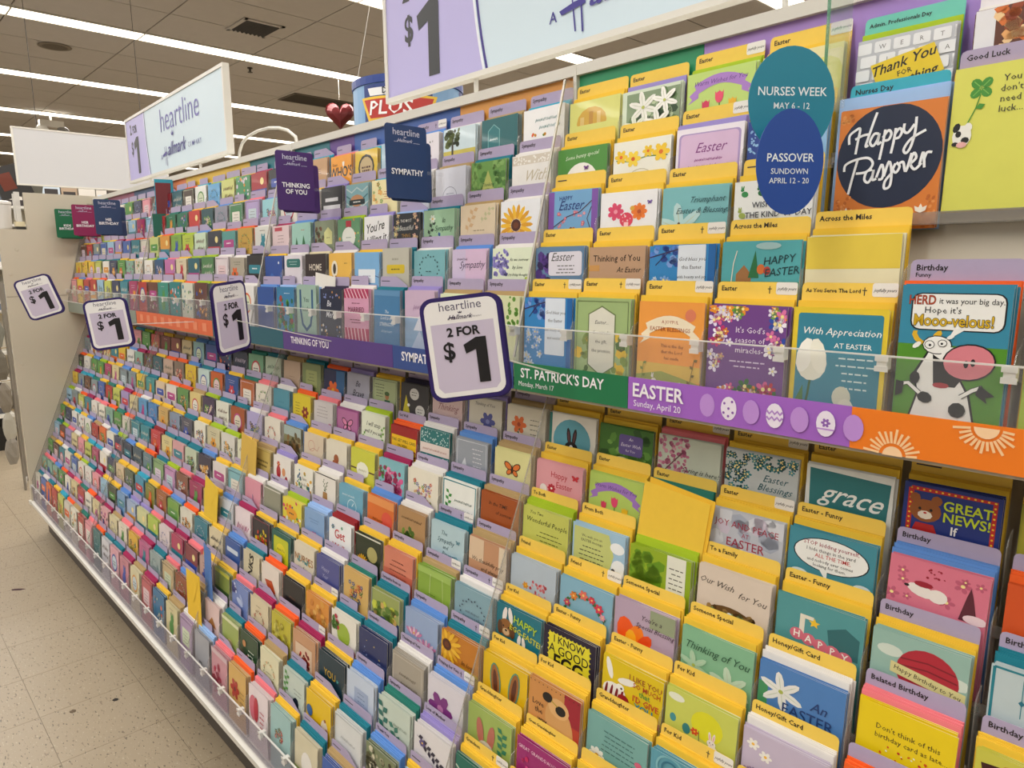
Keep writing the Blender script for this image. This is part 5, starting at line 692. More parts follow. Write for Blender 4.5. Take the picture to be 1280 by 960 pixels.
def draw(cv, ops):
    for op in ops:
        n, a = op[0], op[1:]
        if n in ('ell', 'rect', 'rr', 'poly', 'strip', 'line', 'txt', 'flower', 'leaf', 'branch', 'wreath', 'script', 'tl', 'scatter', 'tulip', 'bunny', 'butterfly', 'ring', 'frame', 'egg'): getattr(cv, n)(*a)
        elif n == 'lily':
            x, y, r, c = a
            for k in range(6): q = math.radians(60*k+20); cv.ell(x+r*.5*math.cos(q), y+r*.5*math.sin(q), r*.55, r*.2, c, 9, 60*k+20); cv.ell(x+r*.5*math.cos(q), y+r*.5*math.sin(q), r*.4, r*.02, '#c8d0b8', 5, 60*k+20)
            cv.ell(x, y, r*.12, r*.12, '#b8c060', 7)
        elif n == 'sunf':
            x, y, r = a
            for k in range(18): q = math.radians(20*k); cv.ell(x+r*.65*math.cos(q), y+r*.65*math.sin(q), r*.38, r*.11, '#efc23a' if k % 2 else '#e0a82a', 7, 20*k); cv.L -= 1
            cv.L += 1; cv.ell(x, y, r*.3, r*.3, '#5a2c18', 12); cv.ell(x, y, r*.16, r*.16, '#7a4420', 9)
        elif n == 'lotus':
            x, y, r = a
            for k in range(7): cv.ell(x+(k-3)*r*.28, y-abs(3-k)*-.06*r, r*.16, r*.5, '#e6c8d8' if k % 2 else '#d08ab0', 8, (k-3)*18)
            cv.ell(x, y+r*.2, r*.16, r*.12, '#e0b850', 7)
        elif n == 'ribbon':
            x, y, w, c = a
            cv.poly([(x-w*.58, y+.13), (x-w*.4, y+.02), (x-w*.4, y+.18), (x-w*.6, y+.26), (x-w*.52, y+.19)], c); cv.poly([(x+w*.58, y+.13), (x+w*.4, y+.02), (x+w*.4, y+.18), (x+w*.6, y+.26), (x+w*.52, y+.19)], c)
            t = [(x-w*.45+w*.9*k/8, y-.11*math.sin(math.pi*k/8)+.05) for k in range(9)]; cv.strip(t, .15, c)
        elif n == 'rab':
            x, y, h, c = a; cv.ell(x, y+h*.3, h*.35, h*.3, c, 9, 20); cv.ell(x-h*.25, y-.02, h*.18, h*.16, c, 8); cv.ell(x-h*.15, y-h*.35, h*.07, h*.25, c, 6, 15); cv.ell(x-h*.3, y-h*.35, h*.07, h*.25, c, 6, -5)
        elif n == 'squirrel':
            x, y, h = a; cv.ell(x-h*.25, y-h*.2, h*.2, h*.4, '#8a4424', 10, 15); cv.ell(x+.02, y, h*.22, h*.35, '#c8824a', 10); cv.ell(x+h*.1, y-h*.42, h*.16, h*.15, '#b8703a', 9); cv.ell(x+h*.05, y+.02, h*.1, h*.22, '#f0dcc0', 8)
        elif n == 'star':
            x, y, r, c = a; cv.poly([(x+(r if k % 2 == 0 else r*.45)*math.sin(math.pi*k/5), y-(r if k % 2 == 0 else r*.45)*math.cos(math.pi*k/5)) for k in range(10)], c)
        elif n == 'clover':
            x, y, r = a
            for k in range(4): q = math.radians(45+90*k); cv.ell(x+r*.6*math.cos(q), y+r*.6*math.sin(q), r*.5, r*.42, '#4f9a3c', 10, 45+90*k); cv.line(x, y, x+r*.9*math.cos(q), y+r*.9*math.sin(q), .008, '#8ac060')
        elif n == 'keys':
            rnd = random.Random(4); L = 'QWERTYUIOPASDFGHJKL'
            for r in range(5):
                for k in range(6):
                    x, y = -.52+.2*k+.06*(r % 2), .04+.17*r; cv.rr(max(x, -.5), y, min(x+.17, .5), y+.14, '#eceef0', .02)
                    if -.45 < x < .35: cv.txt(L[(r*6+k) % 19], x+.085, y+.1, .07, '#888')
        elif n == 'arch':
            for k in range(15): q = math.radians(180+12.8*k); cv.leaf(.36*math.cos(q), .62+.42*math.sin(q), .09, 12.8*k+(130 if k % 2 else 40), '#3f7a4a')
            cv.ring(0, .62, .38, .014, '#3f7a4a', 24, 1.1)
            for q, r, c in ((205, .07, '#c8506a'), (235, .08, '#e08a3a'), (265, .09, '#e07a6a'), (290, .07, '#d8405a'), (315, .09, '#d8405a'), (335, .06, '#e0a0b0')): cv.flower(.38*math.cos(math.radians(q)), .62+.42*math.sin(math.radians(q)), r, c, '#f0d080')
        elif n == 'scallop':
            for k in range(12): cv.ell(-.42+.076*k, .07, .038, .03, '#2c2440', 6); cv.L -= 1
            for k in range(14): cv.ell(-.42, .1+.09*k, .03, .04, '#2c2440', 6); cv.ell(.42, .1+.09*k, .03, .04, '#2c2440', 6); cv.L -= 2
            cv.L += 2
        elif n == 'stripes':
            for k in range(4): cv.ell(-.42+.09*k, .56, .022, .13, '#8a2430', 8, 8)
        elif n == 'holes':
            for k in range(12): cv.ell(-.46+.084*k, .04, .012, .012, '#6a3a20', 5)
        elif n == 'scatterb':
            for k in range(14): cv.ell(-.43+.066*k, .07, .014, .014, '#f0d040', 5); cv.L -= 1
            for k in range(16): cv.ell(-.43, .07+.07*k, .014, .014, '#f0d040', 5); cv.ell(.43, .07+.07*k, .014, .014, '#f0d040', 5); cv.L -= 2
            cv.L += 3
        elif n == 'cow':
            cv.rect(-.5, .62, .5, 1.6, '#5f9a2e'); K = '#15151a'; Wt = '#f0f0ec'
            cv.rr(-.40, .08, .46, .47, K, .09).rr(-.385, .092, .445, .458, Wt, .08).poly([(.02, .45), (.12, .45), (-.03, .56)], Wt)
            cv.txt('HERD', -.3, .2, .135, K, 1.4, 0, 0, .75, 2).txt('HERD', -.3, .2, .135, '#b8502a', .5, 0, 0, .75, 2).txt('it was your big day.', .15, .19, .083, K, .1, 0, 0, .9, 2).txt("Hope it's", -.1, .29, .095, K, .1)
            cv.txt('Mooo-velous!', .0, .42, .165, K, 2.0, 0, 0, .8, 2).txt('Mooo-velous!', .0, .42, .165, '#d9b51e', .6, 0, 0, .8, 2)
            cv.ell(-.3, .55, .05, .09, '#e0b82a', 8, -40).ell(-.27, .53, .035, .07, '#3f93ae', 8, -40).ell(-.13, .53, .035, .07, '#e0b82a', 8, 30)
            cv.poly([(-.32, .92), (-.2, .68), (-.05, .68), (.12, .95), (.22, 1.12), (.3, 1.5), (-.36, 1.5), (-.28, 1.15)], K)
            cv.poly([(-.3, .94), (-.19, .7), (-.06, .7), (.1, .95), (.2, 1.13), (.28, 1.5), (-.34, 1.5), (-.26, 1.15)], Wt)
            cv.ell(-.12, .62, .14, .1, K, 14).ell(-.12, .62, .13, .09, Wt, 14)
            cv.poly([(-.1, .62), (.2, .66), (.2, .92), (-.02, .86)], Wt).poly([(-.15, .72), (-.03, .8), (.16, .92), (.08, 1.05), (-.12, 1.05)], K).ell(-.05, 1.04, .08, .03, '#b03a44', 8)
            cv.ell(.18, .78, .24, .19, K, 20, -8).ell(.18, .78, .225, .175, '#d98a94', 20, -8).ell(.16, .8, .022, .04, K, 9).ell(.22, .78, .022, .04, K, 9)
            cv.ell(-.19, .62, .05, .045, K, 10).ell(-.19, .62, .043, .038, Wt, 10).ell(-.185, .625, .014, .014, K, 6).ell(-.07, .6, .045, .04, K, 10).ell(-.07, .6, .038, .033, Wt, 10).ell(-.075, .605, .013, .013, K, 6)
            cv.ell(-.31, .63, .05, .025, Wt, 8, -40).ell(.0, .53, .04, .02, Wt, 8, -30)
            cv.ell(-.3, .98, .05, .07, K, 9).ell(-.19, 1.18, .075, .06, K, 9, 20).ell(.12, 1.28, .08, .08, K, 9)
            cv.strip([(-.24, 1.14), (-.36, 1.04), (-.44, 1.06)], .05, K).strip([(-.24, 1.14), (-.36, 1.04), (-.43, 1.06)], .035, Wt).poly([(-.48, 1.02), (-.4, 1.04), (-.41, 1.16), (-.48, 1.2)], K)
            cv.strip([(.14, 1.14), (.24, 1.06), (.33, 1.02)], .05, K).strip([(.14, 1.14), (.24, 1.06), (.32, 1.02)], .035, Wt).poly([(.3, 1.0), (.44, 1.1), (.36, 1.12), (.38, 1.18), (.27, 1.1)], K)
        elif n == 'passover':
            cv.ell(.0, .5, .5, .51, '#23304c', 36).poly([(-.5, 0), (-.5, .001), (-.49, .001)], '#dd8a3c')
            cv.scatter(-.49, 0, -.36, .12, 10, ['#c87430', '#e8a45e'], .02, 3).scatter(-.49, .88, -.33, 1.3, 30, ['#c87430', '#e8a45e'], .02, 4).scatter(.36, .9, .49, 1.3, 24, ['#c87430', '#e8a45e'], .02, 6)
            strokes = [[(500, 550), (505, 505), (540, 478), (565, 470), (553, 520), (532, 600)], [(662, 392), (640, 440), (610, 510), (590, 560), (605, 555)], [(535, 525), (580, 505), (620, 500)],
                       [(665, 500), (640, 500), (615, 540), (630, 560), (655, 530), (668, 498), (655, 550), (675, 540)], [(700, 480), (680, 560), (660, 630)], [(685, 520), (715, 485), (730, 500), (715, 530), (690, 535)],
                       [(755, 475), (740, 540), (722, 600)], [(745, 510), (772, 478), (785, 492), (770, 520), (748, 527)], [(800, 455), (795, 490), (815, 500), (850, 460)], [(862, 425), (850, 500), (825, 570), (800, 600), (790, 580), (830, 530), (905, 490)],
                       [(545, 625), (510, 720), (480, 808)], [(465, 690), (475, 655), (530, 630), (600, 620), (625, 650), (590, 690), (530, 700)], [(620, 680), (590, 690), (575, 730), (595, 745), (620, 710), (628, 680), (618, 730), (640, 725)],
                       [(640, 720), (672, 655), (680, 690), (670, 725), (650, 730)], [(680, 715), (712, 640), (722, 690), (710, 760), (680, 775), (685, 740), (720, 700)], [(745, 650), (730, 680), (745, 695), (765, 665), (750, 645)],
                       [(765, 650), (785, 645), (795, 690), (830, 600)], [(810, 660), (850, 625), (840, 600), (820, 650), (840, 680), (875, 650)], [(866, 655), (886, 598), (889, 630), (888, 672)], [(889, 632), (905, 600), (930, 598)]]
            for st in strokes:
                pts = []
                for i in range(len(st)-1):
                    p0, p1, p2, p3 = st[max(i-1, 0)], st[i], st[i+1], st[min(i+2, len(st)-1)]
                    for k in range(5):
                        t = k/5; pts.append(tuple(.5*(2*p1[j]+(p2[j]-p0[j])*t+(2*p0[j]-5*p1[j]+4*p2[j]-p3[j])*t*t+(3*p1[j]-p0[j]-3*p2[j]+p3[j])*t**3) for j in (0, 1)))
                pts.append(st[-1]); q = []
                for x, y in pts: q.append(((x-(465-(y-380)*.15))/545-.5, (y-(380-(x-465)*.077))/502))
                cv.strip(q, .025, '#eef0f2')
            for s in (-1, 1):
                for k in (-40, 0, 40): cv.leaf(s*.36, 1.08, .09, -90+k, '#f2ece0', .25)
# ---- geometry of one pocket
def squash(cv, tn, big):
    if big or tn in ('U5', 'L10'): return
    k = .86
    cv.p = [([(x, y*k) for x, y in pts], fs, c, L) for pts, fs, c, L in cv.p]
    cv.t = [(t[0], t[1], t[2]*k)+t[3:] for t in cv.t]
def clipz(mb, h, w):   # keep the print inside the card
    a = w/2-.0002; mb.v = [(min(max(x, -a), a), y, min(max(z, .0005), h-.0004)) for x, y, z in mb.v]
def card_geo(mb, w, h, col, M, open_=.0012):
    # a folded card: two leaves hinged at the left edge
    t = .0004
    mb.add([(-w/2, -t, 0), (w/2, -open_-t, 0), (w/2, -open_-t, h), (-w/2, -t, h), (-w/2, 0, 0), (w/2, -open_, 0), (w/2, -open_, h), (-w/2, 0, h)],
           [(0, 1, 2, 3), (4, 7, 6, 5), (0, 4, 5, 1), (1, 5, 6, 2), (2, 6, 7, 3), (3, 7, 4, 0)], col, M)
    wc = tuple(.75*WH[i]+.25*col[i] for i in range(3))
    mb.add([(-w/2, t*.2, 0), (w/2, t*.2, 0), (w/2, t*.2, h-.0003), (-w/2, t*.2, h-.0003), (-w/2, t*1.2, 0), (w/2, t*1.2, 0), (w/2, t*1.2, h-.0003), (-w/2, t*1.2, h-.0003)],
           [(0, 1, 2, 3), (4, 7, 6, 5), (0, 4, 5, 1), (1, 5, 6, 2), (2, 6, 7, 3), (3, 7, 4, 0)], wc, M)
def env_geo(mb, w, h, col, M, t=.0011):
    mb.box(-w/2, w/2, -t, 0, 0, h, col, M)
    # the flap edge seen as a shallow step
    mb.box(-w/2+.001, w/2-.001, -t-.0003, -t, h-.03, h-.0015, col, M)
def div_geo(mb, w, h, tabh, col, M, style=0):
    t = .0006; z1 = h-tabh; xr = w/2 if style == 0 else w*.18
    if style == 2:
        out = [(-w/2, 0), (w/2, 0), (w/2, z1), (w*.1, h), (-w/2+.004, h), (-w/2, h-.004)]
    else:
        out = [(-w/2, 0), (w/2, 0)]+([(w/2, h-.006), (w/2-.0018, h-.0018), (w/2-.006, h)] if style == 0 else [(w/2, z1), (xr, z1), (xr, h-.004), (xr-.004, h)])+[(-w/2+.006, h), (-w/2+.0018, h-.0018), (-w/2, h-.006)]
    mb.prism(out, -t, 0, col, M)
def short(d):
    w = d.split()[:9]
    while w[-1] in ('a', 'an', 'the', 'with', 'and', 'of', 'in', 'reading', 'lettered', 'as', 'white,', 'over', 'on', 'small', 'pink', 'dark'): w.pop()
    return ' '.join(w)
def project(p):
    v = Vector(p)-Vector((0, 0, CZ)); d = v.dot(fw)
    return (640+F*v.dot(rt)/d, 480-F*v.dot(up)/d, d) if d > .1 else (-999, -999, d)
HT = .205
pockets = []
TIERS = ['U%d' % i for i in range(1, 6)]+['L%d' % i for i in range(1, 11)]
EMPTY = {('U1', 6), ('U2', 6), ('U3', 4), ('U3', 5), ('U4', 5), ('U3', 6), ('U4', 6), ('U5', 7), ('U5', 8)}
for ti, tn in enumerate(TIERS):
    y, z = UT(ti) if ti < 5 else LT(ti-5)
    for c in range(8, -28, -1):
        if (tn, c) in EMPTY: continue
        x = X0+(c+.5)*PW
        px, py, d = project((x, y-.03, z-.05))
        pockets.append(dict(t=tn, c=c, x=x, y=y, z=z, d=d, vis=(-25 < px < 1310 and -40 < py < 1000)))
vis = sorted([p for p in pockets if p['vis']], key=lambda p: p['d'])
for i, p in enumerate(vis): p['rank'] = i
def place_words(tn, c):
    n = 0 if c >= 0 else 1+(-c-1)//9
    k = c if c >= 0 else 8-((-c-1) % 9)
    return '%s section, %s %s tier, %s pocket' % (BN[min(n, 3)], ordn[int(tn[1:])-1], 'upper' if tn[0] == 'U' else 'lower', ordn[k])
stuff_card, stuff_env, stuff_div = MB(), MB(), MB()
nfront = nenv = ndiv = 0
RF = random.Random(99)
FARBG = ['#e6e2d8', '#dcd0a4', '#9fc4dc', '#2f8a9a', '#5a9a4a', '#e2c43a', '#e8a0ac', '#b03a70', '#2a3a64', '#26262c', '#6a4030', '#e0742e', '#b8302e', '#a99ac8', '#e8e6e0', '#ece8da', '#c8ce6a', '#3f6ab4', '#8fb4a4', '#d8d4c8', '#8a9aa0']
for p in pockets:
    tn, c = p['t'], p['c']; R = random.Random(hash((tn.__len__()*100+int(tn[1:])+(50 if tn[0] == 'L' else 0), c)) & 0xffffff)
    sp = P.get((tn, c)); rank = p.get('rank', 9999)
    if sp is None:
        if (tn, c) in MID: env, bg = MID[(tn, c)]
        else: env, bg = R.choice('yyyotbmpwlkag'), R.choice(FARBG)
        if c >= 5: tabc = L_
        elif c >= 0: tabc, env = Y, 'y'
        else: tabc = L_
        sp = dict(tab=tabc, txt='', env=env, d=auto_design(bg, R))
    bg, desc, ops = sp['d']
    easter = c >= 0 and c < 5
    w = sp.get('wd', .125 if easter else R.uniform(.112, .121)); big = sp.get('big')
    x = p['x']+sp.get('dx', R.uniform(-.003, .003)); y, z = p['y']-sp.get('dy', 0), p['z']+sp.get('dz', R.uniform(-.003, .003))
    lean = math.radians(3.0 if tn[0] == 'U' else 4.5)
    base = T(x, y, z-HT) @ RX(-lean)
    tabh = .022
    loc = place_words(tn, c)
    # divider with tab
    style = 0 if easter or R.random() < .62 else R.choice((1, 2))
    if sp['txt']: style = 0
    wd_ = .127 if easter else w+.004
    if ndiv < 300 and p['vis'] and rank < 300:
        q = MB(); div_geo(q, wd_, HT, tabh, lin(sp['tab']), I4, style)
        tnm = {YEL: 'yellow', LIL: 'lilac'}.get(sp['tab'], 'aqua')
        o = q.obj('divider_card', M_ENV, None, base); ndiv += 1
        tag(o, '%s tabbed divider card, %s' % (tnm, loc), 'divider card', 'tabbed divider cards in the pockets')
        lt = MB(); txt = sp['txt']
        if txt:
            for i, s_ in enumerate(txt.split('|')):
                vs, fs = text_geo(s_, .9 if i == 0 else .5); sz = (.0105 if len(txt) < 19 or '|' in txt else .0078) if i == 0 else .0075
                mx = max(v[0] for v in vs)*2*sz
                lt.add([(-wd_/2+.006+mx/2+vx*sz, -.0009, HT-.0135-.008*i+vy*sz) for vx, vy in vs], fs, lin('#241c1c'))
        elif rank < 240: # small unreadable printing
            lt.box(-wd_/2+.006, -wd_/2+.006+R.uniform(.02, .04), -.0009, -.0006, HT-.0125, HT-.0105, lin('#3a3340'))
        if lt.v: lt.obj('tab_lettering', M_SIGN, o)
        if sp.get('logo'):
            q = MB(); q.prism(roundrect(wd_/2-.032, wd_/2, HT-tabh+.004, HT, .003, 3), -.0010, -.0006, lin('#e9e6e0'))
            lg = q.obj('logo_label', M_SIGN, o); lg['label'] = 'white corner label with small script'
            q = MB(); vs, fs = text_geo('joyfully yours', .4, .4)
            q.add([(wd_/2-.016+vx*.0052, -.00112, HT-.0115+vy*.0062) for vx, vy in vs], fs, lin('#222222')); q.obj('lettering', M_SIGN, lg)
        if sp.get('cross'):
            q = MB(); q.box(wd_/2-.0425, wd_/2-.0413, -.0009, -.0006, HT-.017, HT-.006, lin('#333333')); q.box(wd_/2-.045, wd_/2-.0388, -.0009, -.0006, HT-.0105, HT-.0093, lin('#333333')); q.obj('printed_cross', M_SIGN, o)
    else: div_geo(stuff_div, wd_, HT, tabh, lin(sp['tab']), base, style)
    # envelopes
    ne = R.randint(3, 5) if sp['env'] not in 'w' else R.randint(4, 6)
    nc = R.randint(3, 5)
    if big: ne, nc = 3, 4
    depth = .0225 if tn[0] == 'U' else .0255
    if sp.get('tall'): nc = 3
    gap = (depth-.002)/(ne+nc)
    ec = lin(ENVC[sp['env']]); eh = HT-tabh+.002-(.004 if tn[0] == 'U' else 0)
    ename = {'y': 'yellow', 'o': 'orange', 't': 'teal', 'a': 'aqua', 'b': 'blue', 'w': 'white', 'l': 'lime', 'p': 'pink', 'm': 'magenta', 'k': 'tan', 'v': 'lavender', 'd': 'dark', 'g': 'green', 'n': 'black', 'c': 'cream', 's': 'pale blue', 'r': 'red'}[sp['env']]
    ew = .127 if easter else w+.003
    pos = -.0012
    if big: ew = w+.007
    eh = sp.get('eh', eh)
    for i in range(ne):
        h_ = eh+R.uniform(-.003, .001)-.0012*i*(.5 if easter else 1)
        if sp.get('n2') and i < 2: h_ += .004
        M = base @ T(R.uniform(-.0012, .0012)+sp.get('edx', 0), pos, 0) @ RY(R.uniform(-.008, .008)) @ RZ(R.uniform(-.01, .0))
        if nenv < 300 and p['vis'] and rank < 300:
            q = MB(); env_geo(q, ew, h_, ec, I4, gap*.55); o = q.obj('envelope', M_ENV, None, M); nenv += 1
            tag(o, '%s envelope, %s from the back, %s' % (ename, ordn[i], loc), 'envelope', 'envelopes of the %s' % loc)
        else: env_geo(stuff_env, ew, h_, ec, M, gap*.55)
        pos -= gap
    # cards
    bc = lin(bg); ch = .174 if tn[0] == 'U' and easter else .172
    if sp.get('tall'): ch += .008
    if tn[0] == 'U' and easter and not big: ch -= .004
    if big: ch = sp.get('ch', .178)
    for i in range(nc):
        front = i == nc-1
        hh = ch+(R.uniform(-.002, .001) if not front else -.001)
        M = base @ T(R.uniform(-.0015, .0015), pos, 0) @ RY(R.uniform(-.012, .012)) @ RZ(R.uniform(.0, .012))
        if front:
            M = M @ RX(.012)
        if front and p['vis'] and nfront < 300:
            q = MB(); card_geo(q, w, hh, bc, I4); o = q.obj('greeting_card', M_CARD, None, M); nfront += 1
            tag(o, '%s, %s' % (short(desc), loc), 'greeting card', 'front cards of the pockets')
            cv = Cv(w); draw(cv, ops); squash(cv, tn, big); a_, b_ = MB(), MB(); cv.emit(a_, b_, hh, I4)
            # front leaf is tilted: shear the print onto it
            for mbq in (a_, b_):
                mbq.v = [(vx, vy-.0004-.0012*(vx+w/2)/w, vz) for vx, vy, vz in mbq.v]
            if a_.v: clipz(a_, hh, w); a_.obj('printed_picture', M_CARD, o)
            if b_.v: clipz(b_, hh, w); b_.obj('lettering', M_CARD, o)
        else:
            card_geo(stuff_card, w, hh, bc, M)
            if front:
                cv = Cv(w); draw(cv, ops); squash(cv, tn, big); a_ = MB(); cv.emit(a_, a_, hh, I4, y0=-.0017); clipz(a_, hh, w)
                stuff_card.add([tuple(M @ Vector(v)) for v in a_.v], [], None)
                o_ = len(stuff_card.v)-len(a_.v)
                for f, cc in zip(a_.f, a_.c): stuff_card.f.append(tuple(i_+o_ for i_ in f)); stuff_card.c.append(cc)
        pos -= gap*(.8 if easter else 1)
tag(stuff_card.obj('greeting_card', M_CARD), 'remaining greeting cards stacked behind the front cards and in far pockets', 'greeting card', kind='stuff')
tag(stuff_env.obj('envelope', M_ENV), 'remaining coloured envelopes in the farther pockets', 'envelope', kind='stuff')
tag(stuff_div.obj('divider_card', M_ENV), 'remaining lilac and yellow divider cards in farther pockets', 'divider card', kind='stuff')

# ------------------------------------------------------------------ coloured strips along the upper tray
def board(name, M, w, h, t, bg, cv, label, cat, group=None, r=.0, m=M_SIGN, border=None):
    """flat printed board, origin bottom centre, face towards local -y"""
    mb = MB(); out = roundrect(-w/2, w/2, 0, h, r, 5) if r else [(-w/2, 0), (w/2, 0), (w/2, h), (-w/2, h)]
    mb.prism(out, 0, t, lin(bg)); o = mb.obj(name, m, None, M); tag(o, label, cat, group)
    if border:
        bw, c2 = border; b = MB(); b.prism(roundrect(-w/2+bw, w/2-bw, bw, h-bw, max(r-bw, .002), 5), -.0003, 0, lin(c2)); b.obj('printed_face', m, o)
    if cv:
        a, l = MB(), MB(); cv.emit(a, l, h, I4, y0=-.0003, base=.0003, step=.00012)
        if a.v: a.obj('printed_picture', m, o)
        if l.v: l.obj('lettering', m, o)
    return o
SG = 'coloured category strips along the upper tray'
def seg(x0, x1, bg, label, items=(), extra=None, dz=0, dy=0):
    w = x1-x0-.001; xc = (x0+x1)/2; cv = Cv(w)
    if extra: extra(cv, w, xc)
    for t, xm, y, size, b in items: cv.txt(t, (xm-xc)/w, y/w, size/w, '#f1eef2', b, 0, 0, .93, 2)
    return board('category_strip', T(xc, .9505-dy, CZ-.243-dz), w, .055, .0012, bg, cv, label, 'shelf strip', SG)
def bars(cv, w, xc):
    for k in range(9): x = (-3.35+.09*k-xc)/w; cv.rect(x, .012/w, x+.04/w, .042/w, '#e8906c'); cv.L -= 1
seg(-4.657, -3.41, '#8a9389', 'long grey green strip at the far end of the upper tray')
seg(-3.405, -2.535, '#dc6d44', 'orange strip with faint pink pattern on the upper tray', extra=bars)
seg(-2.535, -2.222, '#26606f', 'dark teal strip partly behind the tall turned price tag')
seg(-2.222, -1.991, '#26606f', 'dark teal strip touching the Thinking of You strip')
seg(-1.991, -1.416, '#5a3f86', 'purple strip lettered Thinking of You', [('THINKING OF YOU', -1.83, .033, .027, .6)])
seg(-1.416, -.998, '#36508f', 'blue strip lettered Sympathy', [('SYMPATHY', -1.31, .033, .030, .8)])
seg(-.996, -.717, '#1f7a4e', "green strip lettered St. Patrick's Day", [("ST. PATRICK'S DAY", -.873, .029, .0262, .8), ('Monday, March 17', -.935, .046, .0135, 0)])
def eggs(cv, w, xc):
    L = '#c093da'; Wt = '#ece4f2'
    for k in range(7):
        x = (-.5656+.0363*k-xc)/w; y = .028/w; h = .036/w; on = k % 2
        cv.egg(x, y, h, Wt if on else L)
        if k == 1:
            for a in ((-.2, -.2), (.15, -.3), (0, 0), (-.22, .2), (.2, .15), (0, .32)): cv.ell(x+a[0]*h, y+a[1]*h, h*.06, h*.06, '#8f5fb4', 6)
        if k == 3:
            for dy_ in (-.12, .12): cv.strip([(x-.33*h+.11*h*j, y+dy_*h+(.06*h if j % 2 else -.06*h)) for j in range(7)], h*.09, '#b48bd0')
        if k == 5: cv.flower(x, y-.03*h, h*.18, '#8f5fb4', '#ece4f2', 6); cv.rect(x-.33*h, y+.18*h, x+.33*h, y+.24*h, L)
seg(-.717, -.3475, '#a569c8', 'violet strip lettered Easter with white eggs', [('EASTER', -.657, .031, .032, .9), ('Sunday, April 20', -.657, .0475, .0150, 0)], extra=eggs)
def suns(cv, w, xc):
    for xm, y, r in ((-.2985, .056, .012), (-.2, .004, .013), (-.09, .056, .012), (.02, .004, .013), (.12, .056, .012)):
        x = (xm-xc)/w; yy = y/w; s = -1 if y > .03 else 1
        cv.poly([(x+r/w*math.cos(math.pi*k/10), yy+s*r/w*math.sin(math.pi*k/10)) for k in range(11)], '#f8d3a8')
        R = random.Random(int(abs(xm)*1000))
        for k in range(14):
            a = math.pi*(k+.5)/14; r1 = .016/w; r2 = R.uniform(.027, .036)/w
            cv.strip([(x+r1*math.cos(a), yy+s*r1*math.sin(a)), (x+r2*math.cos(a), yy+s*r2*math.sin(a))], .003/w, '#f8cf9c'); cv.L -= 1
        cv.L += 1
seg(-.352, .22, '#f0821c', 'orange strip printed with pale sun rays', extra=suns, dy=.0014)
# ------------------------------------------------------------------ price tags on arms
def logo(cv, x, y, s, c='#3a2a6a', comp=True):
    """small script wordmark with a crown and spaced capitals"""
    cv.txt('A', x-.36*s, y, .07*s, c); cv.txt('Hallmark', x-.08*s, y, .16*s, c, .5, .45)
    cv.poly([(x-.1*s, y-.14*s), (x-.11*s, y-.19*s), (x-.075*s, y-.16*s), (x-.06*s, y-.2*s), (x-.045*s, y-.16*s), (x-.01*s, y-.19*s), (x-.02*s, y-.14*s)], c)
    cv.line(x-.34*s, y-.04*s, x-.2*s, y-.055*s, .018*s, c)
    if comp: cv.txt('C O M P A N Y', x+.3*s, y-.01*s, .05*s, c)
def one(cv, x, y, h, c='#17161a'):      # heavy figure 1: x = right edge, y = baseline
    w = h*.245; cv.poly([(x-w, y), (x, y), (x, y-h), (x-w*.9, y-h), (x-w*2.05, y-h*.86), (x-w*1.9, y-h*.66), (x-w, y-h*.74)], c)
def price_tag(M, label):
    w, h = .131, .171; cv = Cv(w)
    cv.poly(roundrect(-.45, .45, .05, 1.25, .12, 5), '#ecebea').poly([(-.39, .33), (-.39, 1.12), (-.33, 1.19), (.33, 1.19), (.39, 1.12), (.39, .33)], '#cbc2d6')
    cv.txt('heartline', 0, .17, .15, '#55506a', -.1, 0, 0, 1, 3); logo(cv, .02, .285, .5, '#3a3050')
    cv.txt('2 FOR', .0, .49, .15, '#17161a', 1.5, 0, 0, 1, 3).txt('$', -.2, .77, .3, '#17161a', .9, 0, 0, .95, 4)
    one(cv, .27, 1.1, .57)
    o = board('price_tag', M, w, h, .0015, '#2c1a66', cv, label, 'price sign', 'two for one dollar price tags on arms', r=.021)
    b = MB(); b.prism(roundrect(-w/2+.004, w/2+.004, -.002, h-.002, .021, 5), .006, .0075, lin('#2c1a66')); k = b.obj('rear_tag', M_SIGN, o)
    b = MB(); b.box(-.006, .006, .0016, .0055, h*.3, h*.75, lin('#3a2a6a')); b.obj('holder_bracket', M_BLACK, o)
    return o
for (x, y, z), th, ro, lb in (((-.8748, .7394, CZ-.2185), 47.6, 6.5, 'large nearest two for one dollar price tag in front of the sympathy strip'), ((-1.706, .6916, CZ-.206), 122, 4, 'narrow turned two for one dollar price tag left of the Thinking of You strip'),
                              ((-2.7105, .6773, CZ-.275), 76, 6, 'two for one dollar price tag over the far cards, second from the left'), ((-3.4926, .6375, CZ-.2), 79, 17, 'tilted leftmost two for one dollar price tag in front of the end panel')):
    a = math.radians(th); M = T(x, y, z) @ RZ(a) @ RY(-math.radians(ro)); o = price_tag(M, lb)
    b = MB(); inv = M.inverted(); p0 = inv @ Vector((x, .951, CZ-.20)); b.tube([tuple(inv @ Vector((x, y, z+.08))+Vector((0, .005, 0))), tuple(p0)], .0015, 6); b.obj('wire_arm', M_FROST, o)
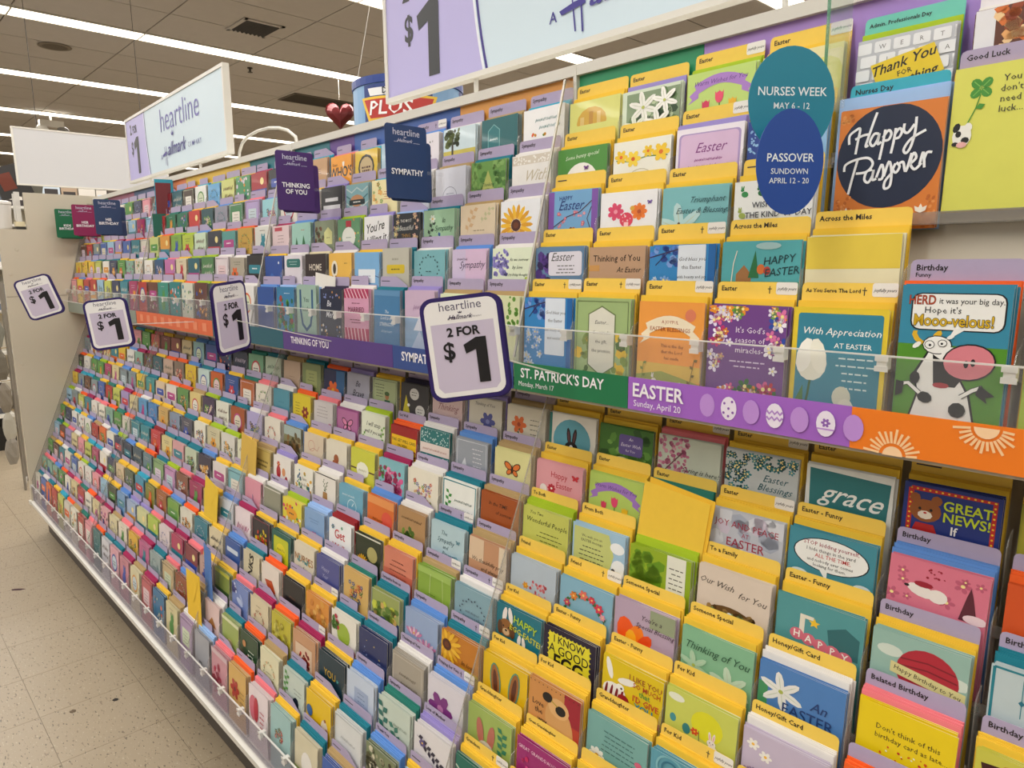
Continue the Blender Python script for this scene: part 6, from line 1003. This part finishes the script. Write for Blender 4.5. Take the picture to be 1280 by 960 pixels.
# ------------------------------------------------------------------ category flags standing out from the tiers
def flag(x, yc, z, bg, lines, label, s=1.0):
    w, h = .112*s, .159*s; cv = Cv(w)
    cv.txt('heartline', 0, .2, .185, '#cfcfe0', 0, 0, 0, 1, 2); logo(cv, 0, .33, .6, '#c0c0d6', False)
    cv.line(-.3, .33, -.2, .33, .008, '#c0c0d6').line(.16, .33, .32, .33, .008, '#c0c0d6')
    for i, (t, sz) in enumerate(lines): cv.txt(t, 0, (.86 if len(lines) > 1 else .95)+.155*i, sz, '#f0eef2', .9, 0, 0, 1, 2)
    M = T(x, yc, z) @ RZ(math.pi/2)
    o = board('category_flag', M, w, h, .0012, bg, cv, label, 'category sign', 'category flags on the upper tiers', r=.008)
    b = MB(); b.prism(roundrect(-w/2+.02, w/2+.022, -.004, h-.03, .008, 4), .014, .0152, lin(bg)); b.obj('rear_flag', M_SIGN, o)
    b = MB(); b.box(w/2-.02, w/2+.05, .003, .006, h*.36, h*.41); b.obj('flag_arm', M_CLEAR, o)
flag(-1.349, .962, CZ+.147, '#25406f', [('SYMPATHY', .155)], 'navy category flag lettered Sympathy')
flag(-1.877, .962, CZ+.152, '#4a2a6c', [('THINKING', .155), ('OF YOU', .155)], 'purple category flag lettered Thinking of You')
flag(-3.730, .962, CZ+.152, '#2c4268', [('HIS', .155), ('BIRTHDAY', .155)], 'navy category flag lettered His Birthday')
flag(-4.316, 1.0, CZ+.168, '#8a1f54', [('HER', .155), ('BIRTHDAY', .155)], 'maroon category flag lettered Her Birthday')
flag(-4.60, .978, CZ+.165, '#146a46', [('KIDS', .155), ('BIRTHDAY', .155)], 'green category flag lettered Kids Birthday', .98)
def oval(x, y, zc, th, w, h, bg, lines, label):
    cv = Cv(w)
    for t, yy, sz, b in lines: cv.txt(t, 0, yy, sz, '#e6eef2', b, 0, 0, .95, 2)
    mb = MB(); mb.prism([(w/2*math.cos(2*math.pi*k/36), h/2+h/2*math.sin(2*math.pi*k/36)) for k in range(36)], 0, .0012, lin(bg))
    o = mb.obj('oval_sign', M_SIGN, None, T(x, y, zc-h/2) @ RZ(math.radians(th))); tag(o, label, 'category sign', 'oval date signs beside the glass divider')
    l = MB(); cv.emit(l, l, h, I4, y0=0); l.obj('lettering', M_SIGN, o)
    b = MB(); b.box(w/2-.03, w/2+.015, .002, .008, h*.45, h*.55); b.obj('sign_arm', M_CLEAR, o)
oval(-.4515, .938, CZ+.208, 52, .118, .136, '#12839c', [('NURSES WEEK', .52, .13, .4), ('MAY 6 - 12', .66, .095, .1)], 'teal oval sign lettered Nurses Week')
oval(-.4335, .905, CZ+.126, 52, .090, .131, '#1a4a9c', [('PASSOVER', .72, .16, .4), ('SUNDOWN', .89, .11, .1), ('APRIL 12 - 20', 1.02, .11, .1)], 'blue oval sign lettered Passover')
q = MB(); q.box(-.0015, .0015, 0, .075, 0, .17); o = q.obj('glass_divider', clear('green_glass', '#9fc4b0', .12, .05), None, T(-.452, 1.035, CZ+.213)); tag(o, 'upright clear divider with green edges beside the oval signs', 'divider')
q = MB(); q.box(-.0022, .0022, -.001, .0, 0, .17); q.obj('green_edge', clear('glass_edge', '#4f9a78', .6, .1), o)
# ------------------------------------------------------------------ big header signs on posts
def header(M, label):
    e = empty('header_sign', M, label, 'sign'); w, h = 1.66, .357
    q = MB(); q.box(-w/2+.012, w/2-.012, .004, .024, .012, h-.012, lin('#c9dae4')); q.obj('sign_panel', M_SIGN, e)
    q = MB()
    for a, b_, c_, d_ in ((-w/2, w/2, 0, .014), (-w/2, w/2, h-.014, h), (-w/2, -w/2+.014, .014, h-.014), (w/2-.014, w/2, .014, h-.014)): q.box(a, b_, 0, .028, c_, d_)
    q.obj('sign_frame', M_WHITE, e)
    cv = Cv(1.0); H = h
    X = lambda m_: m_-w/2
    cur = [(X(.43), H-.014), (X(.428), H-.06), (X(.418), H-.13), (X(.405), H-.2), (X(.40), .02)]
    cur = [(X(.445-.03*math.sin(math.pi*min(1, t/.8)/2)) if False else X(.448-.045*(1-(1-t)**2)), H-.014-(H-.028)*t) for t in [k/8 for k in range(9)]]
    cv.poly([(X(.014), .014), (X(.014), H-.014)]+cur, '#b6b0de')
    cv.strip(cur, .008, '#e6eaf2').strip([(a+.012, b_) for a, b_ in cur], .009, '#3a2a86')
    cv.txt('2', X(.115), H-.262, .075, '#2a2a30', 1.6, 0, 0, .9, 2).txt('FOR', X(.20), H-.262, .058, '#2a2a30', 1.3, 0, 0, .85, 2)
    cv.txt('$', X(.125), H-.152, .10, '#2a2a30', 1.0, 0, 0, .8, 4); one(cv, X(.265), H-.04, .198, '#2a2c30')
    cv.txt('heartline', X(1.015), H-.2, .165, '#6a66b0', -.4, 0, 0, 1.08, 4)
    # script wordmark: crown, tall H with a thick bar, letters, small capitals
    K = '#33288a'
    cv.txt('A', X(.695), H-.068, .036, K, .2)
    cv.strip([(X(.752), H-.125), (X(.758), H-.08), (X(.764), H-.035)], .004, K).strip([(X(.782), H-.125), (X(.782), H-.08), (X(.786), H-.03)], .005, K)
    cv.poly([(X(.715), H-.088), (X(.722), H-.078), (X(.795), H-.088), (X(.792), H-.1), (X(.76), H-.098)], K)
    cv.txt('allmark', X(.945), H-.078, .088, K, .2, .45, 0, 1.12, 3)
    cv.poly([(X(.89), H-.165), (X(.882), H-.185), (X(.895), H-.175), (X(.905), H-.192), (X(.915), H-.175), (X(.928), H-.185), (X(.92), H-.165)], K)
    cv.txt('C O M P A N Y', X(1.235), H-.082, .033, K, .2, 0, 0, .9)
    a, l = MB(), MB(); cv.emit(a, l, H, I4, y0=.004, base=.0003, step=.0002)
    a.obj('printed_picture', M_SIGN, e); l.obj('lettering', M_SIGN, e)
    for s in (-1, 1):
        q = MB(); q.tube([(s*.425, .014, -.10), (s*.425, .014, .002)], .006, 8); q.obj('sign_post', M_WHITE, e)
header(T(-1.073, 1.286, CZ+.485), 'large nearest heartline header sign cut by the top of the picture')
header(T(-3.86, 1.30, CZ+.478) @ RZ(math.radians(-3.0)) @ RY(math.radians(.8)) @ Matrix.Identity(4), 'complete heartline header sign above the middle of the display')
q = MB(); q.tube([(-.234, 0, -.04), (-.232, 0, .015), (-.222, 0, .048), (-.19, 0, .077), (-.14, 0, .094), (-.05, 0, .102), (.04, 0, .1), (.12, 0, .089), (.18, 0, .073), (.235, 0, .045), (.25, 0, 0), (.25, 0, -.04)], .0055, 8)
tag(q.obj('curved_rail', M_WHITE, None, T(-2.54, 1.19, CZ+.386)), 'white bent tube rail standing on top of the display', 'rail')
# blank white sign further back
e = empty('blank_sign', T(-7.0, 1.755, CZ+.665) @ RZ(math.pi/2), 'blank white sign board behind the heartline sign', 'sign')
q = MB(); q.box(-.575, .575, .004, .02, .008, .447, lin('#c6c6c8')); q.obj('sign_panel', M_SIGN, e)
q = MB()
for a, b_, c_, d_ in ((-.585, .585, 0, .012), (-.585, .585, .443, .455), (-.585, -.573, .012, .443), (.573, .585, .012, .443)): q.box(a, b_, 0, .024, c_, d_)
q.obj('sign_frame', M_WHITE, e)
q = MB()
for s in (-1, 1): q.tube([(s*.4, .03, .44), (s*.4, .03, CEIL-CZ-.665)], .002, 6)
q.obj('hanging_wire', M_BLACK, e)
# hanging drum, balloon
e = empty('hanging_drum', T(-3.5, 2.52, CZ+.585), 'blue drum shaped hanging store display with a red and yellow badge', 'hanging sign')
r = .31; hh = .42
q = MB(); q.lathe([(r, 0), (r, hh-.04)], 40, lin('#7fa6cc')); q.obj('drum_wall', M_SIGN, e)
q = MB(); q.lathe([(r+.004, hh-.042), (r+.006, hh-.04), (r+.006, hh), (r-.01, hh), (r-.012, hh-.02)], 40, lin('#23408a')); q.obj('drum_rim', M_SIGN, e)
def onto_drum(mb):
    for i, (x, y, z) in enumerate(mb.v):
        a = x/r; R_ = r-y; mb.v[i] = (R_*math.sin(a), -R_*math.cos(a), z)
def drum_art(ang, first):
    cv = Cv(1.0); y = lambda v: hh-v-.005
    N = '#223c7e'
    cv.poly([(-.13, y(.37)), (-.13, y(.15)), (-.1, y(.11)), (.24, y(.11)), (.27, y(.15)), (.27, y(.37))], N)
    cv.poly([(-.1, y(.35)), (-.085, y(.31)), (.235, y(.31)), (.25, y(.35))], '#e8e8e8')
    cv.txt('DOLLAR', .08, y(.317), .045, '#1c1c24', 1)
    cv.poly([(-.15, y(.305)), (-.1, y(.18)), (.25, y(.18)), (.3, y(.305))], '#e3bd3a').poly([(-.128, y(.292)), (-.085, y(.194)), (.235, y(.194)), (.278, y(.292))], '#b8342c')
    cv.txt('PLUS', .03, y(.212), .1, '#f0efee', .6, .15, 0, 1.15)
    cv.rr(-.09, y(.165), .05, y(.12), '#a8443c', .005).txt('WOW!', -.02, y(.128), .038, '#f0efee', 1)
    cv.ell(.13, y(.14), .035, .028, '#b8342c', 14).txt('MORE', .13, y(.128), .03, '#f0efee', .8).ell(.075, y(.142), .006, .006, '#eee', 6).ell(-.105, y(.142), .005, .005, '#eee', 6)
    a, l = MB(), MB()
    # subdivide long polygons by slicing into vertical bands so they follow the curve
    cv.emit(a, l, hh, I4, base=.001, step=.0006); l.v = [(vx, vy-.0035, vz) for vx, vy, vz in l.v]
    a2 = MB()
    for f, c in zip(a.f, a.c):
        pts = [a.v[i] for i in f]; x0, x1 = min(p[0] for p in pts), max(p[0] for p in pts); n = max(1, int((x1-x0)/.03))
        for k in range(n):
            lo_, hi_ = x0+(x1-x0)*k/n, x0+(x1-x0)*(k+1)/n; pp = pts
            for lim, sg in ((lo_, 1), (hi_, -1)):
                out = []
                for i in range(len(pp)):
                    A, B_ = pp[i], pp[(i+1) % len(pp)]; da, db = sg*(A[0]-lim), sg*(B_[0]-lim)
                    if da >= -1e-9: out.append(A)
                    if (da > 1e-9 and db < -1e-9) or (da < -1e-9 and db > 1e-9):
                        t = da/(da-db); out.append(tuple(A[j]+(B_[j]-A[j])*t for j in range(3)))
                pp = out
                if len(pp) < 3: break
            if len(pp) >= 3: a2.add(pp, [tuple(range(len(pp)))], c)
    onto_drum(a2); onto_drum(l); R_ = RZ(ang)
    a2.obj('badge', M_SIGN, e, R_); l.obj('lettering', M_SIGN, e, R_)
drum_art(math.radians(29), 1); drum_art(math.radians(29+115), 0); drum_art(math.radians(29-115), 0)
q = MB()
for k in range(3): a = 2*math.pi*k/3+.4; q.tube([(r*math.cos(a), r*math.sin(a), hh), (0, 0, CEIL-CZ-.585)], .0015, 5)
q.obj('hanging_wire', M_WHITE, e)
e = empty('foil_balloon', T(-8.35, 4.94, CZ+1.78), 'dark red heart shaped balloon hanging beside the blue drum', 'balloon')
q = MB(); n = 28; pr = []
for k in range(n):
    t = 2*math.pi*k/n; pr.append((.0125*16*math.sin(t)**3*.9, .0125*(13*math.cos(t)-5*math.cos(2*t)-2*math.cos(3*t)-math.cos(4*t))*.95+.12))
v = []; f = []
lev = [(-1, 0.0), (-.8, .55), (-.4, .88), (0, 1.0), (.4, .88), (.8, .55), (1, 0.0)]
for dy_, s_ in lev:
    for x_, z_ in pr: v.append((x_*max(s_, .02), dy_*.08, .12+(z_-.12)*max(s_, .02)))
for i in range(len(lev)-1):
    for k in range(n): f.append((i*n+k, i*n+(k+1) % n, (i+1)*n+(k+1) % n, (i+1)*n+k))
q.add(v, f, (.3, .02, .03)); q.obj('balloon_skin', mat('dark_red_foil', '#5e1a1c', .3, .3), e, RZ(math.radians(60)))
q = MB(); q.tube([(0, 0, .3), (0, 0, CEIL-CZ-1.78)], .002, 5); q.obj('string', M_WHITE, e)
# ------------------------------------------------------------------ far end: tub and clip on the panel step, shelf and rack beyond
def LBL(w): return Cv(w)
e = empty('plastic_tub', T(XE-.16, .70, CZ+.2085), 'white plastic tub with black lettering on the step of the end panel', 'tub')
q = MB(); q.lathe([(.052, 0), (.056, .01), (.062, .135), (.060, .137)], 24, lin('#dddad6')); q.obj('tub_body', M_SIGN, e)
q = MB(); q.lathe([(.064, .137), (.066, .14), (.066, .152), (.05, .158), (.01, .158)], 24, lin('#e9e6e2')); q.obj('lid', M_SIGN, e)
l = MB()
for i, t_ in enumerate('CUPS'):
    vs, fs = text_geo(t_, 1.2); l.add([((-.0625)*-math.sin(-.35-vy*.30+.0), -.0625*math.cos(-.35-vy*.30), .10-.026*i+vx*-.03) for vx, vy in vs], fs, lin('#2a2a2c'))
l.obj('lettering', M_SIGN, e, RZ(math.radians(72)))
e = empty('shelf_clip', T(XE-.05, .775, CZ+.2085), 'pale upright channel clip with a dark foot beside the tub', 'clip')
q = MB(); q.box(-.012, .012, -.012, .012, .04, .20); q.box(-.004, .004, -.02, -.012, .05, .19); q.obj('clip_channel', M_FROST, e)
q = MB(); q.box(-.02, .02, -.022, .022, .016, .042, lin('#d9cfae')); q.obj('clip_body', M_SIGN, e)
q = MB(); q.box(-.022, .022, -.022, .022, 0, .016, lin('#2e2a26')); q.obj('clip_foot', M_SIGN, e)
# tall merchandise shelf behind the blank sign
e = empty('far_wall_shelf', T(-9.2, 1.0, 0), 'tall grey shelf with boxes seen below the blank white sign', 'shelf')
q = MB(); q.box(-.35, -.33, 0, 2.3, 0, 2.3); q.obj('shelf_back', M_BEIGE, e)
for z_ in (.15, .6, 1.05, 1.5, 1.95, 2.14):
    q = MB(); q.box(-.33, .0, 0, 2.3, z_, z_+.025); q.obj('shelf_board', M_WHITE, e)
R = random.Random(21); PCOL = ['#c9d6e2', '#5a5048', '#d9d4cc', '#8a9ab0', '#3a3434', '#a8b8c8', '#b09a84', '#6a7484', '#e2dfd9']
for row, z_ in enumerate((1.075, 1.525, 2.165)):
    y_ = .03; ix = 0
    while y_ < 2.2:
        w_ = R.uniform(.09, .2); h_ = R.uniform(.18, .27); c_ = R.choice(PCOL)
        q = MB(); q.box(-.2, -.03, 0, w_, 0, h_, lin(c_)); q.box(-.0302, -.0295, w_*.12, w_*.88, h_*.25, h_*.75, lin(R.choice(PCOL)))
        o = q.obj('carton', M_SIGN, None, T(-9.2, 1.0+y_, z_)); tag(o, '%s carton, %s from the left on the %s board of the tall far shelf' % (cname(c_), ordn[ix] if ix < 18 else 'last', ['lower', 'middle', 'top'][row]), 'box', 'cartons on the tall far shelf')
        y_ += w_+.012; ix += 1
# clutter at the upper left, beyond the end panel
e = empty('hanging_pack', T(-8.0, 1.26, CZ+.86), '', 'pack')
q = MB(); q.box(-.03, .03, -.13, .13, -.22, .06, lin('#3a3838')); q.obj('pack_body', M_SIGN, e, RX(.35))
q = MB(); q.box(.031, .033, -.09, .02, -.15, 0, lin('#7a3a28')); q.obj('printed_picture', M_SIGN, e, RX(.35)); e['label'] = 'dark hanging pack with a rust patch at the upper left'
e = empty('hanging_pack', T(-8.1, 1.46, CZ+.82), 'greenish grey hanging pack with a yellow spot', 'pack')
q = MB(); q.box(-.03, .03, -.1, .1, -.17, .13, lin('#77756a')); q.obj('pack_body', M_SIGN, e, RX(-.2))
q = MB(); q.box(.031, .034, .0, .075, .0, .09, lin('#d8c040')); q.obj('yellow_spot', M_SIGN, e, RX(-.2))
# rack and shelf left of the end panel
e = empty('side_shelf', T(-7.1, .35, 0), 'dark shelf unit with white edged boards left of the end panel', 'shelf')
q = MB(); q.box(-.5, -.46, 0, .62, 0, 1.6, lin('#2a2624')); q.obj('shelf_back', M_SIGN, e)
for z_ in (.28, .58, .98, 1.38):
    q = MB(); q.box(-.46, .0, 0, .62, z_, z_+.03); q.obj('shelf_board', M_WHITE, e)
q = MB(); q.box(-.46, -.04, 0, .62, 0, .2, lin('#16130f')); q.obj('shelf_base', M_SIGN, e)
R = random.Random(3)
for z_, rw in ((.31, 'bottom'), (.61, 'lower'), (1.01, 'middle')):
    for k in range(4):
        c_ = R.choice(['#3a3634', '#4a4a50', '#2c2a2c', '#8a7a84', '#6a5a58']); h_ = .27 if rw != 'bottom' else .2
        q = MB(); q.box(-.3, -.05, 0, .13, 0, h_, lin(c_)); q.box(-.052, -.0495, .02, .11, .05, h_*.6, lin('#a89a9e'))
        tag(q.obj('carton', M_SIGN, None, T(-7.1, .37+k*.148, z_)), '%s carton, %s on the %s board of the dark side shelf' % (cname(c_), ['first', 'second', 'third', 'fourth'][k], rw), 'box', 'cartons on the dark side shelf')
e = empty('peg_rack', T(-5.72, .79, 0), 'grey wire rack with hanging clear bags beside the end panel', 'rack')
q = MB(); q.tube([(0, 0, .0), (0, 0, 1.42)], .008, 8); q.tube([(-.25, .05, .0), (-.25, .05, 1.42)], .008, 8); q.tube([(-.25, .05, .03), (0, 0, .03)], .008, 8); q.obj('rack_post', mat('grey_wire', '#8a8378', .5, .3), e)
R = random.Random(12)
for k, (z_, c_) in enumerate(((1.1, '#8a8a80'), (.88, '#7a7468'), (.66, '#8f877a'), (.46, '#b8b4a8'), (.3, '#9a948a'))):
    q = MB(); q.tube([(0, 0, z_+.11), (.02, -.06, z_+.11), (.02, -.07, z_+.12)], .003, 6); q.obj('peg_hook', mat('hook_metal', '#a08a60', .4, .5) if k == 0 else bpy.data.materials['hook_metal'], e)
    v = []; n = 10
    for j in range(5):
        zz = z_+.1-.05*j; rr = (.01, .035, .042, .038, .02)[j]
        for i in range(n): a = 2*math.pi*i/n; rj = rr*R.uniform(.75, 1.2); v.append((.02+.5*rj*math.cos(a), -.05+rj*math.sin(a), zz))
    f = [(j*n+i, j*n+(i+1) % n, (j+1)*n+(i+1) % n, (j+1)*n+i) for j in range(4) for i in range(n)]+[tuple(range(n-1, -1, -1)), tuple(4*n+i for i in range(n))]
    q = MB(); q.add(v, f, lin(c_)); o = q.obj('hanging_bag', M_CARD, None, T(-5.72, .79, 0)); tag(o, 'crumpled %s bag hanging %s on the grey wire rack' % (cname(c_), ['topmost', 'second from the top', 'third from the top', 'fourth from the top', 'lowest'][k]), 'bag', 'clear bags on the wire rack')
# ------------------------------------------------------------------ loose envelopes and out-of-place cards
def loose(name, cat, label, w, h, t, col, M, flap=False, m=M_ENV, stripe=None):
    q = MB(); q.box(-w/2, w/2, -t, 0, 0, h, lin(col)); o = q.obj(name, m, None, M); tag(o, label, cat)
    if flap:
        q = MB(); q.add([(-w/2, -t-.0002, h), (0, -t-.0012, h*.42), (w/2, -t-.0002, h), (0, -t-.0002, h)], [(0, 1, 3), (3, 1, 2)], lin(col)); q.obj('flap', m, o)
    if stripe: stripe(o)
    return o
def loc(tn, c): 
    ti = TIERS.index(tn); y, z = UT(ti) if ti < 5 else LT(ti-5); return X0+(c+.5)*PW, y, z
x, y, z = loc('L2', 2); loose('envelope', 'envelope', 'large yellow envelope leaning out over the green tree card', .132, .175, .0012, '#f0cc4c', T(x-.006, y-.033, z-.196) @ RX(-.06) @ RY(.10))
loose('envelope', 'envelope', 'second yellow envelope edge just behind the large leaning one', .130, .175, .0012, '#f0c53e', T(x-.0, y-.0312, z-.188) @ RX(-.06) @ RY(.12))
x, y, z = loc('L9', -10); loose('envelope', 'envelope', 'upright yellow envelope with its flap showing, low in the middle section', .118, .172, .0012, '#ecc63c', T(x+.035, y-.034, z-.132) @ RX(-.05) @ RY(-.04), True)
x, y, z = loc('L8', -9); loose('envelope', 'envelope', 'tall blue envelope leaning out beside the upright yellow one', .085, .19, .0012, '#5f88c4', T(x-.05, y-.04, z-.145) @ RX(-.03) @ RZ(-.12) @ RY(.03))
x, y, z = loc('L6', -11); loose('envelope', 'envelope', 'yellow envelope tilted among white cards, middle section', .11, .16, .0012, '#eccb48', T(x+.04, y-.033, z-.135) @ RX(-.03) @ RY(.22), True)
x, y, z = loc('L4', -10); loose('envelope', 'envelope', 'gold envelope lying slanted in front of a cream card', .115, .16, .0012, '#d9b85c', T(x+.06, y-.036, z-.155) @ RX(-.04) @ RY(.16))
e = loose('greeting_card', 'greeting card', 'tall maroon card with a teal edge standing at the top of the upright', .075, .15, .004, '#2f9ab0', T(-3.36, 1.095, CZ+.228) @ RZ(math.radians(60)) @ RY(.03), m=M_CARD)
q = MB(); q.box(-.034, .028, -.0046, -.004, .0, .135, lin('#7a2c34')); q.obj('printed_picture', M_CARD, e)
e = loose('greeting_card', 'greeting card', 'dark green card edge under the tall maroon card', .09, .1, .004, '#1f6a5a', T(-3.34, 1.08, CZ+.13) @ RZ(math.radians(55)), m=M_CARD)
x, y, z = loc('U4', -7); loose('envelope', 'envelope', 'white envelope tilted in front of the brown Home card', .11, .1, .0012, '#e9e6e0', T(x+.07, y-.031, z-.19) @ RX(-.03) @ RY(.12))
